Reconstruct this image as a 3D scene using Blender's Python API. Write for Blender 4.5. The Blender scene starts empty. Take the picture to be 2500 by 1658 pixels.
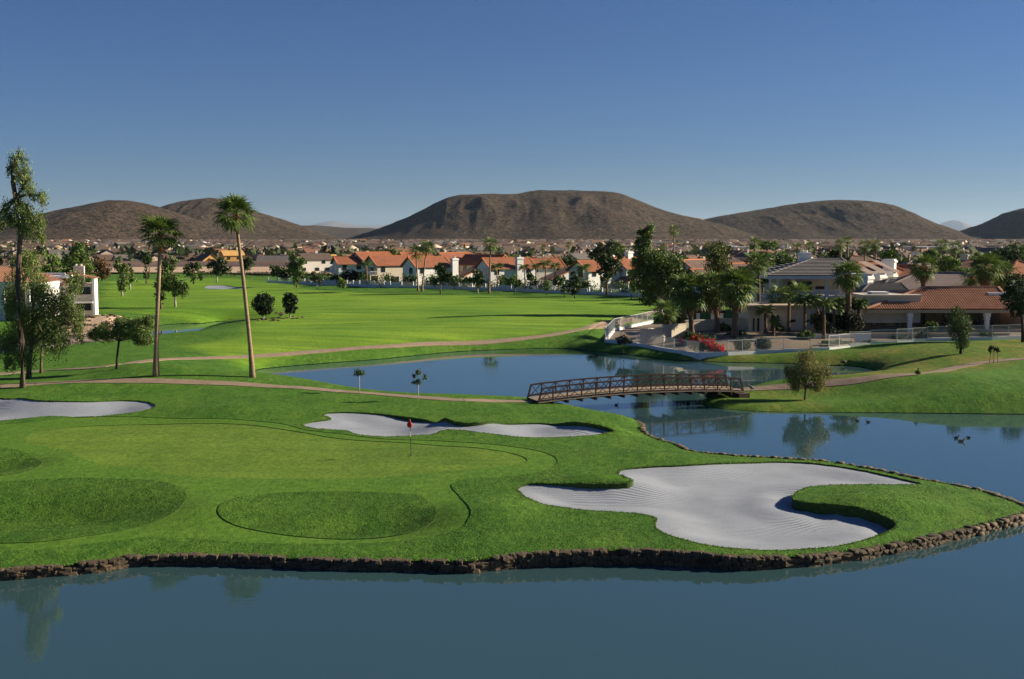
import bpy, bmesh, math, random
import numpy as np
from mathutils import Vector, Matrix
from mathutils.geometry import delaunay_2d_cdt
R = math.radians
PI = math.pi
C = bpy.context.scene.collection
rnd = random.Random(7)
nr = np.random.RandomState(11)

# ------------------------------------------------------------------ camera, sky, sun
CAMZ, FP, CX, CY, YH = 15.0, 2700.0, 1182.0, 784.0, 550.0
PITCH = math.atan((CY - YH) / FP)
cam = bpy.data.cameras.new('camera'); camo = bpy.data.objects.new('camera', cam); C.objects.link(camo)
cam.sensor_width = 36.0; cam.lens = 36.0 * FP / 2364.0
cam.clip_start = 0.5; cam.clip_end = 60000.0
camo.location = (0, 0, CAMZ); camo.rotation_euler = (PI / 2 - PITCH, 0, 0)
bpy.context.scene.camera = camo

SUN_EL, SUN_AZ = 22.0, 12.0          # elevation; azimuth measured from +X towards +Y
S = Vector((math.cos(R(SUN_EL)) * math.cos(R(SUN_AZ)), math.cos(R(SUN_EL)) * math.sin(R(SUN_AZ)), math.sin(R(SUN_EL))))
sd = bpy.data.lights.new('sun', 'SUN'); sd.energy = 4.8; sd.angle = R(0.53); sd.color = (1.0, 0.88, 0.68)
so = bpy.data.objects.new('sun', sd); C.objects.link(so); so.rotation_euler = S.to_track_quat('Z', 'Y').to_euler()

w = bpy.data.worlds.new('World'); bpy.context.scene.world = w; w.use_nodes = True
nt = w.node_tree; bg = nt.nodes['Background']
sky = nt.nodes.new('ShaderNodeTexSky'); sky.sky_type = 'NISHITA'; sky.sun_disc = False
sky.sun_elevation = R(SUN_EL); sky.sun_rotation = R(90 - SUN_AZ)
sky.altitude = 300; sky.air_density = 1.0; sky.dust_density = 0.0; sky.ozone_density = 5.0
gam = nt.nodes.new('ShaderNodeGamma'); gam.inputs['Gamma'].default_value = 1.0
tint = nt.nodes.new('ShaderNodeMix'); tint.data_type = 'RGBA'; tint.blend_type = 'MULTIPLY'; tint.inputs[0].default_value = 1.0; tint.inputs[7].default_value = (0.35, 0.47, 0.68, 1)
nt.links.new(sky.outputs[0], tint.inputs[6]); nt.links.new(tint.outputs[2], gam.inputs[0]); nt.links.new(gam.outputs[0], bg.inputs[0])
bg.inputs[1].default_value = 0.05
sc = bpy.context.scene
sc.view_settings.view_transform = 'Standard'; sc.view_settings.look = 'None'
sc.view_settings.exposure = 1.0; sc.view_settings.gamma = 1.0; sc.view_settings.use_curve_mapping = False
sc.render.engine = 'CYCLES'
sc.cycles.max_bounces = 6; sc.cycles.diffuse_bounces = 2; sc.cycles.glossy_bounces = 3
sc.cycles.transparent_max_bounces = 6; sc.cycles.use_denoising = True

# ------------------------------------------------------------------ projection helpers (photo position -> place in the world)
cp, sp_ = math.cos(PITCH), math.sin(PITCH)
def ray(px, py):
    a = (px - CX) / FP; b = -(py - CY) / FP
    return np.array([a, cp + b * sp_, -sp_ + b * cp])
def at_z(px, py, z=0.0):
    d = ray(px, py); t = (z - CAMZ) / d[2]
    return (d[0] * t, d[1] * t)
def at_y(px, py, Y):
    d = ray(px, py); t = Y / d[1]
    return Vector((d[0] * t, Y, CAMZ + d[2] * t))
def xof(px, Y):
    "x of photo column px at distance Y (at about ground level)"
    d = ray(px, YH + FP * 13 / Y); return d[0] * Y / d[1]
def zof(py, Y, px=CX):
    return at_y(px, py, Y).z

# ------------------------------------------------------------------ outlines of the place
def smooth_loop(pts, step, closed=True, jit=0.0, seed=0):
    P = np.array(pts, float); n = len(P); out = []
    rr = np.random.RandomState(seed)
    rng = range(n) if closed else range(n - 1)
    for i in rng:
        if closed: p0, p1, p2, p3 = P[(i - 1) % n], P[i], P[(i + 1) % n], P[(i + 2) % n]
        else: p0, p1, p2, p3 = P[max(i - 1, 0)], P[i], P[i + 1], P[min(i + 2, n - 1)]
        L = np.linalg.norm(p2 - p1); st = step if np.isscalar(step) else step(p1)
        k = max(1, int(round(L / st)))
        d1 = max(np.linalg.norm(p1 - p0), 1e-6) ** .5; d2 = max(L, 1e-6) ** .5; d3 = max(np.linalg.norm(p3 - p2), 1e-6) ** .5
        m1 = (p1 - p0) / d1 - (p2 - p0) / (d1 + d2) + (p2 - p1) / d2; m2 = (p2 - p1) / d2 - (p3 - p1) / (d2 + d3) + (p3 - p2) / d3
        m1 = m1 * d2; m2 = m2 * d2
        if np.linalg.norm(p1 - p0) < 1e-6: m1 = p2 - p1
        if np.linalg.norm(p3 - p2) < 1e-6: m2 = p2 - p1
        for j in range(k):
            t = j / k; t2, t3 = t * t, t * t * t
            q = (2 * t3 - 3 * t2 + 1) * p1 + (t3 - 2 * t2 + t) * m1 + (-2 * t3 + 3 * t2) * p2 + (t3 - t2) * m2
            if jit: q = q + rr.uniform(-jit, jit, 2)
            out.append(q)
    if not closed: out.append(P[-1])
    return np.array(out)
def zpoly(pp, z): return [at_z(x, y, z) for x, y in pp]

front_px = [(0, 1316), (100, 1309), (180, 1303), (240, 1297), (300, 1286), (380, 1283), (470, 1282), (600, 1286), (700, 1290), (800, 1293), (900, 1295),
            (1000, 1296), (1070, 1297), (1130, 1290), (1200, 1281), (1300, 1274), (1430, 1271), (1540, 1273), (1640, 1279), (1720, 1288), (1800, 1287), (1880, 1283), (2000, 1268),
            (2150, 1238), (2260, 1214), (2330, 1196), (2366, 1184), (2374, 1174), (2362, 1166), (2340, 1157), (2280, 1137), (2200, 1118), (2130, 1107), (2050, 1090), (1960, 1073), (1900, 1064), (1816, 1059),
            (1700, 1052), (1595, 1041), (1560, 1026), (1510, 1011)]
FRONT = [at_z(a, b, .42 + .22 * math.exp(-((a - 1430) / 330) ** 4) * (b > 1200)) for a, b in front_px]
bay1 = zpoly([(1481, 997), (1482, 982), (1465, 966), (1400, 953), (1330, 942), (1270, 933), (1215, 923), (1100, 919), (960, 915), (830, 904), (760, 889), (700, 878), (640, 874), (592, 871)], 0.25)
bay2 = zpoly([(578, 862), (600, 853), (676, 845), (763, 838), (871, 830), (970, 820), (1059, 812), (1170, 807), (1300, 805), (1376, 812), (1452, 820), (1532, 829), (1627, 835), (1692, 837), (1800, 839),
              (1900, 843), (1970, 846), (2005, 851), (2026, 858), (2020, 866), (1970, 872), (1923, 878), (1840, 886), (1759, 892), (1712, 903), (1660, 914), (1622, 926), (1640, 940),
              (1700, 947), (1760, 950), (1900, 952), (2100, 954), (2364, 957), (2600, 960)], 0.0)
stp = lambda p: max(0.35, 0.0045 * p[1])
xl, xr = FRONT[0], bay2[-1]
shore_c = smooth_loop([(-75, 49), (-45, 52.5)] + FRONT + bay1 + bay2 + [(90, 98), (130, 92)], stp, closed=False, jit=0.05, seed=3)
WATER = np.array([(-75.0, 20.0)] + [tuple(p) for p in shore_c] + [(130.0, 20.0)])
POND2 = smooth_loop(zpoly([(556, 742), (520, 750), (480, 759), (455, 766), (425, 778), (386, 786), (300, 793), (240, 802), (200, 807), (120, 816), (60, 824), (0, 834), (-100, 842), (-180, 830), (-150, 790), (0, 782), (150, 774), (240, 767), (320, 757), (370, 751), (409, 748), (463, 747), (510, 742)], 0.0), 0.9, True)

B1 = [(-90, 925), (0, 919), (60, 921), (100, 925), (200, 927), (290, 924), (335, 927), (357, 934), (352, 942), (320, 950), (260, 958), (190, 963), (110, 961), (40, 968), (-30, 972), (-90, 965), (-130, 945)]
B2 = [(699, 981), (710, 975.6), (742, 970.5), (764, 967.5), (760, 963), (746, 958.3), (758, 953.5), (806, 951.6), (870, 954.8), (934, 962), (982, 968.6), (1046, 972.7), (1110, 976.6), (1174, 978), (1254, 977), (1318, 975.6), (1366, 980),
      (1398, 986), (1418, 994.5), (1398, 1000), (1334, 1007), (1270, 1010), (1206, 1009), (1142, 1002), (1078, 993.5), (1034, 991), (1012, 995.8), (1004, 1002), (966, 1004.7), (902, 1008), (854, 1006), (822, 1001.5), (800, 994), (767, 991.6), (726, 988.7)]
B3 = [(1196, 1128.5), (1203, 1122), (1222, 1117), (1302, 1116.5), (1380, 1116), (1450, 1115), (1463, 1109), (1444, 1102), (1428, 1092), (1440, 1083), (1500, 1077), (1588, 1073), (1720, 1068), (1816, 1066), (1896, 1071), (1984, 1084),
      (2072, 1103), (2128, 1117), (2072, 1118.5), (1984, 1118), (1896, 1120.7), (1860, 1126), (1834, 1139), (1829, 1148), (1838, 1155), (1874, 1161), (1940, 1165.5), (1984, 1172), (2028, 1185), (2063, 1203), (2070, 1212), (2058, 1223), (2006, 1242.5),
      (1948, 1257), (1874, 1266), (1764, 1269.5), (1676, 1263.5), (1610, 1252.5), (1552, 1237), (1522, 1224), (1513, 1209.5), (1515, 1196), (1491, 1187.5), (1434, 1182), (1350, 1177), (1302, 1171), (1254, 1163), (1222, 1151), (1203, 1138)]
B4 = [(472, 664), (478, 660.5), (492, 658.5), (515, 658.5), (535, 661), (560, 664), (575, 665.5), (560, 667), (535, 667), (500, 668), (480, 667)]
GREEN = [(59, 1014), (68, 1003), (96, 994), (160, 986), (256, 980.5), (416, 977), (544, 978), (640, 988), (742, 1005), (854, 1017), (950, 1022), (1046, 1029), (1142, 1038), (1190, 1047), (1217, 1060), (1202, 1070), (1142, 1078), (1014, 1088), (950, 1096), (800, 1103), (640, 1104), (520, 1101), (416, 1097), (320, 1081), (205, 1062), (144, 1037), (80, 1026)]
COLLAR = [(-200, 1020), (-60, 985), (60, 975), (180, 962), (300, 962), (430, 966), (560, 969), (650, 978), (720, 994), (800, 1003), (900, 1014), (1000, 1017), (1142, 1026), (1230, 1038), (1276, 1052), (1286, 1068), (1254, 1087), (1174, 1100), (1075, 1106),
          (1043, 1117), (1058, 1142), (1078, 1164), (1087, 1181), (1081, 1199), (1066, 1217), (1000, 1238), (850, 1254), (700, 1256), (560, 1252), (450, 1243), (350, 1240), (250, 1250), (100, 1268), (0, 1272), (-200, 1275)]
HOLA = [(-160, 1125), (0, 1113), (100, 1106), (200, 1103), (360, 1110), (420, 1128), (430, 1148), (402, 1183), (350, 1207), (250, 1230), (100, 1250), (0, 1254), (-160, 1255)]
HOLB = [(503, 1180), (516, 1160), (560, 1146), (640, 1138), (740, 1135), (880, 1137), (960, 1143), (990, 1158), (1006, 1178), (1000, 1203), (950, 1228), (850, 1243), (740, 1242), (640, 1232), (560, 1217), (520, 1201)]
YARD = [(1400, 790), (1471, 799), (1532, 810), (1614, 820.5), (1746, 817), (1809, 814), (1870, 812), (1913, 810), (1961, 804), (2070, 796), (2141, 790), (2290, 784), (2364, 781), (2700, 772), (2700, 745), (2300, 745), (2000, 745), (1728, 750), (1600, 746), (1510, 748), (1457, 757), (1420, 767)]
HOLD = [(-160, 1040), (0, 1034), (50, 1042), (85, 1060), (94, 1074), (70, 1086), (0, 1098), (-160, 1105)]

# ------------------------------------------------------------------ the lie of the land
def seg_dist(px, py, loop, closed=True):
    A = loop; B = np.roll(loop, -1, 0) if closed else None
    if not closed: A, B = loop[:-1], loop[1:]
    out = np.full(px.shape, 1e9)
    for s in range(0, len(px), 20000):
        X = px[s:s + 20000, None]; Y = py[s:s + 20000, None]
        dx, dy = (B - A)[:, 0][None], (B - A)[:, 1][None]
        t = ((X - A[:, 0]) * dx + (Y - A[:, 1]) * dy) / np.maximum(dx * dx + dy * dy, 1e-9)
        t = np.clip(t, 0, 1)
        d = (X - A[:, 0] - t * dx) ** 2 + (Y - A[:, 1] - t * dy) ** 2
        out[s:s + 20000] = np.sqrt(d.min(1))
    return out
def inside(px, py, loop):
    c = np.zeros(px.shape, bool); n = len(loop)
    x1, y1 = loop[-1]
    for x2, y2 in loop:
        if y1 != y2:
            m = ((y1 > py) != (y2 > py)) & (px < (x2 - x1) * (py - y1) / (y2 - y1) + x1)
            c ^= m
        x1, y1 = x2, y2
    return c
def sstep(a, b, x):
    t = np.clip((x - a) / (b - a), 0, 1); return t * t * (3 - 2 * t)
_ph = nr.uniform(0, 2 * PI, (40,)); _an = nr.uniform(0, PI, (40,))
def waves(x, y, wl, k0, n=5):
    z = 0
    for i in range(n):
        a = _an[(k0 + i) % 40]; q = 2 * PI / (wl * (0.7 + 0.15 * i))
        z = z + np.sin((x * math.cos(a) + y * math.sin(a)) * q + _ph[(k0 + i) % 40] + 1.3 * np.sin(y * q * 0.37 + i))
    return z / n
shore_lo = WATER[1:-1][::2]
EDGE_WALL = np.array(FRONT + bay1[:1])
BUMPS = []      # (x, y, sx, sy, h, rot)
def bump(px, py, z, sx, sy, h, rot=0): x, y = at_z(px, py, z); BUMPS.append((x, y, sx, sy, h, rot))
bump(90, 1178, .9, 5.5, 2.6, -0.85); bump(470, 1160, 1.2, 2.6, 2.6, 0.34)      # hollow A
bump(780, 1190, 1.4, 4.0, 1.8, -0.40); bump(890, 1182, 1.2, 2.4, 1.8, -0.32); bump(1040, 1180, 1.2, 1.6, 2.6, 0.16)    # hollow B
bump(-30, 1068, 1.2, 3.0, 2.2, -0.65); bump(130, 1062, 1.2, 2.0, 2.0, .2)
bump(1045, 960, 2.0, 4.5, 1.5, 0.7); bump(1380, 966, 1.7, 3.5, 1.4, 0.75); bump(90, 912, 2.2, 5, 2.0, 0.6)
bump(500, 925, 2.2, 6, 2.5, 0.45); bump(1380, 1100, 1.5, 3.0, 1.2, 0.55)
bump(2020, 1145, 1.3, 3.2, 1.6, 0.55); bump(1500, 1035, 1.5, 4, 2.5, 0.35); bump(1075, 1030, 1.5, 4, 2, 0.2)
bump(1130, 1160, 1.5, 2.0, 2.6, 0.35); bump(330, 848, 2.4, 8, 4.5, 0.7); bump(480, 866, 2.2, 11, 5.5, 0.65); bump(360, 868, 2.2, 6, 5, 0.3); bump(60, 880, 2.3, 7, 3.5, 0.3)
bump(1990, 925, 1.8, 12, 5, 0.8); bump(2300, 880, 2.2, 14, 8, 0.7); bump(2280, 805, 2.0, 16, 6, 0.35); bump(2400, 930, 2, 7, 3, .5)
bump(1185, 650, 2.5, 10, 6, 0.6); bump(1420, 672, 2.5, 9, 5, 0.7); bump(930, 668, 2.3, 12, 5, .5); bump(680, 725, 2.3, 8, 4, 0.6)
bump(560, 768, 2.3, 10, 6, 0.5); bump(850, 760, 2.3, 14, 9, 0.4); bump(300, 655, 2.3, 14, 8, .5)
def yz(x): return np.interp(x, [10, 30, 42, 60, 80], [.62, .68, 1.0, 1.8, 2.1])
def yplace(px, py):
    x, y = at_z(px, py, 1.0)
    for _ in range(6): x, y = at_z(px, py, float(yz(x)))
    return (x, y)
YW = np.array([yplace(a, b) for a, b in YARD])
TARGETS = [(1228, 926, .85, 4.5, 4.5, .85), (1715, 903, .95, 5, 4.5, .9), (1858, 923, .40, 9, 5, .4), (1670, 915, .75, 4, 3.5, .75), (1780, 930, .4, 5, 4, .4)]
TARGETS = [(*at_z(a, b, z), z, sx, sy) for a, b, z, sx, sy, _ in TARGETS]
def Hraw(x, y):
    x = np.atleast_1d(np.asarray(x, float)); y = np.atleast_1d(np.asarray(y, float))
    near = (y < 420) & (x > -110) & (x < 160)
    d = np.full(x.shape, 60.0); dp = np.full(x.shape, 60.0); dw = np.full(x.shape, 60.0)
    if near.any():
        d[near] = np.minimum(seg_dist(x[near], y[near], shore_lo, False), 60)
        dp[near] = np.minimum(seg_dist(x[near], y[near], POND2[::2], True), 60)
        dw[near] = np.minimum(seg_dist(x[near], y[near], EDGE_WALL, False), 60)
    wall = 1 - sstep(0.6, 3.0, dw - d)
    edge = 0.05 + (0.37 + .22 * np.exp(-((x - 5) / 7.0) ** 4) * (y < 62)) * wall
    rise = 0.30 * sstep(0, 0.5, d) * (1 - wall)
    lvl = 1.25 + 0.75 * sstep(85, 112, y) + 0.3 * sstep(150, 300, y)
    z = edge + rise + (lvl - edge - 0.30 * (1 - wall)) * (1 - np.exp(-np.maximum(d - 0.3, 0) / (5.0 + 1.5 * wall)))
    zp = 0.05 + 0.35 * sstep(0, 0.6, dp) + 2.0 * (1 - np.exp(-np.maximum(dp - .3, 0) / 6.0))
    z = np.minimum(z, zp)
    k = sstep(1.0, 8, np.minimum(d, dp))
    z = z + k * (0.16 * waves(x, y, 22, 0) * sstep(60, 130, y) + 0.07 * waves(x, y, 9, 7) + 0.35 * waves(x, y, 60, 14) * sstep(110, 220, y) * (1 - sstep(420, 600, y)) - .05)
    for bx, by, sx, sy, h, _ in BUMPS:
        m = np.exp(-((x - bx) / sx) ** 2 - ((y - by) / sy) ** 2); z = z + h * m * sstep(0.2, 3, np.minimum(d, dp))
    for bx, by, tz_, sx, sy in TARGETS:
        m = np.exp(-(((x - bx) / sx) ** 2 + ((y - by) / sy) ** 2) ** 1.5); zt_ = tz_ * (1 - np.exp(-np.maximum(d, 0) / .6)) ; z = z * (1 - m) + zt_ * m
    ny = near & (y > 120) & (x > 5)
    if ny.any():
        sd_ = np.full(x.shape, -99.0); dd = seg_dist(x[ny], y[ny], YW); ii = inside(x[ny], y[ny], YW); sd_[ny] = np.where(ii, dd, -dd); m = sstep(-3.5, -.3, sd_) * sstep(0.0, 1.5, d); z0_ = yz(x); z = z * (1 - m) + (z0_ + (2.1 - z0_) * sstep(2, 13, sd_)) * m
    z = np.where((d > 1.5) & (dp > 1.5), np.maximum(z, 0.22), z)
    z = z + 3.0 * sstep(900, 3000, y)
    return z
def H1(x, y): return float(Hraw([x], [y])[0])
# table of heights for quick look-ups
_gy = np.concatenate([np.arange(40, 130, 0.8), np.arange(130, 460, 2.5)])
_gu = np.linspace(-0.62, 0.62, 260)
_U, _Yg = np.meshgrid(_gu, _gy)
_Z = Hraw((_U * _Yg).ravel(), _Yg.ravel()).reshape(_U.shape)
_wet = (inside((_U * _Yg).ravel(), _Yg.ravel(), WATER) | inside((_U * _Yg).ravel(), _Yg.ravel(), POND2)).reshape(_U.shape)
_ZW = np.where(_wet, -0.05, _Z)
def Hq(x, y, _Z=_Z):
    x = np.asarray(x, float); y = np.asarray(y, float)
    yc = np.clip(y, _gy[0], _gy[-1] - 1e-3); u = np.clip(x / yc, _gu[0], _gu[-1] - 1e-6)
    j = np.clip(np.searchsorted(_gy, yc) - 1, 0, len(_gy) - 2); ty = (yc - _gy[j]) / (_gy[j + 1] - _gy[j])
    fu = (u - _gu[0]) / (_gu[1] - _gu[0]); i = np.minimum(fu.astype(int), len(_gu) - 2); tu = fu - i
    z = (_Z[j, i] * (1 - tu) + _Z[j, i + 1] * tu) * (1 - ty) + (_Z[j + 1, i] * (1 - tu) + _Z[j + 1, i + 1] * tu) * ty
    return np.where(y > 455, z + 3.0 * sstep(900, 3000, y), z)
def hz(x, y): return float(Hq(np.array([x]), np.array([y]))[0])
def T(px, py):
    "point of the ground seen at photo position"
    d = ray(px, py); t = 40.0; last = t
    ts = np.concatenate([np.arange(45, 140, 0.5), np.arange(140, 460, 1.5)]) / d[1]
    zz = CAMZ + d[2] * ts; hh = Hq(d[0] * ts, d[1] * ts, _ZW); k = np.nonzero(zz < hh)[0]
    if len(k) == 0: t = (2.5 - CAMZ) / d[2] if d[2] < 0 else 2000
    else:
        i = max(k[0], 1); a, b = ts[i - 1], ts[i]; fa = zz[i - 1] - hh[i - 1]; fb = zz[i] - hh[i]; t = a + (b - a) * fa / (fa - fb)
    x, y = d[0] * t, d[1] * t
    return Vector((x, y, hz(x, y)))
def tpoly(pp): return [tuple(T(x, y)[:2]) for x, y in pp] if pp is not YARD else [tuple(q) for q in YW]

# ------------------------------------------------------------------ materials
def newmat(name):
    m = bpy.data.materials.new(name); m.use_nodes = True
    t = m.node_tree; b = t.nodes['Principled BSDF']; return m, t, b
def N(t, kind, **kw):
    n = t.nodes.new(kind)
    for k, v in kw.items():
        if k in n.inputs: n.inputs[k].default_value = v
        else: setattr(n, k, v)
    return n
def ramp(t, src, stops):
    r = t.nodes.new('ShaderNodeValToRGB'); t.links.new(src, r.inputs[0])
    el = r.color_ramp.elements
    while len(el) < len(stops): el.new(0.5)
    for e, (p, c) in zip(el, stops): e.position = p; e.color = (*c, 1) if len(c) == 3 else c
    return r.outputs[0]
def mixc(t, fac, a, b, mode='MIX'):
    m = t.nodes.new('ShaderNodeMix'); m.data_type = 'RGBA'; m.blend_type = mode
    for s, v in ((0, fac), (6, a), (7, b)):
        if hasattr(v, 'is_linked') or hasattr(v, 'links'): t.links.new(v, m.inputs[s])
        else: m.inputs[s].default_value = v if s == 0 else ((*v, 1) if len(v) == 3 else v)
    return m.outputs[2]
def coords(t, scale=(1, 1, 1), obj=True, rot=(0, 0, 0)):
    tc = t.nodes.new('ShaderNodeTexCoord'); mp = t.nodes.new('ShaderNodeMapping'); mp.inputs['Scale'].default_value = scale; mp.inputs['Rotation'].default_value = rot
    t.links.new(tc.outputs['Object' if obj else 'Generated'], mp.inputs[0]); return mp.outputs[0]
def noise(t, co, scale, detail=4, rough=0.6, dist=0.0):
    n = N(t, 'ShaderNodeTexNoise', Scale=scale, Detail=detail, Roughness=rough, Distortion=dist)
    t.links.new(co, n.inputs['Vector']); return n.outputs[0]
def addbump(t, b, h, strength, dist):
    bp = N(t, 'ShaderNodeBump', Strength=strength, Distance=dist); t.links.new(h, bp.inputs['Height']); t.links.new(bp.outputs[0], b.inputs['Normal']); return bp
def simple(name, col, rough=0.85, var=0.12, scale=3.0, bumps=0.0, spec=0.3, metal=0.0):
    m, t, b = newmat(name); co = coords(t)
    n = noise(t, co, scale, 5, 0.65)
    lo = tuple(c * (1 - var) for c in col); hi = tuple(min(1, c * (1 + var)) for c in col)
    t.links.new(ramp(t, n, [(0.3, lo), (0.7, hi)]), b.inputs['Base Color'])
    b.inputs['Roughness'].default_value = rough; b.inputs['Specular IOR Level'].default_value = spec; b.inputs['Metallic'].default_value = metal
    if bumps: addbump(t, b, noise(t, co, scale * 4, 4), 0.6, bumps)
    return m
def grass_mat(name, c1, c2, c3, tuft, bdist, sheen=0.0, stripe=0.0, dry=0.0, blend=False):
    m, t, b = newmat(name); co = coords(t); cof = coords(t, (1, 0.55, 1))
    big = noise(t, coords(t, (1, 0.7, 1)), 0.06, 3, 0.55, 0.6); mid = noise(t, cof, 0.5, 4, 0.6, 0.4); fine = noise(t, cof, tuft, 5, 0.8)
    tiny = noise(t, co, tuft * 3.5, 3, 0.8)
    a = ramp(t, big, [(0.35, c1), (0.65, c2)]); a = mixc(t, ramp(t, mid, [(0.35, (0, 0, 0)), (0.68, (0.85, .85, .85))]), a, c3)
    sh = ramp(t, fine, [(0.28, (0.45, 0.45, 0.45)), (0.5, (0.95, .95, .95)), (0.75, (1.5, 1.5, 1.4))])
    a = mixc(t, 1.0, a, sh, 'MULTIPLY')
    a = mixc(t, 1.0, a, ramp(t, tiny, [(0.3, (0.65, 0.65, 0.65)), (0.7, (1.3, 1.3, 1.3))]), 'MULTIPLY')
    if stripe:
        s = noise(t, coords(t, (0.12, 1, 1), rot=(0, 0, R(8))), 0.55, 2, 0.5, 0.3)
        a = mixc(t, stripe, a, ramp(t, s, [(0.35, (0.7, 0.75, 0.7)), (0.65, (1.3, 1.2, 1.1))]), 'MULTIPLY')
    if dry:
        dn = noise(t, coords(t, (1, 0.5, 1)), 0.16, 5, 0.7, 0.5)
        a = mixc(t, ramp(t, dn, [(0.52, (0, 0, 0)), (0.75, (dry, dry, dry))]), a, (0.26, 0.19, 0.05))
    if blend:
        mo = N(t, 'ShaderNodeAttribute', attribute_name='mown'); dr = N(t, 'ShaderNodeAttribute', attribute_name='dry')
        s_ = noise(t, coords(t, (0.10, 1, 1), rot=(0, 0, R(8))), 0.40, 3, 0.5, 0.3); fb = ramp(t, big, [(0.35, FAIR1), (0.65, FAIR2)])
        fb = mixc(t, 0.75, fb, ramp(t, s_, [(0.35, (0.66, 0.72, 0.70)), (0.65, (1.35, 1.2, 1.1))]), 'MULTIPLY'); fb = mixc(t, 1.0, fb, ramp(t, fine, [(0.3, (0.8, .8, .8)), (0.7, (1.15, 1.15, 1.1))]), 'MULTIPLY')
        a = mixc(t, mo.outputs['Fac'], a, fb)
        dn = noise(t, coords(t, (1, 0.5, 1)), 0.22, 5, 0.7, 0.5); dc = mixc(t, 1.0, ramp(t, dn, [(0.45, (0.10, 0.17, 0.02)), (0.66, (0.24, 0.20, 0.05))]), sh, 'MULTIPLY'); a = mixc(t, dr.outputs['Fac'], a, dc)
    t.links.new(a, b.inputs['Base Color']); b.inputs['Roughness'].default_value = 0.9; b.inputs['Specular IOR Level'].default_value = 0.12
    b.inputs['Sheen Weight'].default_value = sheen; b.inputs['Sheen Roughness'].default_value = 0.5; b.inputs['Sheen Tint'].default_value = (0.6, 0.9, 0.3, 1)
    s1 = t.nodes.new('ShaderNodeMath'); s1.operation = 'ADD'; t.links.new(fine, s1.inputs[0]); t.links.new(tiny, s1.inputs[1])
    addbump(t, b, s1.outputs[0], 1.0, bdist)
    return m
M = {}
FAIR1, FAIR2 = (0.128, 0.262, 0.024), (0.190, 0.322, 0.032)
M['rough'] = grass_mat('rough_grass', (0.062, 0.135, 0.012), (0.080, 0.165, 0.014), (0.105, 0.185, 0.020), 2.2, 0.10)
M['turf'] = grass_mat('course_turf', (0.044, 0.130, 0.014), (0.070, 0.172, 0.018), (0.108, 0.205, 0.026), 2.2, 0.09, blend=True)
M['fair'] = grass_mat('fairway_grass', (0.085, 0.185, 0.014), (0.125, 0.225, 0.020), (0.155, 0.235, 0.026), 1.6, 0.045, stripe=0.6)
M['collar'] = grass_mat('collar_grass', (0.068, 0.165, 0.017), (0.096, 0.200, 0.021), (0.112, 0.212, 0.025), 3.5, 0.035)
M['green'] = grass_mat('putting_grass', (0.088, 0.172, 0.020), (0.126, 0.214, 0.026), (0.140, 0.222, 0.030), 4.0, 0.008, stripe=0.35)
M['dry'] = grass_mat('dry_grass', (0.060, 0.115, 0.012), (0.085, 0.145, 0.016), (0.125, 0.165, 0.024), 2.2, 0.10, dry=0.75)
M['hollow'] = grass_mat('hollow_grass', (0.046, 0.125, 0.014), (0.070, 0.162, 0.018), (0.094, 0.182, 0.022), 2.0, 0.13)
M['lip'] = simple('turf_lip', (0.040, 0.075, 0.014), 0.95, 0.5, 6)
# raked sand
m, t, b = newmat('bunker_sand'); co = coords(t)
wv = N(t, 'ShaderNodeTexWave', Scale=1.25, Distortion=55.0, Detail=1.5); wv.bands_direction = 'Y'; wv.inputs['Detail Scale'].default_value = 0.11; t.links.new(coords(t, (1, 1, 1)), wv.inputs['Vector'])
n1 = noise(t, co, 0.4, 4); n2 = noise(t, co, 9, 3)
a = ramp(t, n1, [(0.3, (0.265, 0.288, 0.328)), (0.7, (0.325, 0.348, 0.390))])
a = mixc(t, 1.0, a, ramp(t, n2, [(0.3, (0.92, 0.92, 0.92)), (0.7, (1.06, 1.06, 1.06))]), 'MULTIPLY')
t.links.new(a, b.inputs['Base Color']); b.inputs['Roughness'].default_value = 0.95; b.inputs['Specular IOR Level'].default_value = 0.2
mm = t.nodes.new('ShaderNodeMath'); mm.operation = 'MULTIPLY_ADD'; mm.inputs[1].default_value = 0.5; t.links.new(n2, mm.inputs[0]); t.links.new(wv.outputs[1], mm.inputs[2])
addbump(t, b, mm.outputs[0], 1.0, 0.028); M['sand'] = m
# pond water
m, t, b = newmat('pond_water'); co = coords(t, (1, 1.6, 1))
b.inputs['Base Color'].default_value = (0.036, 0.080, 0.088, 1); b.inputs['Roughness'].default_value = 0.0; b.inputs['IOR'].default_value = 1.7
n1 = noise(t, co, 1.1, 3, 0.55, 0.3); n2 = noise(t, co, 5.0, 2, 0.5)
patch = noise(t, coords(t), 0.03, 2, 0.5)
am = ramp(t, patch, [(0.40, (0.12, .12, .12)), (0.62, (1, 1, 1))])
s1 = t.nodes.new('ShaderNodeMath'); s1.operation = 'MULTIPLY_ADD'; s1.inputs[1].default_value = 0.25; t.links.new(n2, s1.inputs[0]); t.links.new(n1, s1.inputs[2])
s2 = t.nodes.new('ShaderNodeMath'); s2.operation = 'MULTIPLY'; t.links.new(s1.outputs[0], s2.inputs[0]); t.links.new(am, s2.inputs[1])
addbump(t, b, s2.outputs[0], 0.30, 0.016); M['water'] = m
M['gravel'] = simple('yard_gravel', (0.20, 0.155, 0.110), .95, .3, 2.5, .02)
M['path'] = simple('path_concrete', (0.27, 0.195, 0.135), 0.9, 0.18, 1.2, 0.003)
M['path2'] = simple('darker_path_concrete', (0.22, 0.16, 0.115), 0.95, 0.25, 1.2)  # darker, browner tone for the path leading right from the bridge
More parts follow.
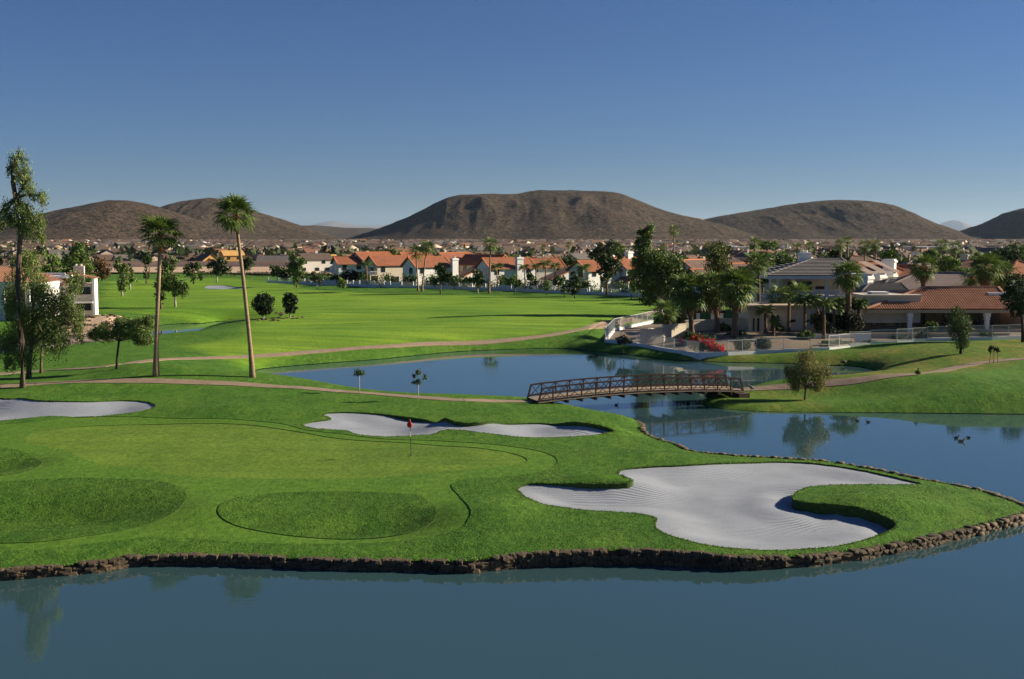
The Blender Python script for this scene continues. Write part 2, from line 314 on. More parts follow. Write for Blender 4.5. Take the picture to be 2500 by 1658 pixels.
def stone_mat():
    m, t, b = newmat('wall_stone'); co = coords(t)
    oi = t.nodes.new('ShaderNodeObjectInfo'); n1 = noise(t, co, 3.5, 6, 0.7)
    a = ramp(t, n1, [(0.25, (0.030, 0.023, 0.013)), (0.5, (0.085, 0.063, 0.037)), (0.75, (0.24, 0.185, 0.11))])
    a = mixc(t, 1.0, a, ramp(t, oi.outputs['Random'], [(0, (0.6, 0.58, 0.56)), (1, (1.25, 1.15, 1.05))]), 'MULTIPLY')
    t.links.new(a, b.inputs['Base Color']); b.inputs['Roughness'].default_value = 0.92; addbump(t, b, noise(t, co, 9, 5, .7), 0.9, 0.05); return m
M['stone'] = stone_mat()
M['mortar'] = simple('wall_backing_earth', (0.07, 0.05, 0.035), 0.95, 0.3, 4, 0.03)

# ------------------------------------------------------------------ object helpers
def obj(name, me, mat=None, parent=None, kind=None):
    o = bpy.data.objects.new(name, me); C.objects.link(o)
    if parent is not None: o.parent = parent
    if kind: o['kind'] = kind
    if mat is not None and len(me.materials) == 0: me.materials.append(mat)
    return o
def thing(name, label, cat, loc=(0, 0, 0), rz=0, group=None, kind=None):
    o = bpy.data.objects.new(name, None); C.objects.link(o); o.empty_display_size = 0.2
    o.location = loc; o.rotation_euler = (0, 0, rz); o['label'] = label; o['category'] = cat
    if group: o['group'] = group
    if kind: o['kind'] = kind
    return o
def tag(o, label, cat, group=None):
    o['label'] = label; o['category'] = cat
    if group: o['group'] = group
    return o
def fastmesh(name, V, F, mats=(), fmat=None, smooth=False, tint=None):
    "V (n,3); F (m,k) all faces of the same size"
    me = bpy.data.meshes.new(name); V = np.asarray(V, np.float32); F = np.asarray(F, np.int32)
    me.vertices.add(len(V)); me.vertices.foreach_set('co', V.ravel())
    k = F.shape[1]; me.loops.add(F.size); me.loops.foreach_set('vertex_index', F.ravel())
    me.polygons.add(len(F)); me.polygons.foreach_set('loop_start', np.arange(0, F.size, k, dtype=np.int32))
    if fmat is not None: me.polygons.foreach_set('material_index', np.asarray(fmat, np.int32))
    if smooth: me.polygons.foreach_set('use_smooth', np.ones(len(F), bool))
    if tint is not None:
        at = me.attributes.new('tint', 'FLOAT_COLOR', 'FACE'); c = np.ones((len(F), 4), np.float32); tt = np.asarray(tint, np.float32)
        c[:, :3] = tt if tt.ndim == 2 else tt[:, None]; at.data.foreach_set('color', c.ravel())
    for mt in mats: me.materials.append(mt)
    me.update(calc_edges=True); return me
class MB:
    "collects boxes, tubes and faces into one mesh"
    def __init__(s): s.v = []; s.f = []; s.m = []
    def face(s, pts, mi=0):
        i = len(s.v); s.v += [tuple(p) for p in pts]; s.f.append(tuple(range(i, i + len(pts)))); s.m.append(mi)
    def box(s, x0, x1, y0, y1, z0, z1, mi=0, mat=None):
        i = len(s.v); P = [(x0, y0, z0), (x1, y0, z0), (x1, y1, z0), (x0, y1, z0), (x0, y0, z1), (x1, y0, z1), (x1, y1, z1), (x0, y1, z1)]
        if mat is not None: P = [tuple(mat @ Vector(p)) for p in P]
        s.v += P
        for q in ((0, 3, 2, 1), (4, 5, 6, 7), (0, 1, 5, 4), (1, 2, 6, 5), (2, 3, 7, 6), (3, 0, 4, 7)): s.f.append(tuple(i + k for k in q)); s.m.append(mi)
        return s
    def bar(s, a, b, w, h=None, mi=0):
        h = h or w; a, b = Vector(a), Vector(b); d = (b - a); L = d.length
        q = d.to_track_quat('X', 'Z').to_matrix().to_4x4(); return s.box(0, L, -w / 2, w / 2, -h / 2, h / 2, mi, Matrix.Translation(a) @ q)
    def tube(s, pts, rad, n=8, mi=0, cap=True):
        pts = [Vector(p) for p in pts]; i0 = len(s.v)
        for k, p in enumerate(pts):
            d = (pts[min(k + 1, len(pts) - 1)] - pts[max(k - 1, 0)]).normalized()
            q = d.to_track_quat('Z', 'Y'); r = rad[k] if hasattr(rad, '__len__') else rad
            for j in range(n):
                a = 2 * PI * j / n; s.v.append(tuple(p + q @ Vector((math.cos(a) * r, math.sin(a) * r, 0))))
        for k in range(len(pts) - 1):
            for j in range(n):
                a, b = i0 + k * n + j, i0 + k * n + (j + 1) % n; s.f.append((a, b, b + n, a + n)); s.m.append(mi)
        if cap:
            s.f.append(tuple(i0 + j for j in reversed(range(n)))); s.m.append(mi); e = i0 + (len(pts) - 1) * n; s.f.append(tuple(e + j for j in range(n))); s.m.append(mi)
        return s
    def build(s, name, mats, parent=None, smooth=False, kind=None):
        me = bpy.data.meshes.new(name); me.from_pydata(s.v, [], s.f)
        mats = mats if isinstance(mats, (list, tuple)) else [mats]
        for mt in mats: me.materials.append(mt)
        me.polygons.foreach_set('material_index', s.m)
        if smooth: me.polygons.foreach_set('use_smooth', [True] * len(s.f))
        me.update(); return obj(name, me, None, parent, kind)
KIDS = {}
def copy_tree(o, loc, rz, label=None, scale=None):
    def cp_(x, par):
        c = x.copy(); C.objects.link(c)
        if par is not None: c.parent = par
        for ch in KIDS.get(x.name) or list(x.children): cp_(ch, c)
        return c
    c = cp_(o, None); c.location = loc; c.rotation_euler = (0, 0, rz)
    if scale: c.scale = (scale,) * 3 if not hasattr(scale, '__len__') else scale
    if label: c['label'] = label
    return c

# ------------------------------------------------------------------ the ground, cut along every outline
def land_loops():
    out = []
    def st(p): return max(0.22, 0.0035 * p[1])
    for i, (nm, pp, off) in enumerate([('bunker', B1, -1), ('bunker', B2, -1), ('bunker', B3, -1), ('bunker', B4, -1), ('collar', COLLAR, -0.03), ('green', GREEN, -0.065), ('hollow', HOLA, 0.0), ('hollow', HOLB, 0.008), ('hollow', HOLD, 0.015), ('yard', YARD, 0.06)]):
        out.append((nm, smooth_loop(tpoly(pp), st, True, 0.03 if nm == 'bunker' else 0.012, i), off, i))
    return out
LOOPS = land_loops()
TONGUE = [T(px, py) for px, py in [(1845, 1135), (1850, 1152), (1900, 1162), (1960, 1167), (2010, 1177), (2050, 1195), (2066, 1208)]]
FAR2 = [T(px, py) for px, py in [(950, 964), (1000, 969), (1060, 972)]] + [T(px, py) for px, py in [(1330, 975), (1380, 982)]] + [T(px, py) for px, py in [(1380, 1116), (1440, 1115)]]
def drop_at(x, y):
    g = np.zeros(x.shape)
    for p in TONGUE: g = np.maximum(g, 0.50 * np.exp(-((x - p.x) ** 2 / 2.2 + (y - p.y) ** 2 / 3.0)))
    for p in FAR2: g = np.maximum(g, 0.22 * np.exp(-((x - p.x) ** 2 / 4 + (y - p.y) ** 2 / 3.0)))
    return 0.09 + g
def build_land():
    outer = [(-240, 470), (-240, 30), (-75, 30)]
    # land outline: left block .. shore .. right block
    shore = [tuple(p) for p in shore_c]
    outl = [(-75, 47)] + shore + [(160, 90), (330, 90), (330, 470)]
    outl = [(-240, 470), (-240, 47)] + outl
    seg = []
    pts = []
    def addloop(L, closed=True):
        i = len(pts); pts.extend([tuple(map(float, p)) for p in L]); n = len(L)
        for k in range(n if closed else n - 1): seg.append((i + k, i + (k + 1) % n))
    addloop(outl)
    addloop(POND2)
    for nm, L, off, i in LOOPS: addloop(L)
    nb = len(pts)
    # inner points, denser near the camera
    Y = 47.0; G = []
    while Y < 468:
        s = min(max(0.42, 0.0085 * Y), 4); hw = 0.58 * Y + 6
        xs = np.arange(-hw, hw, s * (1.0 if Y < 130 else 1.6)); G.append(np.stack([xs + nr.uniform(-.15, .15, len(xs)) * s, np.full(len(xs), Y) + nr.uniform(-.15, .15, len(xs)) * s], 1)); Y += s
    for yy in range(60, 470, 20):
        for xx in list(range(-230, int(-.6 * yy) - 10, 20)) + list(range(int(.6 * yy) + 20, 325, 20)): G.append(np.array([[xx, yy]], float))
    G = np.concatenate(G)
    allb = np.array(pts[:nb])
    # keep clear of the outlines
    from mathutils.kdtree import KDTree
    kd = KDTree(nb)
    for i, p in enumerate(allb): kd.insert((p[0], p[1], 0), i)
    kd.balance()
    land = inside(G[:, 0], G[:, 1], np.array(outl)) & ~inside(G[:, 0], G[:, 1], POND2)
    keep = [tuple(g) for g, l in zip(G, land) if l and kd.find((g[0], g[1], 0))[2] > 0.16 + 0.0015 * g[1]]
    pts2 = pts + keep
    vs, es, fs, _, _, _ = delaunay_2d_cdt([Vector(p) for p in pts2], seg, [], 0, 1e-4)
    V = np.array([(v.x, v.y) for v in vs]); F = np.array([f for f in fs if len(f) == 3], np.int32)
    c = V[F].mean(1)
    ok = inside(c[:, 0], c[:, 1], np.array(outl)) & ~inside(c[:, 0], c[:, 1], POND2)
    F = F[ok]; c = c[ok]
    # orientation up
    a = V[F[:, 1]] - V[F[:, 0]]; bb = V[F[:, 2]] - V[F[:, 0]]; fl = (a[:, 0] * bb[:, 1] - a[:, 1] * bb[:, 0]) < 0; F[fl] = F[fl][:, ::-1]
    reg = np.zeros(len(F), int)
    for nm, L, off, i in LOOPS:
        if nm in ('collar',): reg[inside(c[:, 0], c[:, 1], L)] = i + 1
    for nm, L, off, i in LOOPS:
        if nm != 'collar': reg[inside(c[:, 0], c[:, 1], L)] = i + 1
    Z = Hraw(V[:, 0], V[:, 1])
    return V, F, reg, Z, c
LV, LF, LREG, LZ, LC = build_land()
def offz(nm, L, off, x, y):
    if nm != 'bunker': return np.full(x.shape, off)
    d = seg_dist(x, y, L)
    sc_ = 0.4 if y.mean() < 200 else 0.6
    return -(drop_at(x, y) + sc_ * sstep(0, 3.5, d))
def region_mesh(sel, name, mats, nm, L, off, fmat=None, par=None, kind='structure'):
    f = LF[sel]; u, inv = np.unique(f, return_inverse=True); f = inv.reshape(f.shape)
    x, y = LV[u, 0], LV[u, 1]; z = LZ[u].copy()
    if nm: z = z + offz(nm, L, off, x, y)
    me = fastmesh(name, np.stack([x, y, z], 1), f, mats, fmat, smooth=True)
    return obj(name, me, None, par, kind)
# main turf: rough near the camera, fairway mown strip, dry grass on the right bank
FAIRWAY = np.array(tpoly([(560, 850), (700, 812), (980, 790), (1200, 778), (1330, 762), (1400, 748), (1500, 728), (1560, 700), (1480, 694), (1350, 690), (1150, 684), (900, 680), (700, 668), (640, 652), (480, 640), (250, 650), (240, 720), (420, 735), (580, 740), (560, 775), (420, 800)]))
DRYP = np.array(tpoly([(1560, 838), (1560, 822), (1900, 815), (2100, 795), (2364, 780), (2700, 770), (2700, 830), (2364, 838), (2150, 862), (1950, 885), (1760, 896), (1640, 915), (1650, 945), (1760, 948), (1900, 945), (1850, 915), (1950, 890)]))
fm = np.zeros(len(LF), int)
fm[inside(LC[:, 0], LC[:, 1], FAIRWAY)] = 1
fm[inside(LC[:, 0], LC[:, 1], DRYP)] = 2
s0 = LREG == 0
land = region_mesh(s0, 'ground', [M['turf']], None, None, 0)
me_ = land.data
_x = np.zeros(len(me_.vertices) * 3, np.float32); me_.vertices.foreach_get('co', _x); _x = _x.reshape(-1, 3)
def blend(poly, wd):
    d = seg_dist(_x[:, 0], _x[:, 1], poly); i = inside(_x[:, 0], _x[:, 1], poly); return sstep(-wd, wd, np.where(i, d, -d))
for nm_, po_, wd_ in (('mown', FAIRWAY, 1.2), ('dry', DRYP, 2.5)):
    at_ = me_.attributes.new(nm_, 'FLOAT', 'POINT'); at_.data.foreach_set('value', np.where((_x[:, 1] > 60), blend(po_, wd_), 0).astype(np.float32))
def skirt(loopxy, z_top, z_bot, name, mat, par=None, kind='structure'):
    n = len(loopxy); V = np.concatenate([np.column_stack([loopxy, z_top]), np.column_stack([loopxy, z_bot])])
    F = [(i, (i + 1) % n, n + (i + 1) % n, n + i) for i in range(n)]
    me = fastmesh(name, V, F, [mat]); return obj(name, me, None, par, kind)
NAMES = {0: 'sand_bunker', 1: 'sand_bunker', 2: 'sand_bunker', 3: 'sand_bunker', 4: 'green_apron', 5: 'putting_green', 6: 'grass_hollow', 7: 'grass_hollow', 8: 'grass_hollow', 9: 'yard_gravel'}
MATS = {'bunker': 'sand', 'collar': 'collar', 'green': 'green', 'hollow': 'hollow', 'yard': 'gravel'}
for nm, L, off, i in LOOPS:
    o = region_mesh(LREG == i + 1, NAMES[i], [M[MATS[nm]]], nm, L, off)
    base = Hraw(L[:, 0], L[:, 1]); parent_off = -0.03 if nm in ('green', 'hollow') else 0.0
    zi = base + offz(nm, L, off, L[:, 0], L[:, 1])
    if nm in ('green', 'hollow'):      # they sit inside the apron
        pass
    skirt(L, base + (parent_off if nm in ('green', 'hollow') else 0), zi, 'turf_edge', M['lip'], o, None)
# far ground beyond
def far_ground():
    ys = np.concatenate([[466], np.geomspace(500, 45000, 60)]); us = np.linspace(-1.6, 1.6, 90)
    Yg, Ug = np.meshgrid(ys, us, indexing='ij'); X = Ug * np.maximum(Yg, 700); 
    Zf = 2.3 + 3.0 * sstep(900, 3000, Yg) - 0.3
    V = np.stack([X.ravel(), Yg.ravel(), Zf.ravel()], 1); n = len(us)
    F = [(i * n + j, i * n + j + 1, (i + 1) * n + j + 1, (i + 1) * n + j) for i in range(len(ys) - 1) for j in range(n - 1)]
    obj('desert_plain', fastmesh('desert_plain', V, F, [M['desert']], smooth=True), None, None, 'structure')
M['desert'] = simple('desert_soil', (0.34, 0.245, 0.165), 0.95, 0.3, 0.02)
far_ground()
mb = MB(); mb.face([(-600, 470, 1.2), (-600, -400, 1.2), (-230, -400, 1.2), (-230, 470, 1.2)]); mb.face([(320, 92, 1.2), (900, 92, 1.2), (900, 470, 1.2), (320, 470, 1.2)])
mb.build('outlying_ground', M['rough'], kind='structure')
# water
wm = MB(); wm.face([(-232, -300, 0), (400, -300, 0), (400, 300, 0), (-232, 300, 0)]); wm.build('pond_water', M['water'], kind='structure')

# ------------------------------------------------------------------ hills
_lat = nr.uniform(0, 1, (256, 256))
def vnoise(x, y):
    xi = np.floor(x).astype(int); yi = np.floor(y).astype(int); fx = x - xi; fy = y - yi
    fx = fx * fx * (3 - 2 * fx); fy = fy * fy * (3 - 2 * fy)
    g = lambda i, j: _lat[i % 256, j % 256]
    return (g(xi, yi) * (1 - fx) + g(xi + 1, yi) * fx) * (1 - fy) + (g(xi, yi + 1) * (1 - fx) + g(xi + 1, yi + 1) * fx) * fy
def fbm(x, y, o=5, ridged=False):
    z = 0; a = .5; 
    for k in range(o):
        n = vnoise(x * 2 ** k + 17.3 * k, y * 2 ** k + 5.1 * k)
        if ridged: n = 1 - abs(2 * n - 1)
        z = z + a * n; a *= .5
    return z
def hill_mat(name, c1, c2, c3, sh, s=1.0):
    m, t, b = newmat(name); co = coords(t)
    big = noise(t, co, 0.006 * s, 4, 0.6, 0.5); mid = noise(t, co, 0.05 * s, 4, 0.7); fine = N(t, 'ShaderNodeTexVoronoi', Scale=0.065 * s); t.links.new(co, fine.inputs['Vector'])
    f2 = noise(t, co, 0.10 * s, 4, 0.85)
    a = ramp(t, big, [(0.35, c1), (0.65, c2)]); a = mixc(t, ramp(t, mid, [(0.4, (0, 0, 0)), (0.7, (.6, .6, .6))]), a, c3)
    a = mixc(t, ramp(t, fine.outputs['Distance'], [(0.22, (0.9, .9, .9)), (0.42, (0, 0, 0))]), a, sh)
    a = mixc(t, 1.0, a, ramp(t, f2, [(0.32, (0.36, 0.36, 0.36)), (0.68, (1.65, 1.65, 1.6))]), 'MULTIPLY')
    t.links.new(a, b.inputs['Base Color']); b.inputs['Roughness'].default_value = 0.95; b.inputs['Specular IOR Level'].default_value = 0.1
    addbump(t, b, f2, 1.0, 7.0); return m
M['hill'] = hill_mat('hill_desert_soil', (0.050, 0.036, 0.025), (0.074, 0.052, 0.036), (0.125, 0.088, 0.060), (0.016, 0.021, 0.010))
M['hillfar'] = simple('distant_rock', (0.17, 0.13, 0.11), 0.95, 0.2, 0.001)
def hill(name, prof, Yr, Wf, Wb, label, gul=0.22, mat='hill', seed=0, nx=300, ny=110, power=1.25, z0=5.0, rough=1.0):
    P = np.array(prof, float); xr_ = (P[:, 0] - CX) / FP * Yr; zr = CAMZ + (YH - P[:, 1]) * Yr / FP
    x = np.linspace(xr_[0], xr_[-1], nx); z = np.interp(x, xr_, np.maximum(zr, z0 - 1)); k = np.ones(7) / 7; z = np.convolve(np.pad(z, 3, 'edge'), k, 'valid')
    v = np.linspace(-1, 1, ny); X, V_ = np.meshgrid(x, v); Z0 = np.broadcast_to(z, X.shape)
    sc_h = np.clip(Z0 / max(z.max(), 1), 0.15, 1)
    Y = Yr + np.where(V_ < 0, V_ * Wf * (0.45 + 0.55 * sc_h), V_ * Wb)
    t = np.abs(V_); g = np.where(t < 1, (0.5 + 0.5 * np.cos(PI * t ** 0.92)) ** power, 0)
    X2 = X + 25 * (fbm(X / 400 + seed, Y / 400) - .5)
    n = fbm(X2 / 170 + seed * 3, Y / 420 + seed, 5, True) - 0.55; n2 = fbm(X2 / 60 + seed, Y / 60 + 9, 4) - 0.47
    Z = z0 - 6 + (Z0 - z0 + 6) * g; amp = sstep(0.02, 0.3, t) * g ** .6 * (1 - 0.0 * t)
    Z = Z + (Z0 - z0 + 4) * gul * n * amp + n2 * 5 * rough * g ** .5 * sstep(0.0, 0.05, t) + (fbm(X2 / 18, Y / 18, 3) - .45) * 2.6 * rough * g ** .5
    V = np.stack([X.ravel(), Y.ravel(), Z.ravel()], 1)
    F = [(i * nx + j, i * nx + j + 1, (i + 1) * nx + j + 1, (i + 1) * nx + j) for i in range(ny - 1) for j in range(nx - 1)]
    me = fastmesh(name, V, F, [M[mat]], smooth=True); o = obj(name, me, None, None, 'structure'); o['label'] = label; return o
hill('hill', [(700, 562), (780, 556), (820, 548), (860, 534), (900, 520), (950, 500), (1000, 474), (1030, 459), (1060, 451), (1120, 449), (1190, 450), (1215, 445), (1240, 440), (1300, 441), (1400, 443), (1430, 448), (1470, 464), (1520, 484), (1560, 495), (1600, 504), (1660, 520), (1720, 535), (1800, 550), (1900, 562)],
     3400, 950, 700, 'broad flat-topped brown desert hill in the middle of the skyline', 0.36, seed=1)
hill('hill', [(1460, 562), (1540, 540), (1600, 514), (1650, 501), (1700, 493), (1760, 483), (1820, 473), (1880, 465), (1930, 463), (1990, 465), (2020, 470), (2050, 483), (2090, 500), (2130, 517), (2160, 529), (2200, 541), (2260, 553), (2330, 562)],
     3700, 1100, 700, 'long rounded brown hill right of the flat-topped one', 0.34, seed=2)
hill('hill', [(-420, 556), (-300, 540), (-180, 515), (-60, 508), (0, 514), (60, 511), (110, 497), (170, 484), (230, 470), (270, 464), (310, 465), (350, 473), (400, 489), (450, 508), (500, 525), (560, 543), (620, 554), (700, 562)],
     2900, 800, 700, 'smooth brown hill behind the left villa', 0.34, seed=3)
hill('hill', [(240, 562), (300, 520), (360, 488), (400, 474), (430, 466), (490, 457), (530, 463), (580, 485), (630, 500), (680, 516), (720, 529), (760, 545), (800, 554), (860, 562)],
     3700, 800, 700, 'darker brown hill rising behind the tall right-hand palm crown', 0.38, seed=4)
hill('hill', [(2120, 562), (2200, 548), (2235, 538), (2270, 523), (2310, 505), (2364, 482), (2450, 455), (2600, 440), (2800, 450), (3000, 500), (3100, 562)],
     3300, 900, 700, 'dark hill flank cut by the right edge of the view', 0.32, seed=5)
hill('ridge', [(560, 550), (640, 530), (690, 521), (740, 521), (800, 526), (860, 527), (900, 531), (1000, 545), (1100, 556)], 7500, 1500, 900, 'low grey ridge in the gap between the left hills and the flat-topped hill', 0.15, 'hill', seed=6, ny=60)
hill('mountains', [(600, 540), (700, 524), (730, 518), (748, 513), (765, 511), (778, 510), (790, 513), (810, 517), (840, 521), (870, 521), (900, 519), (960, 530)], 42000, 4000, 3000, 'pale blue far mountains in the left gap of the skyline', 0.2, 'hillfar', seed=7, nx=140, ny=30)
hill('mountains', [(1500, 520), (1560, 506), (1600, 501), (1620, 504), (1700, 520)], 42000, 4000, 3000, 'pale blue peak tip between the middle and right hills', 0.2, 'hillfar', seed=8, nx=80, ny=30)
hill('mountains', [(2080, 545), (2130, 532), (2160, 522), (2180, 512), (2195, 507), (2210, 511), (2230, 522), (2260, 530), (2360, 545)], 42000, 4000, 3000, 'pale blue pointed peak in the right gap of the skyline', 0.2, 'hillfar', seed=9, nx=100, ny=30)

# ------------------------------------------------------------------ building materials
def tinted(name, rough=0.9, var=0.12, scale=0.8, bumps=0.0, transl=0.0, base=None, bscale=4):
    m, t, b = newmat(name); at = N(t, 'ShaderNodeAttribute', attribute_name='tint'); co = coords(t)
    n = noise(t, co, scale, 4, .65)
    a = mixc(t, 1.0, at.outputs['Color'], ramp(t, n, [(0.3, (1 - var,) * 3), (0.7, (1 + var,) * 3)]), 'MULTIPLY')
    if base: a = mixc(t, 1.0, a, base, 'MULTIPLY')
    t.links.new(a, b.inputs['Base Color']); b.inputs['Roughness'].default_value = rough; b.inputs['Specular IOR Level'].default_value = 0.25
    if bumps: addbump(t, b, noise(t, co, bscale, 3), .7, bumps)
    if transl:
        tr = t.nodes.new('ShaderNodeBsdfTranslucent'); t.links.new(a, tr.inputs[0]); mx = t.nodes.new('ShaderNodeMixShader'); mx.inputs[0].default_value = transl
        out = t.nodes['Material Output']; t.links.new(b.outputs[0], mx.inputs[1]); t.links.new(tr.outputs[0], mx.inputs[2]); t.links.new(mx.outputs[0], out.inputs[0])
    return m
M['tint'] = tinted('town_paint')
def stucco(name, col): return simple(name, col, 0.92, 0.08, 0.9, 0.01)
M['white'] = stucco('white_stucco', (0.78, 0.76, 0.72)); M['cream'] = stucco('cream_stucco', (0.58, 0.50, 0.39)); M['tan'] = stucco('tan_stucco', (0.44, 0.35, 0.25)); M['pale'] = stucco('pale_pink_stucco', (0.66, 0.58, 0.52))
def roof_mat(name, c1, c2, ux, uz=3.0):
    m, t, b = newmat(name); co = coords(t)
    n = noise(t, co, 0.7, 5, .7); n2 = noise(t, co, 6, 3, .7)
    a = ramp(t, n, [(0.3, c1), (0.7, c2)]); a = mixc(t, 1.0, a, ramp(t, n2, [(0.3, (.72, .72, .72)), (0.7, (1.25, 1.2, 1.2))]), 'MULTIPLY')
    t.links.new(a, b.inputs['Base Color']); b.inputs['Roughness'].default_value = .85
    if ux:
        wv = N(t, 'ShaderNodeTexWave', Scale=1.0, Distortion=0.2); wv.bands_direction = 'X'; t.links.new(coords(t, (ux, 1, 1)), wv.inputs['Vector'])
        addbump(t, b, wv.outputs[1], 0.9, 0.09)
    return m
M['redroof'] = roof_mat('red_clay_tile', (0.26, 0.085, 0.040), (0.36, 0.135, 0.062), 1.0); M['brownroof'] = roof_mat('brown_tile', (0.10, 0.06, 0.045), (0.16, 0.10, 0.07), 1.0)
M['clay'] = roof_mat('barrel_clay_tile', (0.30, 0.13, 0.07), (0.46, 0.235, 0.14), 0); M['greytile'] = roof_mat('grey_slate_tile', (0.105, 0.095, 0.088), (0.19, 0.175, 0.16), 0)
M['pinkroof'] = roof_mat('pinkish_flat_tile', (0.24, 0.18, 0.155), (0.32, 0.245, 0.21), 0)
m, t, b = newmat('dark_window_glass'); b.inputs['Base Color'].default_value = (0.02, 0.025, 0.03, 1); b.inputs['Roughness'].default_value = 0.08; M['glass'] = m
M['lotwall'] = stucco('lot_wall_block', (0.74, 0.57, 0.40))
M['dark'] = simple('dark_interior', (0.03, 0.024, 0.02), .95, .3, 2)
M['frame'] = simple('window_frame', (0.10, 0.08, 0.065), .6, .1, 3)
M['metalwhite'] = simple('painted_rail', (0.55, 0.56, 0.54), .5, .08, 3)
M['verge'] = simple('clay_verge_tile', (0.47, 0.17, 0.07), .85, .25, 5)

# ------------------------------------------------------------------ the town: low houses from 430 m out to the foot of the hills
WALLC = {'cream': (0.58, 0.49, 0.37), 'white': (0.70, 0.66, 0.60), 'tan': (0.42, 0.33, 0.23), 'pink': (0.52, 0.40, 0.31)}
ROOFC = {'brown': (0.12, 0.082, 0.060), 'red': (0.24, 0.115, 0.068), 'grey': (0.14, 0.125, 0.115)}
for k_, c_ in WALLC.items(): M['tw_' + k_] = stucco(k_ + '_house_wall', c_)
for k_, c_ in ROOFC.items(): M['tr_' + k_] = roof_mat(k_ + '_house_roof', tuple(c * .8 for c in c_), tuple(c * 1.2 for c in c_), 0)
def gable_roof(mb, x0, x1, y0, y1, ze, zr, over=0.45, mi=0, th=0.18):
    "ridge along x"
    X0, X1, Y0, Y1 = x0 - over, x1 + over, y0 - over, y1 + over; ym = (y0 + y1) / 2; zo = ze - over * (zr - ze) / ((y1 - y0) / 2)
    for s, Ya in ((0, Y0), (1, Y1)):
        a = [(X0, Ya, zo), (X1, Ya, zo), (X1, ym, zr), (X0, ym, zr)]
        if s: a = a[::-1]
        lo = [(p[0], p[1], p[2] - th) for p in a]
        mb.face(a, mi); mb.face(lo[::-1], mi)
        for i in range(4):
            j = (i + 1) % 4
            if {i, j} == {2, 3} and not s: continue
            if {i, j} == {0, 1} and s: continue
            mb.face([lo[i], lo[j], a[j], a[i]], mi)
def hip_roof(mb, x0, x1, y0, y1, ze, zr, over=0.45, mi=0):
    X0, X1, Y0, Y1 = x0 - over, x1 + over, y0 - over, y1 + over; h = min(X1 - X0, Y1 - Y0) / 2; ym = (Y0 + Y1) / 2; xm = (X0 + X1) / 2
    if X1 - X0 >= Y1 - Y0: r0, r1 = (X0 + h, ym, zr), (X1 - h, ym, zr)
    else: r0, r1 = (xm, Y0 + h, zr), (xm, Y1 - h, zr)
    c = [(X0, Y0, ze), (X1, Y0, ze), (X1, Y1, ze), (X0, Y1, ze)]
    if X1 - X0 >= Y1 - Y0: fs = [[c[0], c[1], r1, r0], [c[1], c[2], r1], [c[2], c[3], r0, r1], [c[3], c[0], r0]]
    else: fs = [[c[0], c[1], r0], [c[1], c[2], r1, r0], [c[2], c[3], r1], [c[3], c[0], r0, r1]]
    for f in fs: mb.face(f, mi)
    mb.face([(p[0], p[1], p[2] - .01) for p in c[::-1]], mi)
def gable_walls(mb, x0, x1, y0, y1, z0, ze, zr, mi=0):
    mb.box(x0, x1, y0, y1, z0, ze, mi); ym = (y0 + y1) / 2
    for x, s in ((x0, 1), (x1, -1)):
        f = [(x, y1, ze), (x, y0, ze), (x, ym, zr - .12)]; mb.face(f if s > 0 else f[::-1], mi)
def add_house_geo(kind, wb, rb):
    "fills wall and roof builders with one of the house shapes"
    if kind == 0: gable_walls(wb, -7, 7, -5, 5, -1, 2.9, 5.2); gable_roof(rb, -7, 7, -5, 5, 2.9, 5.2)
    elif kind == 1: wb.box(-7, 7, -5.5, 5.5, -1, 2.9); hip_roof(rb, -7, 7, -5.5, 5.5, 2.9, 5.3)
    elif kind == 2:
        wb.box(-7, 7, -4.5, 5, -1, 2.9); hip_roof(rb, -7, 7, -4.5, 5, 2.9, 5.0); gable_walls(wb, -3.4, 5, -3.3, 3.9, 2.9, 5.4, 7.2); gable_roof(rb, -3.4, 5, -3.3, 3.9, 5.4, 7.2, .4)
    else:
        gable_walls(wb, -6.5, 6.5, -4.5, 4.5, -1, 5.3, 7.3); gable_roof(rb, -6.5, 6.5, -4.5, 4.5, 5.3, 7.3)
def town_proto(kind, wc, rc):
    WN = {'cream': 'cream', 'white': 'white', 'tan': 'tan', 'pink': 'pinkish'}[wc]
    KN = ['small gabled', 'small hip-roofed', 'half two-storey', 'two-storey gabled'][kind]
    t = thing('town_house', f'{KN} {WN} stucco house with {rc} roof in the town below the hills', 'house', group='houses of the town below the hills')
    wb, rb = MB(), MB(); add_house_geo(kind, wb, rb)
    wb.build('wall', M['tw_' + wc], t); rb.build('roof', M['tr_' + rc], t)
    h = 2.9 if kind < 2 else 5.4; fy = -5.02 if kind == 0 else -5.52 if kind == 1 else -4.52
    wn = MB()
    for x in (-4.5, 0.5, 4.4): wn.box(x - .8, x + .8, fy - .05, fy + .05, 1.0, 2.2)
    if kind == 3:
        for x in (-4, 3): wn.box(x - .7, x + .7, fy - .05, fy + .05, 3.6, 4.7)
    if kind == 2:
        for x in (-1.6, 3): wn.box(x - .6, x + .6, -3.37, -3.25, 3.7, 4.8)
    sx = 7.0 if kind != 3 else 6.5
    wn.box(sx - .03, sx + .05, -1.2, .6, 1.0, 2.2)
    wn.build('windows', M['glass'], t, kind='stuff')
    c = MB().box(2, 3, 1, 1.9, h, (5.9 if kind < 2 else 8.1)); c.build('chimney', M['tw_' + wc], t)
    KIDS[t.name] = list(t.children); return t
protos = {}
town_xy = []; yy = 425.0
ROWS = []
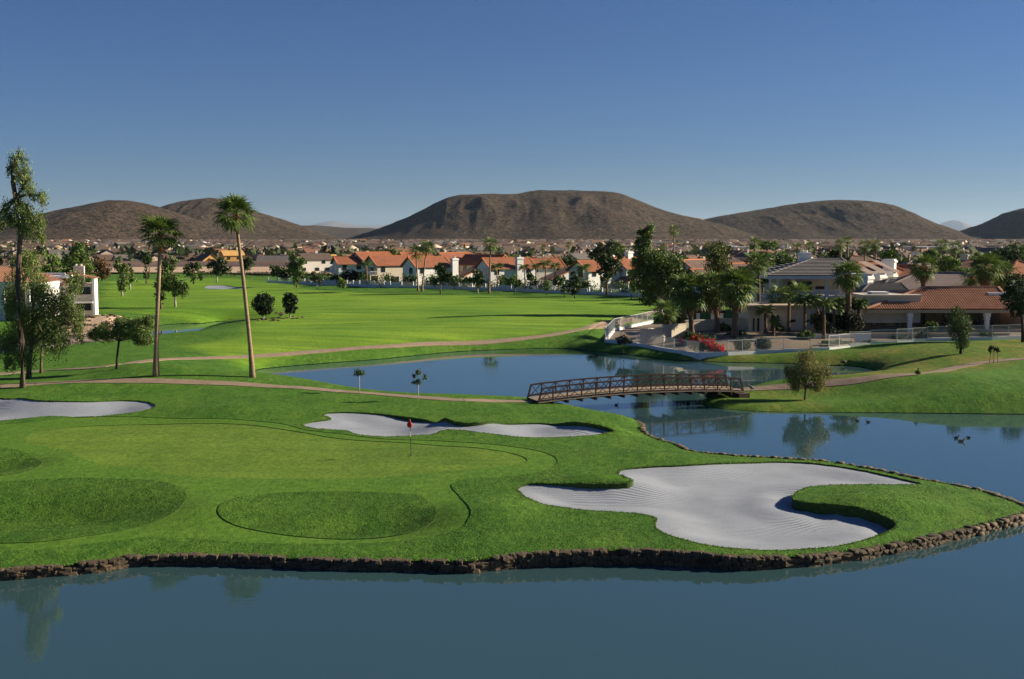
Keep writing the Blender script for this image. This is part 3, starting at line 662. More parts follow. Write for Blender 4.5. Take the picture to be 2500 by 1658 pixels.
while yy < 2650:
    hw = 0.60 * yy + 20; x = -hw + rnd.uniform(0, 12)
    while x < hw:
        px = CX + x / yy * FP; ok = True
        if yy < 640 and px < 800 and yy < 545: ok = False            # dirt lot and wall on the left
        if px > 700 and yy < 470: ok = rnd.random() < .8
        if rnd.random() < 0.12: ok = False
        if ok: ROWS.append((x, yy + rnd.uniform(-4, 4)))
        x += rnd.uniform(17, 24) * (1 if yy < 1200 else 1.25)
    yy += rnd.uniform(24, 34) * (1.0 if yy < 900 else 1.35)
ROWS.sort(key=lambda p: p[1]); near_h = [p for p in ROWS if abs(p[0]) / p[1] < .445][:292]; nset = set(near_h)
def pick():
    return rnd.choice([0, 0, 1, 1, 2, 3]), rnd.choice(['cream', 'cream', 'white', 'tan', 'pink']), rnd.choice(['brown', 'brown', 'brown', 'grey', 'red'])
LANDM = [(-200, 'the left edge'), (40, 'the tall eucalyptus'), (150, 'the left villa'), (230, 'the sunlit end wall'), (290, 'the slim eucalyptus'), (340, 'the cypress-like tree'), (370, 'the first tall palm'), (445, 'the leaning dark tree'), (500, 'the forked pale tree'), (545, 'the leaning tall palm'), (610, 'the wider round tree'), (670, 'the narrower round tree'), (735, 'the small open tree'), (800, 'the first red roof'), (870, 'the shaded wide gable'), (930, 'the balcony villa'), (972, 'the twin slim palms'), (1020, 'the leafy tree by the twin palms'), (1075, 'the lit half gable'), (1133, 'the single slim palm'), (1190, 'the white villa chimney'), (1255, 'the tallest feather palm'), (1327, 'the conical tree'), (1400, 'the large row tree'), (1460, 'the slender pale tree'), (1520, 'the biggest leafy tree'), (1557, 'the lone very tall palm'), (1600, 'the orange-edged gables'), (1660, 'the yellow-green tree'), (1725, 'the broad cream chimney'), (1760, 'the smooth-trunked palm'), (1810, 'the dense tree by the chimney'), (1862, 'the white chimney'), (1910, 'the loggia roof ridge'), (1957, 'the bold fan palm'), (2010, 'the two shaggy palms'), (2065, 'the tapered chimney'), (2132, 'the palm behind the barrel roof'), (2190, 'the far palm pair'), (2280, 'the shaggy palm cluster'), (2345, 'the pyramid roof'), (2450, 'the right edge')]
ORD = ['nearest', 'second', 'third', 'fourth', 'fifth', 'sixth', 'seventh', 'eighth', 'ninth', 'tenth']
def town_label(k, x, y):
    px = CX + x / y * FP; lm = min(LANDM, key=lambda q: abs(q[0] - px))[1]; row = ORD[min(9, int((y - 425) / 30))]
    return f"{ {0: 'gabled', 1: 'hip-roofed', 2: 'stepped', 3: 'two-storey'}[k[0]]} { {'cream': 'cream', 'white': 'white', 'tan': 'tan', 'pink': 'pinkish'}[k[1]]} house, {k[2]} roof, {row} town row above {lm}"
for x, y in near_h:
    k = pick()
    rz = rnd.choice([0.55, 0.6, -0.95, 0.62, 0.5, 2.15]) + rnd.uniform(-.08, .08)
    if k not in protos: protos[k] = t_ = town_proto(*k); t_.location = (x, y, 2.3 + 3.0 * float(sstep(900, 3000, y))); t_.rotation_euler[2] = rz; t_['label'] = town_label(k, x, y); t_['group'] = 'houses of the town below the hills'
    else: copy_tree(protos[k], (x, y, 2.3 + 3.0 * float(sstep(900, 3000, y))), rz, town_label(k, x, y))
V, F4, F3, tc = [], [], [], []
def far_house(x, y, z, rz, sc_, wc, rc):
    c, s = math.cos(rz), math.sin(rz); L, D, h, r = 7 * sc_, 5 * sc_, 3.2 * (1.9 if rnd.random() < .3 else 1), 2.2
    P = [(-L, -D, -1), (L, -D, -1), (L, D, -1), (-L, D, -1), (-L, -D, h), (L, -D, h), (L, D, h), (-L, D, h), (-L, 0, h + r), (L, 0, h + r)]
    P2 = [(-L - .5, -D - .6, h - .1), (L + .5, -D - .6, h - .1), (L + .5, D + .6, h - .1), (-L - .5, D + .6, h - .1), (-L - .5, 0, h + r + .1), (L + .5, 0, h + r + .1)]
    i = len(V)
    for p in P + P2: V.append((x + p[0] * c - p[1] * s, y + p[0] * s + p[1] * c, z + p[2]))
    for f in ((0, 1, 5, 4), (1, 2, 6, 5), (2, 3, 7, 6), (3, 0, 4, 7)): F4.append([i + q for q in f]); tc.append(wc)
    for f in ((5, 6, 9, 9), (7, 4, 8, 8)): F4.append([i + f[0], i + f[1], i + f[2], i + f[2]]); tc.append(wc)
    for f in ((10, 11, 15, 14), (12, 13, 14, 15)): F4.append([i + q for q in f]); tc.append(rc)
nfar = 0
for x, y in ROWS:
    if (x, y) in nset: continue
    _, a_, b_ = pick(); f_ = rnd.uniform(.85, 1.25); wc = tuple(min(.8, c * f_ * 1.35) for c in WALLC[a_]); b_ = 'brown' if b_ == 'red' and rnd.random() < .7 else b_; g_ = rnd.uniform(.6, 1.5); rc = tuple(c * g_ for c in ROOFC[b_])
    far_house(x, y, 2.3 + 3.0 * float(sstep(900, 3000, y)), rnd.choice([0.55, 0.6, -0.95, 2.1]) + rnd.uniform(-.2, .2), rnd.uniform(.85, 1.15), wc, rc)
# triangles doubled up as quads are split off cleanly
q4 = [f for f in F4 if f[2] != f[3]]; c4 = [c for f, c in zip(F4, tc) if f[2] != f[3]]; q3 = [f[:3] for f in F4 if f[2] == f[3]]; c3 = [c for f, c in zip(F4, tc) if f[2] == f[3]]
ft = []; fc = []
for f, c in zip(q4, c4): ft += [[f[0], f[1], f[2]], [f[0], f[2], f[3]]]; fc += [c, c]
ft += q3; fc += c3
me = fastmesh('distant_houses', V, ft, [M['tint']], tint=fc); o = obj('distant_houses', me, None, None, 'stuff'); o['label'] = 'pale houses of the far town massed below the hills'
# low bluish-white business roofs beyond the right-hand houses
mb = MB(); z0 = 3.0
for a_, b_, yb, h in ((1575, 1690, 900, 6), (1690, 1790, 880, 5.5), (1800, 2000, 760, 5), (1990, 2120, 820, 6), (2100, 2160, 700, 7)):
    x0, x1 = (a_ - CX) / FP * yb, (b_ - CX) / FP * yb
    t = thing('warehouse', {1575: 'long low white warehouse behind the right-hand villas, left of the lone tall palm', 1690: 'pale low warehouse behind the yellow-green tree', 1800: 'long grey-roofed shed right of the white villa chimney', 1990: 'pale flat warehouse behind the palm pair', 2100: 'cream box-shaped store above the pink tiled roof'}[a_], 'warehouse', ((x0 + x1) / 2, yb, 2.6))
    hw_ = (x1 - x0) / 2; MB().box(-hw_, hw_, -10, 12, -1, h).build('wall', M['white'] if a_ in (1575, 1690) else M['cream'], t); MB().box(-hw_ - .3, hw_ + .3, -10.3, 12.3, h, h + .5).build('roof', M['pinkroof'] if a_ in (1800, 1990) else M['white'], t)
    wn = MB()
    for q in range(6): xq = -hw_ + (q + .7) * 2 * hw_ / 6.5; wn.box(xq - 1.2, xq + 1.2, -10.06, -9.9, 1.2, 2.8)
    wn.build('windows', M['glass'], t, kind='stuff')

# long tan wall, dirt lot and construction houses on the left
def straight_wall(name, label, a, b, h, th, mat, z0=-0.6, posts=0, cap=None):
    a, b = Vector(a), Vector(b); d = (b - a); L = d.to_2d().length; rz = math.atan2(d.y, d.x)
    t = thing(name, label, 'wall', a, rz); dz = d.z
    m_ = Matrix.Shear('XY', 4, (0, 0)) 
    mbw = MB(); n = max(1, int(L / 6))
    for i in range(n): mbw.box(L * i / n, L * (i + 1) / n, -th / 2, th / 2, z0 + dz * i / n, h + dz * (i + .5) / n)
    mbw.build('masonry', mat, t)
    if posts:
        k = int(L / posts)
        for i in range(k + 1): MB().box(-.25, .25, -th / 2 - .08, th / 2 + .08, z0, h + .25 + dz * i / k).build('pier', mat, t).location = (L * i / k, 0, 0)
    return t
straight_wall('boundary_wall', 'long tan block wall behind the bare dirt lot left of the villas', (xof(236, 500), 500, 2.2), (xof(800, 512), 512, 2.2), 2.9, .3, M['lotwall'], posts=24)
def sheet(name, poly, z, mat, kind='structure', label=None):
    mb = MB(); mb.face([(x, y, z) for x, y in poly]); o = mb.build(name, mat, kind=kind)
    if label: o['label'] = label
    return o
M['dirt'] = simple('bare_dirt', (0.50, 0.35, 0.235), .95, .25, .12, .05)
sheet('dirt_lot', [(xof(170, 424), 424), (xof(480, 418), 418), (xof(775, 400), 400), (xof(800, 465), 465), (xof(800, 469.5), 469.5), (xof(160, 469.5), 469.5)], 2.75, M['dirt'])
sheet('dirt_lot', [(xof(140, 466), 466.5), (xof(820, 466), 466.5), (xof(840, 505), 505), (xof(150, 500), 500)], 2.78, M['dirt'])
M['ply'] = simple('bare_plywood', (0.60, 0.34, 0.11), .9, .12, .6)
def raw_house(px, Y, wdt, h, hr, rz, label):
    t = thing('unfinished_house', label, 'house', (xof(px, Y), Y, 2.2), rz)
    wb, rb = MB(), MB(); gable_walls(wb, -wdt / 2, wdt / 2, -4, 4, -.5, h, hr); wb.build('wall', M['ply'], t)
    gable_roof(rb, -wdt / 2, wdt / 2, -4, 4, h, hr, .4); rb.build('roof', M['ply'] if px > 520 else M['tr_brown'], t)
    for x in (-wdt * .28, wdt * .2):
        MB().box(x - .7, x + .7, -4.05, -3.95, h - 2, h - .7).build('window', M['dark'], t)
    MB().box(wdt / 2 - .05, wdt / 2 + .05, -1, 1, h - 2, h - .6).build('window', M['dark'], t)
raw_house(536, 520, 9, 5.4, 7.4, .5, 'two-storey house of bare yellow plywood just left of the tall palm trunk')
raw_house(478, 535, 11, 3.0, 5.8, -.95, 'single-storey unfinished plywood house behind the dirt lot')
raw_house(752, 520, 9, 3.2, 5.6, .5, 'orange unfinished house with plywood gable beside the first red roof')
def grey_house(px, Y, wdt, label, rc, wc, hr=5.2, h=3.0, rz=.1):
    t = thing('bungalow', label, 'house', (xof(px, Y), Y, 2.2), rz)
    wb, rb = MB(), MB(); gable_walls(wb, -wdt / 2, wdt / 2, -4.5, 4.5, -.5, h, hr); wb.build('wall', M[wc], t); gable_roof(rb, -wdt / 2, wdt / 2, -4.5, 4.5, h, hr, .6); rb.build('roof', M[rc], t)
    for x in (-.3, .05, .32): MB().box(x * wdt - .8, x * wdt + .8, -4.56, -4.44, .9, 2.2).build('window', M['glass'], t)
    MB().box(wdt / 2 - .05, wdt / 2 + .06, -1, 1, 1, 2.3).build('window', M['glass'], t)
grey_house(640, 515, 16, 'grey-roofed bungalow behind the tan wall', 'tr_grey', 'tw_tan'); grey_house(586, 520, 10, 'white gabled bungalow with reddish roof right of the tall palm trunk', 'tr_red', 'tw_white', rz=-.7)
grey_house(703, 517, 10, 'low grey-roofed house with tan gable left of the unfinished orange house', 'tr_grey', 'tw_tan', rz=-.5); grey_house(795, 500, 12, 'pale house with grey roof directly behind the first red roof', 'tr_grey', 'tw_white', rz=-.6)
for i, px in enumerate((420, 350, 300, 250, 205, 150, 60)):
    grey_house(px, 540 + 8 * (i % 2), 13, ['tan house above the tan wall right of the first palm', 'brown-roofed tan house hidden behind the first palm crown', 'low tan house with grey roof above the left part of the wall', 'pale low house behind the slim eucalyptus', 'tan bungalow behind the reddish tree', 'brown bungalow seen past the villa roof', 'dark-roofed bungalow left of the reddish tree'][i], ['tr_brown', 'tr_brown', 'tr_grey'][i % 3], ['tw_tan', 'tw_pink', 'tw_cream'][i % 3], rz=[.5, -.9, .6][i % 3])

# ------------------------------------------------------------------ plants
M['leaf'] = tinted('leaf', .6, .15, .6, transl=.22); M['leaf'].node_tree.nodes['Principled BSDF'].inputs['Specular IOR Level'].default_value = .3
M['frond'] = M['leaf']
def bark(name, c): return simple(name, c, .95, .35, 3, .03)
M['bark'] = bark('grey_brown_bark', (0.16, 0.11, 0.075)); M['whitebark'] = bark('white_bark', (0.45, 0.40, 0.33)); M['darkbark'] = bark('dark_bark', (0.06, 0.045, 0.035))
m, t, b = newmat('palm_trunk_bark'); co = coords(t)
n1 = noise(t, coords(t, (3, 3, 0.8)), 1.2, 5, .7); n2 = noise(t, coords(t, (1, 1, 9)), 1.5, 3, .6)
a = ramp(t, n1, [(0.3, (0.20, 0.12, 0.065)), (0.55, (0.34, 0.23, 0.14)), (0.75, (0.42, 0.31, 0.20))]); a = mixc(t, 1.0, a, ramp(t, n2, [(.3, (.7, .7, .7)), (.7, (1.15, 1.15, 1.15))]), 'MULTIPLY')
t.links.new(a, b.inputs['Base Color']); b.inputs['Roughness'].default_value = .95; addbump(t, b, n2, 1, .05); M['palmbark'] = m
M['boots'] = simple('palm_boots', (0.30, 0.125, 0.045), .95, .5, 5, .04)
M['thatch'] = simple('dead_frond_thatch', (0.17, 0.10, 0.055), .95, .5, 4, .04)
G_EUC = (0.145, 0.20, 0.05); G_DARK = (0.052, 0.090, 0.022); G_MID = (0.092, 0.150, 0.028); G_BRIGHT = (0.120, 0.190, 0.028); G_YEL = (0.18, 0.20, 0.032); G_WIL = (0.20, 0.20, 0.055); G_GREY = (0.105, 0.13, 0.075); G_PALM = (0.100, 0.150, 0.028); G_RUST = (0.11, 0.065, 0.03)
def leafcloud(blobs, n, ls, base, rs, shape='round', clump=None, lo=.55, hi=1.5, shell=.55):
    "blobs (cx,cy,cz,rx,ry,rz); returns V,F,tint"
    vol = np.array([(b[3] * b[4] * b[5]) ** .8 for b in blobs]); cnt = rs.multinomial(n, vol / vol.sum()); VV, TT = [], []
    for bl, k in zip(blobs, cnt):
        if k < 1: continue
        kc = max(3, int(k / (clump or 26))); u = rs.normal(size=(kc, 3)); u /= np.linalg.norm(u, axis=1)[:, None]; r = rs.uniform(shell, 1, kc) ** .6
        cc = u * r[:, None] * np.array(bl[3:6]) * .88 + np.array(bl[:3]); ct = rs.uniform(lo, hi, kc)
        idx = rs.randint(0, kc, k); sg = min(bl[3:6]) * (.22 if kc > 8 else .35)
        off = rs.normal(size=(k, 3)) * sg
        if shape == 'droop': off[:, 2] = off[:, 2] * 1.7 - sg * .9; off[:, :2] *= .8
        P = cc[idx] + off; VV.append(P); TT.append(ct[idx] * rs.uniform(.75, 1.25, k))
    P = np.concatenate(VV); tt = np.concatenate(TT); k = len(P)
    a = rs.normal(size=(k, 3)); 
    if shape == 'droop': a[:, 2] = -np.abs(a[:, 2]) * 2.2 - .6
    a /= np.linalg.norm(a, axis=1)[:, None]; c = np.cross(a, rs.normal(size=(k, 3))); c /= np.linalg.norm(c, axis=1)[:, None] + 1e-9
    L = ls * rs.uniform(.6, 1.4, k)[:, None]; W_ = L * (.42 if shape == 'droop' else .75)
    V = np.stack([P - a * L * .5, P + c * W_ * .5, P + a * L * .5, P - c * W_ * .5], 1).reshape(-1, 3); F = np.arange(4 * k).reshape(k, 4)
    col = np.array(base)[None] * tt[:, None] * np.stack([rs.uniform(.85, 1.25, k), np.ones(k), rs.uniform(.8, 1.2, k)], 1)
    return V, F, col
def tree(base, blobs, name, label, cat='tree', col=G_MID, trunk=.22, bk='bark', dens=1.0, shape='round', ls=None, limbs=True, group=None, seed=None, lo=.35, hi=1.75, forks=0, trunk_pts=None, shell=.5, low=None, pieces=('crown', 'trunk')):
    "base: Vector; blobs in metres from the base (x, z, rx, rz[, y])"
    rs = np.random.RandomState(seed if seed is not None else rnd.randint(0, 99999)); Y = base.y
    t = thing(name, label, cat, base, 0, group)
    B = [(b[0], (b[4] if len(b) > 4 else rs.uniform(-.25, .25) * b[2]), b[1], b[2], b[2] * .85, b[3]) for b in blobs]
    area = sum(b[3] * b[5] * PI for b in B) * (FP / Y) ** 2
    ls = (ls * 1.1 if ls else max(.14, 4.6 * Y / FP)); n = int(min(75000, max(160, dens * .95 * area * (3.3 * Y / FP / ls) ** 2)))
    Vv, Ff, col_ = leafcloud(B, n, ls, col, rs, shape, lo=lo, hi=hi, shell=shell)
    obj(pieces[0], fastmesh('crown', Vv, Ff, [M['leaf']], tint=col_), None, t)
    if trunk:
        mb = MB(); top = max(b[2] for b in B); cx = sum(b[0] for b in B) / len(B); tz = low or min(b[2] - .2 * b[5] for b in B)
        tp = trunk_pts or [(0, 0, -.3), (.1 * cx, 0, tz * .5), (.3 * cx, 0, tz)]
        nt_ = len(tp); mb.tube(tp, [trunk * 1.25] + [trunk * (1 - .25 * i / nt_) for i in range(1, nt_)], 8)
        if limbs:
            for b in sorted(B, key=lambda q: -q[3] * q[5])[:9]:
                p0 = Vector(tp[-1]) if b[2] > tp[-1][2] else Vector(tp[-2]); p1 = Vector(b[:3]); md = p0.lerp(p1, .5) + Vector((rs.uniform(-.1, .1), rs.uniform(-.1, .1), .12)) * (p1 - p0).length
                mb.tube([p0, md, p1], [trunk * .6, trunk * .4, trunk * .14], 6)
                for q in range(2):
                    e = p1 + Vector(rs.normal(size=3)) * .6 * min(b[3], b[5]); mb.tube([md, md.lerp(e, .5), e], [trunk * .3, trunk * .2, trunk * .06], 5)
        mb.build(pieces[1], M[bk], t, True)
    return t
def px_tree(bx, by, blobs, *a, Y=None, **k):
    "base and blobs given at their photo places: blobs (px, py, rpx, rpy)"
    base = T(bx, by)
    if Y: x = xof(bx, Y); base = Vector((x, Y, hz(x, Y)))
    s = base.y / FP; q = at_y(bx, by, base.y); dz = (base.z - q.z) / s
    bl = []
    for b in blobs:
        p = at_y(b[0], b[1], base.y); bl.append((p.x - base.x, p.z - base.z, b[2] * s, b[3] * s) + tuple(b[4:]))
    return tree(base, bl, *a, **k)
def fan_frond_mesh(Lp, Lb, seed, nseg=15, dead=False):
    rs = np.random.RandomState(seed); V, F, tn = [], [], []
    def quad(a, b, c, d, t_): i = len(V); V.extend([a, b, c, d]); F.append((i, i + 1, i + 2, i + 3)); tn.append(t_)
    w = .035 * Lp + .02
    quad((0, -w, 0), (Lp * .5, -w * .7, .06 * Lp), (Lp * .5, w * .7, .06 * Lp), (0, w, 0), .75); quad((Lp * .5, -w * .7, .06 * Lp), (Lp, -w * .5, 0), (Lp, w * .5, 0), (Lp * .5, w * .7, .06 * Lp), .9)
    for k in range(nseg):
        th = (k / (nseg - 1) - .5) * R(215) + rs.uniform(-.04, .04); L = Lb * (1 - .22 * abs(th) / 1.9) * rs.uniform(.88, 1.08); fold = .10 * Lb * (1 if k % 2 else -.3)
        d = np.array([math.cos(th), math.sin(th), 0]); s = np.array([-math.sin(th), math.cos(th), 0]); o_ = np.array([Lp, 0, 0])
        wk = Lb * .062; m1 = o_ + d * L * .55 + np.array([0, 0, .02 + fold * .2]); e = o_ + d * L + np.array([0, 0, -L * rs.uniform(.15, .42)]); tt = rs.uniform(.75, 1.3)
        quad(tuple(o_), tuple(m1 - s * wk), tuple(m1), tuple(m1 + s * wk + [0, 0, -.03]), tt); quad(tuple(m1 - s * wk), tuple(e - s * wk * .15), tuple(e + s * wk * .15), tuple(m1 + s * wk), tt * .95)
    col = np.array(G_PALM if not dead else (0.14, 0.09, 0.05))[None] * np.array(tn)[:, None] * 1.15
    return fastmesh('frond', V, F, [M['frond']], tint=col)
FRM = {}
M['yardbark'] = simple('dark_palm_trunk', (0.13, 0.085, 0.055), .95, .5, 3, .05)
def off_yard(b): return b.y < 120 or b.y > 225  # palms at the yard's distances take the darker trunk colour
def fan_palm(base, top, R_, label, name='fan_palm', nfr=40, tr=.28, boots=.9, group=None, skirt=0, yel=1.0, droop=-55, kind='fan', nseg=15, up=80):
    "base Vector, top Vector = heart of the crown"
    t = thing(name, label, 'palm tree', base, 0, group); T_ = top - base
    mb = MB(); n = 10; mb.tube([(T_.x * (i / n) ** 1.25, T_.y * i / n, T_.z * i / n - (.3 if i == 0 else 0)) for i in range(n + 1)], [tr * (1.7 if i == 0 else 1.3 if i == 1 else 1.08 - .3 * i / n) for i in range(n + 1)], 10)
    mb.build('trunk', M['palmbark' if off_yard(base) else 'yardbark'], t, True)
    if boots:
        mb = MB(); rs = np.random.RandomState(len(label)); h = boots
        for k in range(int(38 * max(1, h))):
            z = rs.uniform(-h, .1); a = rs.uniform(0, 2 * PI); r0 = tr * .9; u = Vector((math.cos(a), math.sin(a), 0)); p = T_ + u * r0 * .6 + Vector((0, 0, z))
            mb.tube([p, p + u * tr * .75 + Vector((0, 0, .22))], [.09, .05], 4)
        mb.tube([T_ + Vector((0, 0, -h)), T_ + Vector((0, 0, -h * .4)), T_ + Vector((0, 0, .1))], [tr * .85, tr * 1.35, tr * 1.1], 8)
        mb.build('leaf_boots', M['boots'], t)
    key = (kind, round(R_, 1), nseg)
    if key not in FRM:
        FRM[key] = [fan_frond_mesh(R_ * (.42 if R_ > 2.4 else .50), R_ * (.62 if R_ > 2.4 else .66), s, nseg) if kind == 'fan' else feather_mesh(R_, s) for s in range(3)] + ([fan_frond_mesh(R_ * .40, R_ * .5, 9, nseg, True)] if kind == 'fan' else [])
    ms = FRM[key]; rs = np.random.RandomState(len(label) * 7 + 3)
    for k in range(nfr):
        f = (k + .5) / nfr; el = R(up + (droop - up) * f ** 1.0) + rs.uniform(-.12, .12); az = k * 2.39996 + rs.uniform(-.25, .25)
        if kind == 'feather': el = R(up + (10 - up) * f)
        o = obj('frond', ms[k % 3], None, t); o.location = T_ + Vector((math.cos(az) * tr * .4, math.sin(az) * tr * .4, .05 + .25 * (1 - f))); o.rotation_euler = (rs.uniform(-.25, .25), -el, az); s = rs.uniform(.85, 1.1) * (1.0 if f > .2 else .8); o.scale = (s, s, s)
    if skirt and kind == 'fan':
        for k in range(skirt):
            az = k * 2.39996; o = obj('dead_frond', ms[3], None, t); o.location = T_ + Vector((math.cos(az) * tr * .7, math.sin(az) * tr * .7, -.15 - .5 * (k / skirt))); o.rotation_euler = (0, R(rs.uniform(72, 88)), az)
    return t
def feather_mesh(L, seed):
    rs = np.random.RandomState(seed + 50); V, F, tn = [], [], []; n = 16; pts = []
    x = z = 0; a = 0.0; st = L / n
    for i in range(n + 1):
        pts.append((x, 0, z)); a = -1.75 * (i / n) ** 1.3; x += math.cos(a) * st; z += math.sin(a) * st
    pts = np.array(pts)
    for i in range(n):
        p, q = pts[i], pts[i + 1]; w = .022 * L * (1 - i / n) * .5 + .008; j = len(V); V.extend([(p[0], -w, p[2]), (q[0], -w, q[2]), (q[0], w, q[2]), (p[0], w, p[2])]); F.append((j, j + 1, j + 2, j + 3)); tn.append(.9)
        if i < 2: continue
        for s in (-1, 1):
            for h in (0, .5):
                c = p + (q - p) * h; Lk = L * .30 * math.sin(PI * (i + 2) / (n + 3)) * rs.uniform(.8, 1.15); dx = (q - p) / (np.linalg.norm(q - p) + 1e-9)
                e = c + np.array([dx[0] * .35 * Lk, s * Lk * .62, dx[2] * .35 * Lk - Lk * .65]); md = (c + e) / 2 + np.array([0, s * .08 * Lk, .10 * Lk]); wd = dx * .045 * L * .5
                j = len(V); V.extend([tuple(c), tuple(md - wd), tuple(e), tuple(md + wd)]); F.append((j, j + 1, j + 2, j + 3)); tn.append(rs.uniform(.7, 1.35))
    col = np.array(G_PALM)[None] * np.array(tn)[:, None]
    return fastmesh('frond', V, F, [M['frond']], tint=col)
def px_palm(bx, by, tx, ty, rpx, label, Y=None, **k):
    base = T(bx, by)
    if Y: x = xof(bx, Y); base = Vector((x, Y, hz(x, Y)))
    top = at_y(tx, ty, base.y); return fan_palm(base, top, rpx * base.y / FP, label, **k)

# ---- the two tall palms beside the path
px_palm(360, 868, 371, 545, 54, 'tall fan palm with a straight trunk, left of the two beside the cart path', nfr=30, tr=.20, boots=1.5, droop=-38, nseg=16)
px_palm(583, 871, 544, 502, 54, 'taller leaning fan palm at the left tip of the middle pond', nfr=30, tr=.185, boots=1.3, droop=-38, nseg=16)
# ---- eucalyptus at the left edge
px_tree(52, 895, [(38, 368, 24, 26), (50, 400, 26, 26), (24, 392, 14, 24), (62, 428, 22, 22), (92, 452, 22, 20), (18, 486, 26, 22), (-14, 505, 30, 24), (50, 478, 30, 24), (84, 508, 26, 34), (60, 530, 22, 22), (90, 545, 18, 18), (30, 510, 20, 16)],
        'eucalyptus_tree', 'upper half-bare tall eucalyptus reaching above the skyline at the left edge', col=G_EUC, trunk=.26, shape='droop', dens=1.15, bk='bark', ls=.16,
        trunk_pts=[(0, 0, -.3), (.1, 0, 4), (-.1, 0, 9), (.3, 0, 13.5), (0, 0, 16.5), (-.2, 0, 18)], seed=4, shell=.2, low=12, lo=.35, hi=1.8)
px_tree(66, 872, [(30, 690, 30, 50), (60, 745, 50, 60), (20, 790, 30, 46), (85, 660, 28, 36), (60, 600, 26, 26), (110, 700, 34, 50), (150, 700, 26, 60), (180, 740, 22, 56), (130, 775, 40, 40), (60, 820, 30, 26), (175, 650, 22, 34), (20, 840, 16, 26)],
        'eucalyptus_tree', 'broad weeping eucalyptus hiding the villa front at the left edge', col=G_EUC, trunk=.24, shape='droop', dens=1.35, ls=.14, seed=5, shell=.1, low=3, lo=.3, hi=1.7)
px_tree(94, 862, [(95, 790, 22, 30), (110, 740, 24, 34), (130, 720, 24, 30)], 'eucalyptus_tree', 'thin-trunked eucalyptus right of the big tree, in front of the villa', col=G_EUC, trunk=.13, shape='droop', dens=.8, ls=.16, seed=6)
px_tree(60, 790, [(55, 640, 22, 34), (75, 610, 26, 34), (40, 600, 20, 30), (90, 590, 18, 22), (30, 640, 22, 22)], 'eucalyptus_tree', 'loose pale eucalyptus behind the tall one, beside the orange roof', Y=170, col=G_EUC, trunk=.2, shape='droop', dens=.6, seed=61)
px_tree(269, 852, [(250, 765, 30, 22), (290, 760, 28, 24), (325, 760, 34, 26), (330, 785, 28, 14), (280, 745, 22, 14), (222, 772, 22, 14), (345, 740, 18, 16)], 'mesquite_tree', 'low spreading green tree left of the first tall palm trunk', col=(0.13, 0.20, 0.05), trunk=.12, dens=1.5, ls=.10, seed=7, bk='darkbark')
L_ = [((282, 684), [(276, 610, 12, 26), (284, 650, 14, 28), (290, 625, 10, 20)], 'slim grey-green eucalyptus standing clear of the villa', G_EUC),
      ((300, 668), [(300, 625, 10, 18), (306, 640, 9, 14)], 'short tree just behind the slim eucalyptus', G_MID),
      ((338, 655), [(337, 600, 9, 18), (338, 628, 9, 16)], 'narrow dark cypress-like tree left of the first palm', G_DARK),
      ((405, 709), [(385, 620, 20, 22), (390, 650, 26, 24), (415, 668, 22, 18), (400, 600, 12, 12), (440, 640, 14, 12), (370, 660, 14, 20)], 'broad leafy tree right behind the first palm trunk', G_MID),
      ((372, 714), [(372, 692, 12, 20), (370, 680, 10, 14)], 'small dark bushy tree left of the first palm trunk base', G_DARK),
      ((447, 657), [(440, 622, 18, 14), (455, 615, 14, 14), (460, 635, 12, 14)], 'dark tree with leaning trunk in front of the dirt lot', G_DARK),
      ((500, 652), [(490, 612, 14, 12), (512, 608, 16, 16), (505, 625, 20, 12), (524, 622, 10, 12)], 'forked tree with pale trunks behind the small left bunker', (0.045, .075, .02)),
      ((565, 640), [(570, 610, 16, 14), (575, 598, 12, 10), (560, 600, 10, 8)], 'tree just right of the leaning palm trunk', G_DARK),
      ((345, 640), [(345, 598, 7, 10)], 'small tree in front of the tan wall', G_MID)]
for (b_, bl, lb, cc) in L_: px_tree(b_[0], b_[1], bl, 'fairway_tree', lb, col=cc, trunk=.2, dens=1.1, bk='whitebark' if 'pale' in lb or 'slim' in lb or 'broad' in lb else 'bark', shell=.25)
px_tree(170, 700, [(180, 580, 20, 22), (170, 610, 26, 24), (195, 610, 22, 22), (160, 640, 22, 26), (190, 650, 22, 22)], 'fairway_tree', 'big green tree rising behind the villa roof', Y=260, col=G_MID, trunk=.3, dens=1.0)
px_tree(225, 690, [(228, 612, 22, 20), (240, 630, 18, 18), (212, 622, 16, 18)], 'fairway_tree', 'reddish-brown round tree behind the villa chimney', Y=300, col=G_RUST, trunk=.25, dens=1.0)
px_tree(130, 690, [(130, 620, 20, 18), (120, 600, 14, 14), (105, 630, 16, 16)], 'fairway_tree', 'bright green tree behind the villa, left of the big green one', Y=280, col=G_BRIGHT, trunk=.25, dens=1.0)
for bx, by, r_, lb in ((608, 736, 26, 'wider of the two round clipped dark trees on the left fairway'), (670, 734, 18, 'narrower of the two round clipped dark trees on the left fairway')):
    px_tree(bx, by, [(bx, by - 36, r_ * .9, 22), (bx - r_ * .35, by - 44, r_ * .5, 12), (bx + r_ * .45, by - 45, r_ * .5, 13), (bx + r_ * .1, by - 22, r_ * .62, 12), (bx - r_ * .2, by - 17, r_ * .4, 8)], 'citrus_tree', lb, col=(0.022, .045, .014), trunk=.13, dens=1.7, bk='whitebark', limbs=False, shell=.6, lo=.6, hi=1.3)
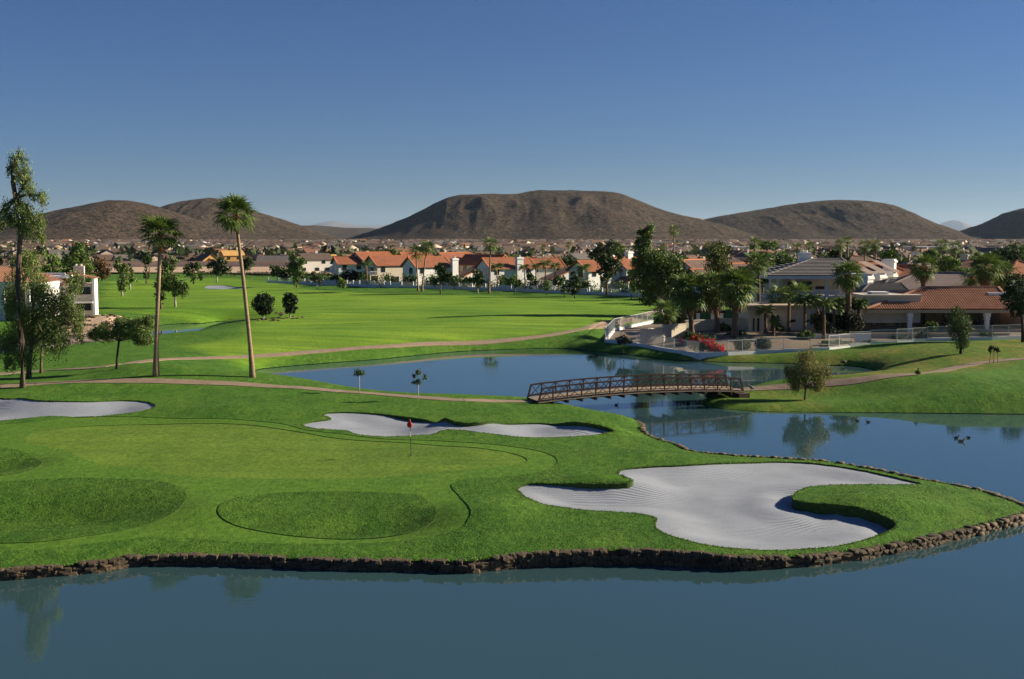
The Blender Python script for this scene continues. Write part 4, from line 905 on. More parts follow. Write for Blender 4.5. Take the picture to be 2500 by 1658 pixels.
# ---- trees in front of the villa row
V_ = [((685, 664), [(680, 595, 12, 14), (675, 618, 16, 16), (690, 622, 14, 18), (683, 645, 12, 10), (692, 600, 10, 10)], 'tall tree at the left end of the villa row', G_MID, .2),
      ((732, 669), [(730, 645, 16, 8), (720, 636, 8, 8), (742, 650, 10, 6)], 'small open-crowned tree right of the tall left-end tree', (0.055, .075, .025), .1),
      ((640, 652), [(637, 625, 12, 14), (650, 628, 12, 14), (628, 620, 6, 9), (660, 632, 10, 12)], 'dark bushes at the left corner of the villa fence', G_DARK, .12),
      ((791, 667), [(791, 655, 12, 10), (788, 648, 8, 6)], 'bright round bush on the lawn before the villa fence', G_BRIGHT, .05),
      ((1017, 678), [(1010, 618, 12, 15), (1020, 635, 14, 18), (1012, 650, 13, 12), (1032, 640, 12, 14)], 'leafy tree just right of the twin palms', (0.055, .105, .022), .17),
      ((1049, 668), [(1050, 645, 12, 10)], 'round green garden tree behind the fence, right of the twin palms', (0.05, .10, .022), .12),
      ((1103, 678), [(1095, 645, 16, 12), (1110, 640, 12, 14), (1100, 630, 12, 8), (1108, 655, 11, 9)], 'white-stemmed tree left of the single palm', (0.06, .095, .028), .13),
      ((1189, 678), [(1180, 652, 12, 10), (1193, 655, 11, 12), (1186, 645, 9, 8)], 'small dark green tree right of the single palm', G_MID, .1),
      ((1262, 682), [(1261, 660, 7, 12), (1262, 650, 5, 8)], 'slim columnar tree below the tree ferns of the long dark roof', G_MID, .08),
      ((1303, 686), [(1303, 670, 8, 10)], 'very small tree beside the conical one', G_MID, .07),
      ((1327, 689), [(1327, 662, 17, 18), (1327, 645, 11, 12), (1326, 633, 6, 8)], 'dense conical tree in front of the lit gable', (0.045, .075, .02), .14),
      ((1401, 683), [(1385, 575, 16, 16), (1410, 572, 16, 18), (1395, 600, 26, 18), (1415, 610, 24, 18), (1400, 628, 24, 14), (1370, 585, 12, 12), (1398, 645, 14, 10), (1428, 595, 12, 14)], 'large tree covering a chimney in the villa row', (0.055, .085, .024), .25),
      ((1457, 693), [(1458, 645, 10, 14), (1462, 662, 12, 12), (1455, 632, 7, 8)], 'slender pale green tree left of the big tree', G_BRIGHT, .1),
      ((1473, 688), [(1478, 660, 9, 12)], 'thin yellowish tree between the slender tree and the big tree', G_YEL, .08)]
for (b_, bl, lb, cc, tr_) in V_: px_tree(b_[0], b_[1], bl, 'fairway_tree' if 'bush' not in lb else 'bush', lb, 'tree' if 'bush' not in lb else 'bush', col=cc, trunk=tr_, dens=1.25, bk='whitebark' if 'white' in lb or 'open' in lb else 'bark', shell=.3)
px_palm(965, 672, 960, 585, 22, 'shorter of the twin slim palms before the villa row', nfr=26, tr=.2, boots=.6, nseg=9, name='slim_palm')
px_palm(974.5, 673, 985, 574, 24, 'taller of the twin slim palms before the villa row', nfr=26, tr=.2, boots=.6, nseg=9, name='slim_palm')
px_palm(1129, 677, 1133, 566, 22, 'single slim palm standing alone before the villa row', nfr=26, tr=.22, boots=.6, nseg=9, name='slim_palm')
# ---- saplings beside the path, spit tree, right bank
px_tree(830, 908, [(829, 858, 9, 9), (837, 863, 8, 6), (822, 866, 6, 6)], 'sapling', 'left of the two thin saplings beside the path, round headed', col=(0.07, .12, .025), trunk=.035, dens=.8, ls=.11, bk='whitebark', shell=.1, seed=31)
px_tree(966, 924, [(967, 862, 7, 10), (956, 870, 5, 12), (982, 872, 6, 9), (964, 882, 9, 7), (955, 885, 5, 5)], 'sapling', 'taller sapling with three upright sprays between path and bunker', col=(0.07, .12, .025), trunk=.035, dens=.8, ls=.11, bk='whitebark', shell=.1, seed=32)
px_tree(1858, 923, [(1862, 845, 38, 32), (1835, 862, 26, 28), (1890, 860, 26, 30), (1860, 820, 30, 16), (1845, 880, 26, 18), (1890, 885, 22, 14), (1815, 860, 14, 24), (1910, 862, 14, 24), (1838, 893, 18, 10), (1882, 895, 22, 10)], 'willow_acacia', 'airy olive-gold tree on the spit beyond the bridge', col=G_WIL, trunk=.09, shape='droop', dens=.95, ls=.11, bk='bark', seed=33, shell=.05, lo=.45, hi=1.5)
px_tree(2218, 817, [(2210, 735, 24, 22), (2228, 750, 18, 26), (2215, 770, 22, 24), (2200, 750, 16, 20), (2230, 785, 12, 14), (2212, 718, 14, 12), (2218, 795, 14, 12)], 'fairway_tree', 'leafy tree before the red-tiled house on the right bank', col=(0.06, .10, .025), trunk=.17, dens=1.0, shape='droop', ls=.17, bk='darkbark', seed=34)
px_tree(2362, 790, [(2350, 660, 26, 30), (2335, 690, 24, 26), (2365, 700, 26, 26), (2345, 720, 16, 14), (2330, 665, 14, 16)], 'fairway_tree', 'tall dark tree at the right edge behind the fence', col=(0.035, .06, .02), trunk=.22, dens=1.1, bk='darkbark', seed=35)
def staked(bx, by):
    tt = px_tree(bx, by, [(2290, 803, 7, 7), (2299, 806, 6, 6), (2303, 812, 5, 5), (2286, 810, 4, 5)], 'sapling', 'staked sapling beside the path on the right bank', col=(0.04, .06, .02), trunk=.03, dens=1.0, ls=.15, shell=.1, seed=36)
    for s in (-1, 1): MB().tube([(s * .45, 0, -.2), (s * .35, 0, 1.6)], .022, 6).build('stake', M['darkbark'], tt)
staked(2294, 838)
px_tree(2118, 867, [(2118, 861, 5.5, 4), (2118, 856, 3, 3.5), (2119, 852, 1.5, 2)], 'sapling', 'tiny bushy conifer on the right lawn', col=G_DARK, trunk=.04, dens=2, ls=.1, limbs=False, seed=37)
px_tree(1424, 748, [(1424, 738, 8, 7), (1428, 733, 6, 5), (1418, 742, 6, 4)], 'sapling', 'small sparse tree where the path meets the white fence', col=G_DARK, trunk=.04, dens=1.0, ls=.2, seed=38)

# ------------------------------------------------------------------ villas beyond the fairway
def verge(mb, a, b, w=.28): mb.bar(a, b, w, w * .8)
def rel(mb, t):
    L = t.location; mb.v = [(x - L.x, y - L.y, z - L.z) for x, y, z in mb.v]; return mb
def villa(px, Y, label, W=10, D=7, ze=5.7, zr=7.7, wing=None, chim=None, rz=R(38), wall='white', roof='redroof', wroof='brownroof', balcony=False, z=2.3):
    t = thing('villa', label, 'house', (xof(px, Y), Y, z), rz)
    wb, rb, vb = MB(), MB(), MB(); x0, x1, y0, y1 = -W / 2, W / 2, -D / 2, D / 2
    gable_walls(wb, x0, x1, y0, y1, -.8, ze, zr); gable_roof(rb, x0, x1, y0, y1, ze, zr, .5, 0, .22)
    o_ = .5; k = (zr - ze) / (D / 2)
    for xe in (x0 - o_, x1 + o_):
        verge(vb, (xe, y0 - o_, ze - o_ * k), (xe, 0, zr)); verge(vb, (xe, y1 + o_, ze - o_ * k), (xe, 0, zr))
    wb.build('wall', M[wall], t); rb.build('roof', M[roof], t); vb.build('verge_tiles', M['verge'], t, kind='stuff')
    MB().bar((x0 - o_, 0, zr + .05), (x1 + o_, 0, zr + .05), .34, .2).build('ridge_cap', M['verge'], t)
    def win(xc, zc, w_, h_, face='f', y=None):
        if face == 'f': yy_ = (y if y is not None else y0); f = MB().box(xc - w_ / 2 - .08, xc + w_ / 2 + .08, yy_ - .06, yy_ + .05, zc - h_ / 2 - .08, zc + h_ / 2 + .08); g = MB().box(xc - w_ / 2, xc + w_ / 2, yy_ - .09, yy_ + .04, zc - h_ / 2, zc + h_ / 2)
        else: f = MB().box(x0 - .06, x0 + .05, xc - w_ / 2 - .08, xc + w_ / 2 + .08, zc - h_ / 2 - .08, zc + h_ / 2 + .08); g = MB().box(x0 - .09, x0 + .04, xc - w_ / 2, xc + w_ / 2, zc - h_ / 2, zc + h_ / 2)
        fo = f.build('window', M['metalwhite'], t); g.build('pane', M['glass'], fo)
    win(x0 + 1.8, 4.3, 1.2, 1.5); win(x1 - 2, 4.3, 1.4, 1.2); win(0, 1.3, 2.2, 2.0); win(-.8, 4.2, 1.6, 1.6, 's'); win(.5, 1.2, 2.4, 2.0, 's')
    if wing:
        a, b, yf, hl, hr_ = wing        # low side x, high side x, front y, heights
        wg = MB(); wg.face([(a, yf, -.8), (b, yf, -.8), (b, yf, hr_), (a, yf, hl)]); wg.face([(a, y0, -.8), (a, yf, -.8), (a, yf, hl), (a, y0, hl)]); wg.face([(b, yf, -.8), (b, y0, -.8), (b, y0, hr_), (b, yf, hr_)])
        wg.face([(b, y0, -.8), (a, y0, -.8), (a, y0, hl), (b, y0, hr_)]); wg.build('wing_wall', M[wall], t)
        s = (hr_ - hl) / (b - a); rf = MB(); A, B_ = a - .7, b + .25
        q = [(A, yf - .45, hl - .7 * s + .05), (B_, yf - .45, hr_ + .25 * s + .05), (B_, y0 + .3, hr_ + .25 * s + .05), (A, y0 + .3, hl - .7 * s + .05)]
        lo = [(p[0], p[1], p[2] + .22) for p in q]; rf.face(lo); rf.face(q[::-1])
        for i in range(4): j = (i + 1) % 4; rf.face([q[i], q[j], lo[j], lo[i]])
        rf.build('wing_roof', M[wroof], t)
        v2 = MB(); verge(v2, (A, yf - .5, hl - .7 * s + .25), (B_, yf - .5, hr_ + .25 * s + .25), .34); v2.build('verge_tiles', M['verge'], t, kind='stuff')
        win((a * .35 + b * .65), 1.3, 1.8, 1.9, 'f', yf); win((a * .6 + b * .4), 1.2, 1.0, 1.9, 'f', yf)
        if hr_ > 5: win((a * .2 + b * .8), 3.9, 1.3, 1.2, 'f', yf)
    if chim:
        cx_, cy_, h = chim; c = MB().box(cx_ - .9, cx_ + .9, cy_ - .6, cy_ + .6, .5, h); c.box(cx_ - 1.05, cx_ + 1.05, cy_ - .75, cy_ + .75, h - .45, h - .15); co_ = c.build('chimney', M[wall], t)
        MB().tube([(cx_, cy_, h), (cx_, cy_, h + .5)], .28, 8).build('flue', M['metalwhite'], co_)
    if balcony:
        bb = MB().box(x0 - 2.2, x0, y0, y1 - 1, 2.6, 2.85); bo = bb.build('balcony', M[wall], t); r_ = MB()
        r_.box(x0 - 2.2, x0 - 2.1, y0, y1 - 1, 3.75, 3.85); r_.box(x0 - 2.2, x0, y0, y0 + .1, 3.75, 3.85)
        for q in range(16): r_.box(x0 - 2.18, x0 - 2.12, y0 + q * .38, y0 + q * .38 + .06, 2.85, 3.75)
        for q in range(6): r_.box(x0 - 2.2 + q * .4, x0 - 2.14 + q * .4, y0, y0 + .06, 2.85, 3.75)
        r_.build('railing', M['metalwhite'], bo); MB().box(x0 - 2.2, x0 - 1.9, y0, y0 + .3, -.5, 2.6).build('post', M[wall], bo)
    return t
villa(806, 340, 'first villa of the row, with an empty red roof slope and grey side wall', 8, 6.5, 5.6, 7.3, rz=R(24))
villa(860, 345, 'second villa of the row, showing a wide shaded gable over dark bushes', 11, 9.5, 5.8, 8.6, rz=R(42))
villa(898, 322, 'third villa of the row, with a white balcony and a lit cream wall', 11, 7.5, 5.7, 7.9, wing=(5.0, 13.5, -9.5, 2.2, 5.9), balcony=True, rz=R(34), wall='cream')
villa(958, 352, 'villa roof peak rising behind the third and fourth villas', 10, 8, 6.0, 8.4, rz=R(40), wall='cream')
villa(985, 309, 'brightest white villa of the row, directly right of the twin slim palms', 10.5, 6.8, 5.6, 7.8, wing=(5.5, 15.0, -8.0, 2.2, 5.9), chim=(6.0, -4.2, 7.4), rz=R(36))
villa(1050, 335, 'villa with a steep lit gable behind the brightest white villa', 11, 9, 5.9, 8.6, rz=R(44))
villa(1168, 300, 'villa with a bright white chimney on a long red roof', 13, 7.5, 5.4, 7.7, wing=(8.5, 19.5, -9, 2.3, 6.2), chim=(1.5, -4.2, 7.9), rz=R(30))
villa(1250, 318, 'low red-roofed villa right behind the white-chimney villa', 10, 7, 5.2, 7.2, rz=R(22), wall='pale')
villa(1120, 330, 'villa with a cream gable peeping over the red roofs, left of the white chimney', 12, 8, 5.6, 8.1, rz=R(-30), wall='cream')
villa(1372, 285, 'villa partly hidden by the large row tree, red roof over a shaded gable', 10, 7.5, 5.2, 7.3, wing=(3.5, 11, -8.5, 2.2, 5.7), chim=(4.5, -.5, 8.6), rz=R(36))
villa(1445, 290, 'villa seen in the gap between the row tree and the big tree', 9, 8, 5.6, 8.0, rz=R(44), chim=(1, 0, 9.4))
villa(1600, 262, 'villa with two orange-edged gables just right of the big tree', 11, 7.5, 5.4, 7.9, wing=(4.5, 14, -9, 2.2, 5.0), rz=R(55), roof='brownroof')
villa(1640, 250, 'brown-roofed villa between the big tree and the yellow-green tree', 12, 9, 3.6, 6.2, rz=R(38), roof='brownroof')
villa(1702, 238, 'villa with a broad cream chimney behind the front palms', 9, 7, 5.4, 7.6, chim=(3.9, -3.9, 8.9), rz=R(42), wall='cream', roof='brownroof')
villa(1790, 262, 'red-roofed house left of the white villa chimney', 13, 9, 5.2, 7.6, rz=R(-28), wall='cream')
villa(1812, 232, 'house whose roof runs down behind the white villa, tan chimney on top', 12, 8, 5.0, 7.2, chim=(4.5, 0, 9.0), rz=R(-35), wall='cream', roof='brownroof')
# houses behind the right-hand villas
def hip_house(px, Y, W, D, ze, zr, label, roof, wall, rz=0, chim=None, z=2.3, dz=0):
    t = thing('villa', label, 'house', (xof(px, Y), Y, z), rz)
    MB().box(-W / 2, W / 2, -D / 2, D / 2, -.8, ze).build('wall', M[wall], t); rb = MB(); hip_roof(rb, -W / 2, W / 2, -D / 2, D / 2, ze + .01, zr, .7); rb.build('roof', M[roof], t)
    rdg = MB()
    h = min(W, D) / 2 + .7; w_, d_ = W / 2 + .7, D / 2 + .7
    if W >= D: r0, r1 = (-w_ + h, 0, zr), (w_ - h, 0, zr); cs = [((-w_, -d_, ze), r0), ((-w_, d_, ze), r0), ((w_, -d_, ze), r1), ((w_, d_, ze), r1), (r0, r1)]
    else: r0, r1 = (0, -d_ + h, zr), (0, d_ - h, zr); cs = [((-w_, -d_, ze), r0), ((w_, -d_, ze), r0), ((-w_, d_, ze), r1), ((w_, d_, ze), r1), (r0, r1)]
    for a_, b_ in cs: rdg.bar(Vector(a_) + Vector((0, 0, .06)), Vector(b_) + Vector((0, 0, .06)), .3, .18)
    rdg.build('ridge_cap', M[roof], t)
    for xx in (-.3, .1, .35): w_o = MB().box(xx * W - .8, xx * W + .8, -D / 2 - .06, -D / 2 + .05, .8, 2.2).build('window', M['glass'], t)
    if chim:
        cx_, cy_, hh = chim; c = MB().box(cx_ - 1, cx_ + 1, cy_ - .8, cy_ + .8, ze * .5, hh); c.box(cx_ - 1.2, cx_ + 1.2, cy_ - 1, cy_ + 1, hh - .6, hh - .25); c.build('chimney', M[wall], t)
    return t
hip_house(2010, 215, 14, 9, 5.2, 8.4, 'house with a red slope behind the fan palm of the white villa', 'redroof', 'cream', R(10), z=2.3)
hip_house(2095, 215, 13, 10, 5.4, 7.8, 'dark red roofed house with a tapered grey chimney', 'redroof', 'white', R(-32), chim=(-2.5, -3.8, 8.9))
hip_house(1985, 240, 13, 9, 6.2, 9.0, 'brown-striped tile roof behind two shaggy palms on the right', 'brownroof', 'cream', R(15))
hip_house(2170, 188, 20, 13, 4.2, 7.2, 'house with a broad pinkish flat-tiled hip roof behind the ranch house', 'pinkroof', 'pale', R(-14))
hip_house(2345, 215, 12, 12, 5.6, 8.6, 'reddish brown pyramid-roofed house at the right edge', 'redroof', 'cream', R(12))
hip_house(2130, 300, 16, 10, 4.6, 7.0, 'pale pink house between the far palms on the right', 'pinkroof', 'pale', R(5), chim=(2, 0, 8.5))
hip_house(1980, 330, 16, 10, 4.4, 6.6, 'low villa at the back right of the white villa', 'brownroof', 'pale', R(25)); hip_house(2250, 330, 16, 10, 4.4, 6.8, 'low villa in the gap left of the shaggy palm cluster', 'tr_red', 'cream', R(-25), chim=(-3, 0, 8.2))
hip_house(1690, 320, 15, 10, 4.4, 6.8, 'low villa behind the yellow-green tree', 'brownroof', 'cream', R(20)); hip_house(1560, 330, 15, 10, 4.4, 6.8, 'low villa below the lone tall palm', 'brownroof', 'white', R(35))

# villa-row fence: low white wall, piers, railing
def pt(px, py): return T(px, py)
M['bluewhite'] = stucco('whitewashed_wall', (0.64, 0.63, 0.62))
def run_fence(name, label, P, hb, hf, post=2.4, pier=None, wallmat='bluewhite', railmat='metalwhite', sp=.14, solid=(), cat='fence', pw=.05, z0=None, base_w=.22, pk=.022):
    P = [Vector(p) for p in P]; t = thing(name, label, cat, P[0]); O = P[0]
    bw, pk_ = MB(), MB(); n_seg = 0
    for i in range(len(P) - 1):
        a, b = P[i], P[i + 1]; L = (b - a).to_2d().length; k = max(1, round(L / post)); d = (b - a) / k
        u = Vector((d.x, d.y, 0)).normalized(); v = Vector((-u.y, u.x, 0))
        for j in range(k):
            p, q = a + d * j, a + d * (j + 1); n_seg += 1; zt = max(p.z, q.z) + hb
            def bx(mb, s0, s1, w_, za, zb):
                A = p.lerp(q, s0) - O; B = p.lerp(q, s1) - O; o1 = v * w_ / 2; i0 = len(mb.v)
                for c, z_ in ((za, 0), (zb, 1)):
                    for pt_ in (A - o1, B - o1, B + o1, A + o1): mb.v.append((pt_.x, pt_.y, c - O.z))
                for f in ((0, 3, 2, 1), (4, 5, 6, 7), (0, 1, 5, 4), (1, 2, 6, 5), (2, 3, 7, 6), (3, 0, 4, 7)): mb.f.append(tuple(i0 + q_ for q_ in f)); mb.m.append(0)
            Lp = (q - p).to_2d().length
            if hb > 0: bx(bw, 0, 1, base_w, min(p.z, q.z) - 1.0, zt)
            if n_seg in solid: bx(bw, 0.1, .9, base_w * .8, zt - .02, zt + hf - .15)
            else:
                r_ = MB(); bx(r_, 0, 1, pw * .8, zt + hf - .06, zt + hf); bx(r_, 0, 1, pw * .8, zt + .08, zt + .12); r_.build('rail', M[railmat], t)
                m_ = int(Lp / sp)
                for c in range(1, m_): bx(pk_, c / m_ - pk / 2 / Lp, c / m_ + pk / 2 / Lp, pk, zt + .1, zt + hf - .03)
            w_ = pier or pw; o_ = MB(); bx(o_, -w_ / 2 / Lp, w_ / 2 / Lp, w_, p.z - .3, zt + hf + (.12 if pier else .02)); o_.build('pier' if pier else 'post', M[wallmat if pier else railmat], t)
    if bw.v: bw.build('base_wall', M[wallmat], t)
    if pk_.v: pk_.build('pickets', M[railmat], t, kind='stuff')
    return t
rowp = [T(px, py) for px, py in [(618, 653), (690, 656), (760, 659), (830, 662), (900, 664), (980, 666), (1059, 668), (1120, 670), (1180, 672), (1240, 675), (1300, 678), (1390, 681), (1474, 685), (1560, 689)]]
for i in range(1, len(rowp)): pass
run_fence('garden_fence', 'long white wall with piers and railings along the villa gardens', rowp, .65, .85, post=3.0, pier=.34, solid=(8, 9, 13, 19, 20, 29, 30, 37), sp=.28, pw=.05, pk=.03)
# garden hedges, shrubs and feather palms behind the villa fence
for px, py, Y, rx, h, cc, lb in ((655, 640, 338, 14, 9, G_DARK, 'dark shrub in the first garden'), (700, 645, 332, 12, 9, G_DARK, 'dark shrub right of the tall left-end tree'), (805, 640, 318, 22, 15, (0.035, .022, .018), 'large dark maroon-green shrub before the first villas'),
    (775, 645, 322, 14, 12, G_DARK, 'dark shrub at the foot of the first red-roofed villa'), (835, 640, 315, 12, 14, G_DARK, 'dark shrub left of the feather palm'), (948, 645, 297, 15, 12, (0.03, .06, .02), 'rounded hedge left of the twin slim palms'), (900, 645, 305, 12, 8, G_DARK, 'low hedge below the balcony villa'),
    (1165, 650, 290, 14, 12, G_DARK, 'dark garden shrubs right of the single slim palm'), (1290, 650, 276, 14, 14, G_DARK, 'dark shrubs in front of the lit gable'), (1225, 640, 285, 12, 10, G_MID, 'green shrub beside the sliding doors'), (1075, 648, 300, 9, 8, G_DARK, 'small dark shrub below the lit gable wall'), (1350, 660, 270, 14, 10, G_DARK, 'dark shrub below the feather palm near the row tree'), (1500, 655, 262, 20, 20, G_MID, 'dense greenery left behind the big tree')):
    px_tree(px, py + 12, [(px, py, rx, h), (px + rx * .5, py - h * .3, rx * .5, h * .6)], 'garden_shrub', lb, 'shrub', Y=Y, col=cc, trunk=.12, dens=1.5, limbs=False, shell=.3)
for bx, Y, tx, ty, r_, lb in ((848, 312, 846, 612, 17, 'feather palm beside the dark shrub of the first villas'), (1150, 287, 1146, 618, 22, 'feather palm right of the single slim palm'), (1213, 285, 1210, 620, 20, 'feather palm under the white chimney villa'), (1236, 284, 1238, 617, 18, 'feather palm left of the long dark roof'),
    (1258, 282, 1260, 612, 22, 'tallest feather palm before the long dark roof'), (1280, 280, 1282, 616, 18, 'feather palm overlapping the lit gable verge'), (1348, 272, 1346, 622, 26, 'feather palm left of the large row tree')):
    px_palm(bx, 660, tx, ty, r_, lb, Y=Y, name='feather_palm', kind='feather', nfr=16, tr=.18, boots=0)

rs = np.random.RandomState(91); gb = []
for i in range(110):
    k = rs.randint(1, len(rowp) - 2); f = rs.rand(); p_ = rowp[k].lerp(rowp[k + 1], f); r_ = rs.uniform(.9, 2.1); gb.append((p_.x + rs.uniform(-1, 1), p_.y + rs.uniform(2.5, 9), p_.z + r_ * .7, r_, r_, r_ * rs.uniform(.7, 1.3)))
Vv, Ff, cl = leafcloud(gb, 16000, .34, (.055, .095, .024), rs, lo=.3, hi=1.7); o = obj('garden_greenery', fastmesh('garden_greenery', Vv, Ff, [M['leaf']], tint=cl), None, None, 'stuff'); o['label'] = 'mixed dark garden greenery filling the yards behind the villa fence'

# ------------------------------------------------------------------ tiled roofs built row by row
def barrel(mb, poly, d, h):
    "poly: eave left, eave right, ridge right, ridge left (3D, planar); rows run up the slope"
    P = [Vector(p) for p in poly]; U = (P[1] - P[0]).normalized(); Nn = U.cross(P[-1] - P[0]).normalized(); Vv = Nn.cross(U)
    if Nn.z < 0: Nn = -Nn
    if Vv.z < 0: Vv = -Vv
    q = [((p - P[0]).dot(U), (p - P[0]).dot(Vv)) for p in P]; u0, u1 = min(a for a, _ in q), max(a for a, _ in q)
    def vr(u):
        vs = []
        for i in range(len(q)):
            (a, b), (c, e) = q[i], q[(i + 1) % len(q)]
            if (a - u) * (c - u) <= 0 and abs(a - c) > 1e-9: vs.append(b + (e - b) * (u - a) / (c - a))
        return (min(vs), max(vs)) if len(vs) > 1 else (0, 0)
    k = int((u1 - u0) / d)
    for i in range(k):
        ua = u0 + (u1 - u0) * i / k; ub = ua + (u1 - u0) / k * .72; um = (ua + ub) / 2; lo, hi = vr(um)
        if hi - lo < .1: continue
        pr = [(ua, 0), (ua + (ub - ua) * .2, h), (ua + (ub - ua) * .8, h), (ub, 0)]
        nv = max(1, int((hi - lo) / .55)); 
        for c in range(nv):
            va, vb = lo + (hi - lo) * c / nv, lo + (hi - lo) * (c + 1) / nv; W_ = lambda u, n_, v: tuple(P[0] + U * u + Vv * v + Nn * n_)
            A = [W_(u, n_ * 1.15 + .035, va) for u, n_ in pr]; B = [W_(u, n_ * .95, vb + .04) for u, n_ in pr]
            for s in range(3): mb.face([A[s], A[s + 1], B[s + 1], B[s]])
            mb.face(A[::-1])
M['nose'] = simple('pale_tile_nosing', (0.42, 0.40, 0.37), .8, .15, 2)  # paler lower strip that makes the tile courses show as stripes
def courses(mb, poly, n, h=.07):
    a, b, c, d = [Vector(p) for p in (poly if len(poly) == 4 else list(poly) + [poly[2]])][:4] if len(poly) == 4 else (Vector(poly[0]), Vector(poly[1]), Vector(poly[2]), Vector(poly[2]))
    nn = (b - a).cross(d - a).normalized(); nn = -nn if nn.z < 0 else nn
    for i in range(n):
        t0, t1 = i / n, (i + 1) / n; l0, r0, l1, r1 = a.lerp(d, t0), b.lerp(c, t0), a.lerp(d, t1), b.lerp(c, t1)
        L0, R0 = l0 + nn * h, r0 + nn * h; mb.face([l0, r0, R0, L0])
        if h > .1: La, Ra = L0.lerp(l1, .32), R0.lerp(r1, .32); mb.face([L0, R0, Ra, La], 1); mb.face([La, Ra, r1, l1])
        else: mb.face([L0, R0, r1, l1])
def wpt(px, py, Y): return at_y(px, py, Y)
def wbox(mb, pa, pb, ya, yb_, Y0, Y1, ymid=None):
    "box whose camera-side face spans photo columns pa..pb and rows ya..yb at distance Y0"
    ym = (ya + yb_) / 2; xa, xb = wpt(pa, ym, Y0).x, wpt(pb, ym, Y0).x; zt, zb = zof(ya, Y0), zof(yb_, Y0); mb.box(xa, xb, Y0, Y1, zb, zt); return mb
def part(mb, name, mat, t, **k): return rel(mb, t).build(name, mat, t, **k)

# ---- grey-roofed villa with the columned loggia
G = thing('loggia_villa', 'two-storey white villa with a grey tiled hip roof and columned balcony', 'house', (xof(1880, 200), 200, 2.3))
eL, eR, eR2, eL2 = wpt(1768, 636, 198), wpt(2004, 636, 198), None, None
eL2, eR2 = Vector((eL.x, 216, eL.z)), Vector((eR.x, 216, eR.z)); rl, rr_ = wpt(1880, 597, 207), wpt(1942, 597, 207); rl.y = rr_.y = 207
rb = MB(); courses(rb, (eL, eR, rr_, rl), 12, .15); courses(rb, (eR, eR2, rr_), 12, .15); courses(rb, (eL2, eL, rl), 12, .15); courses(rb, (eR2, eL2, rl, rr_), 16); part(rb, 'roof', [M['greytile'], M['nose']], G)
rc_ = MB()
for a_, b_ in ((eL, rl), (eR, rr_), (rl, rr_)): rc_.bar(a_ + Vector((0, 0, .12)), b_ + Vector((0, 0, .12)), .3, .16)
part(rc_, 'ridge_cap', M['greytile'], G)
part(MB().box(eL.x + .3, eR.x - .3, 198.3, 215.6, eL.z - .62, eL.z - .02), 'fascia', M['white'], G)
zfl = zof(683, 198.6)
part(MB().box(eL.x + .5, eR.x - .4, 198.6, 205, zfl - .35, zfl), 'balcony_floor', M['white'], G)
colm = MB(); colm.box(-.3, .3, -.3, .3, 0, .25); colm.tube([(0, 0, .25), (0, 0, 2.6)], [.24, .2], 10); colm.box(-.3, .3, -.3, .3, 2.6, eL.z - .62 - zfl)
c0 = None
for px in (1779, 1796, 1909, 1981):
    x = wpt(px, 660, 199.2).x
    if c0 is None: c0 = colm.build('column', M['white'], G); c = c0
    else: c = c0.copy(); C.objects.link(c)
    c.parent = G; c.location = Vector((x, 199.2, zfl)) - G.location
bal = MB(); bal.tube([(0, 0, 0), (0, 0, .12), (0, 0, .35), (0, 0, .6), (0, 0, .8)], [.09, .05, .11, .05, .08], 6); xa, xb = wpt(1800, 676, 199.2).x, wpt(1985, 676, 199.2).x; b0 = None; nb_ = int((xb - xa) / .34)
for i in range(nb_):
    if b0 is None: b0 = bal.build('baluster', M['white'], G); c = b0
    else: c = b0.copy(); C.objects.link(c)
    c.parent = G; c.location = Vector((xa + (i + .5) * (xb - xa) / nb_, 199.2, zfl)) - G.location
part(MB().box(xa, xb, 199.08, 199.32, zfl + .8, zfl + .95), 'handrail', M['white'], G)
part(MB().box(eL.x + 4.5, eR.x - .5, 204.9, 215, zfl - .3, eL.z - .6), 'upper_wall', M['cream'], G)
part(MB().box(eL.x + .8, eR.x - .5, 199.4, 215, 1.5, zfl - .36), 'lower_wall', M['cream'], G)
xw = wpt(1893, 664, 204.8).x; wo = part(MB().box(xw - .8, xw + .8, 204.8, 204.95, zof(668, 204.8), zof(661, 204.8)), 'window', M['frame'], G); part(MB().box(xw - .68, xw + .68, 204.76, 204.9, zof(667.4, 204.8), zof(661.6, 204.8)), 'pane', M['glass'], G)
for px in (1830, 1862): xw = wpt(px, 664, 204.8).x; part(MB().box(xw - .9, xw + .9, 204.8, 204.98, zfl, zfl + 2.2), 'door', M['glass'], G)
part(MB().box(wpt(1849, 590, 206).x, wpt(1873, 590, 206).x, 206, 207.8, 8, zof(583, 206)).box(wpt(1847, 590, 205.8).x, wpt(1875, 590, 205.8).x, 205.8, 208, zof(588, 206), zof(585, 206)), 'chimney', M['white'], G)
for px in (1853, 1862): part(MB().tube([wpt(px, 583, 206.9), wpt(px, 578, 206.9)], .22, 8), 'flue', M['white'], G)
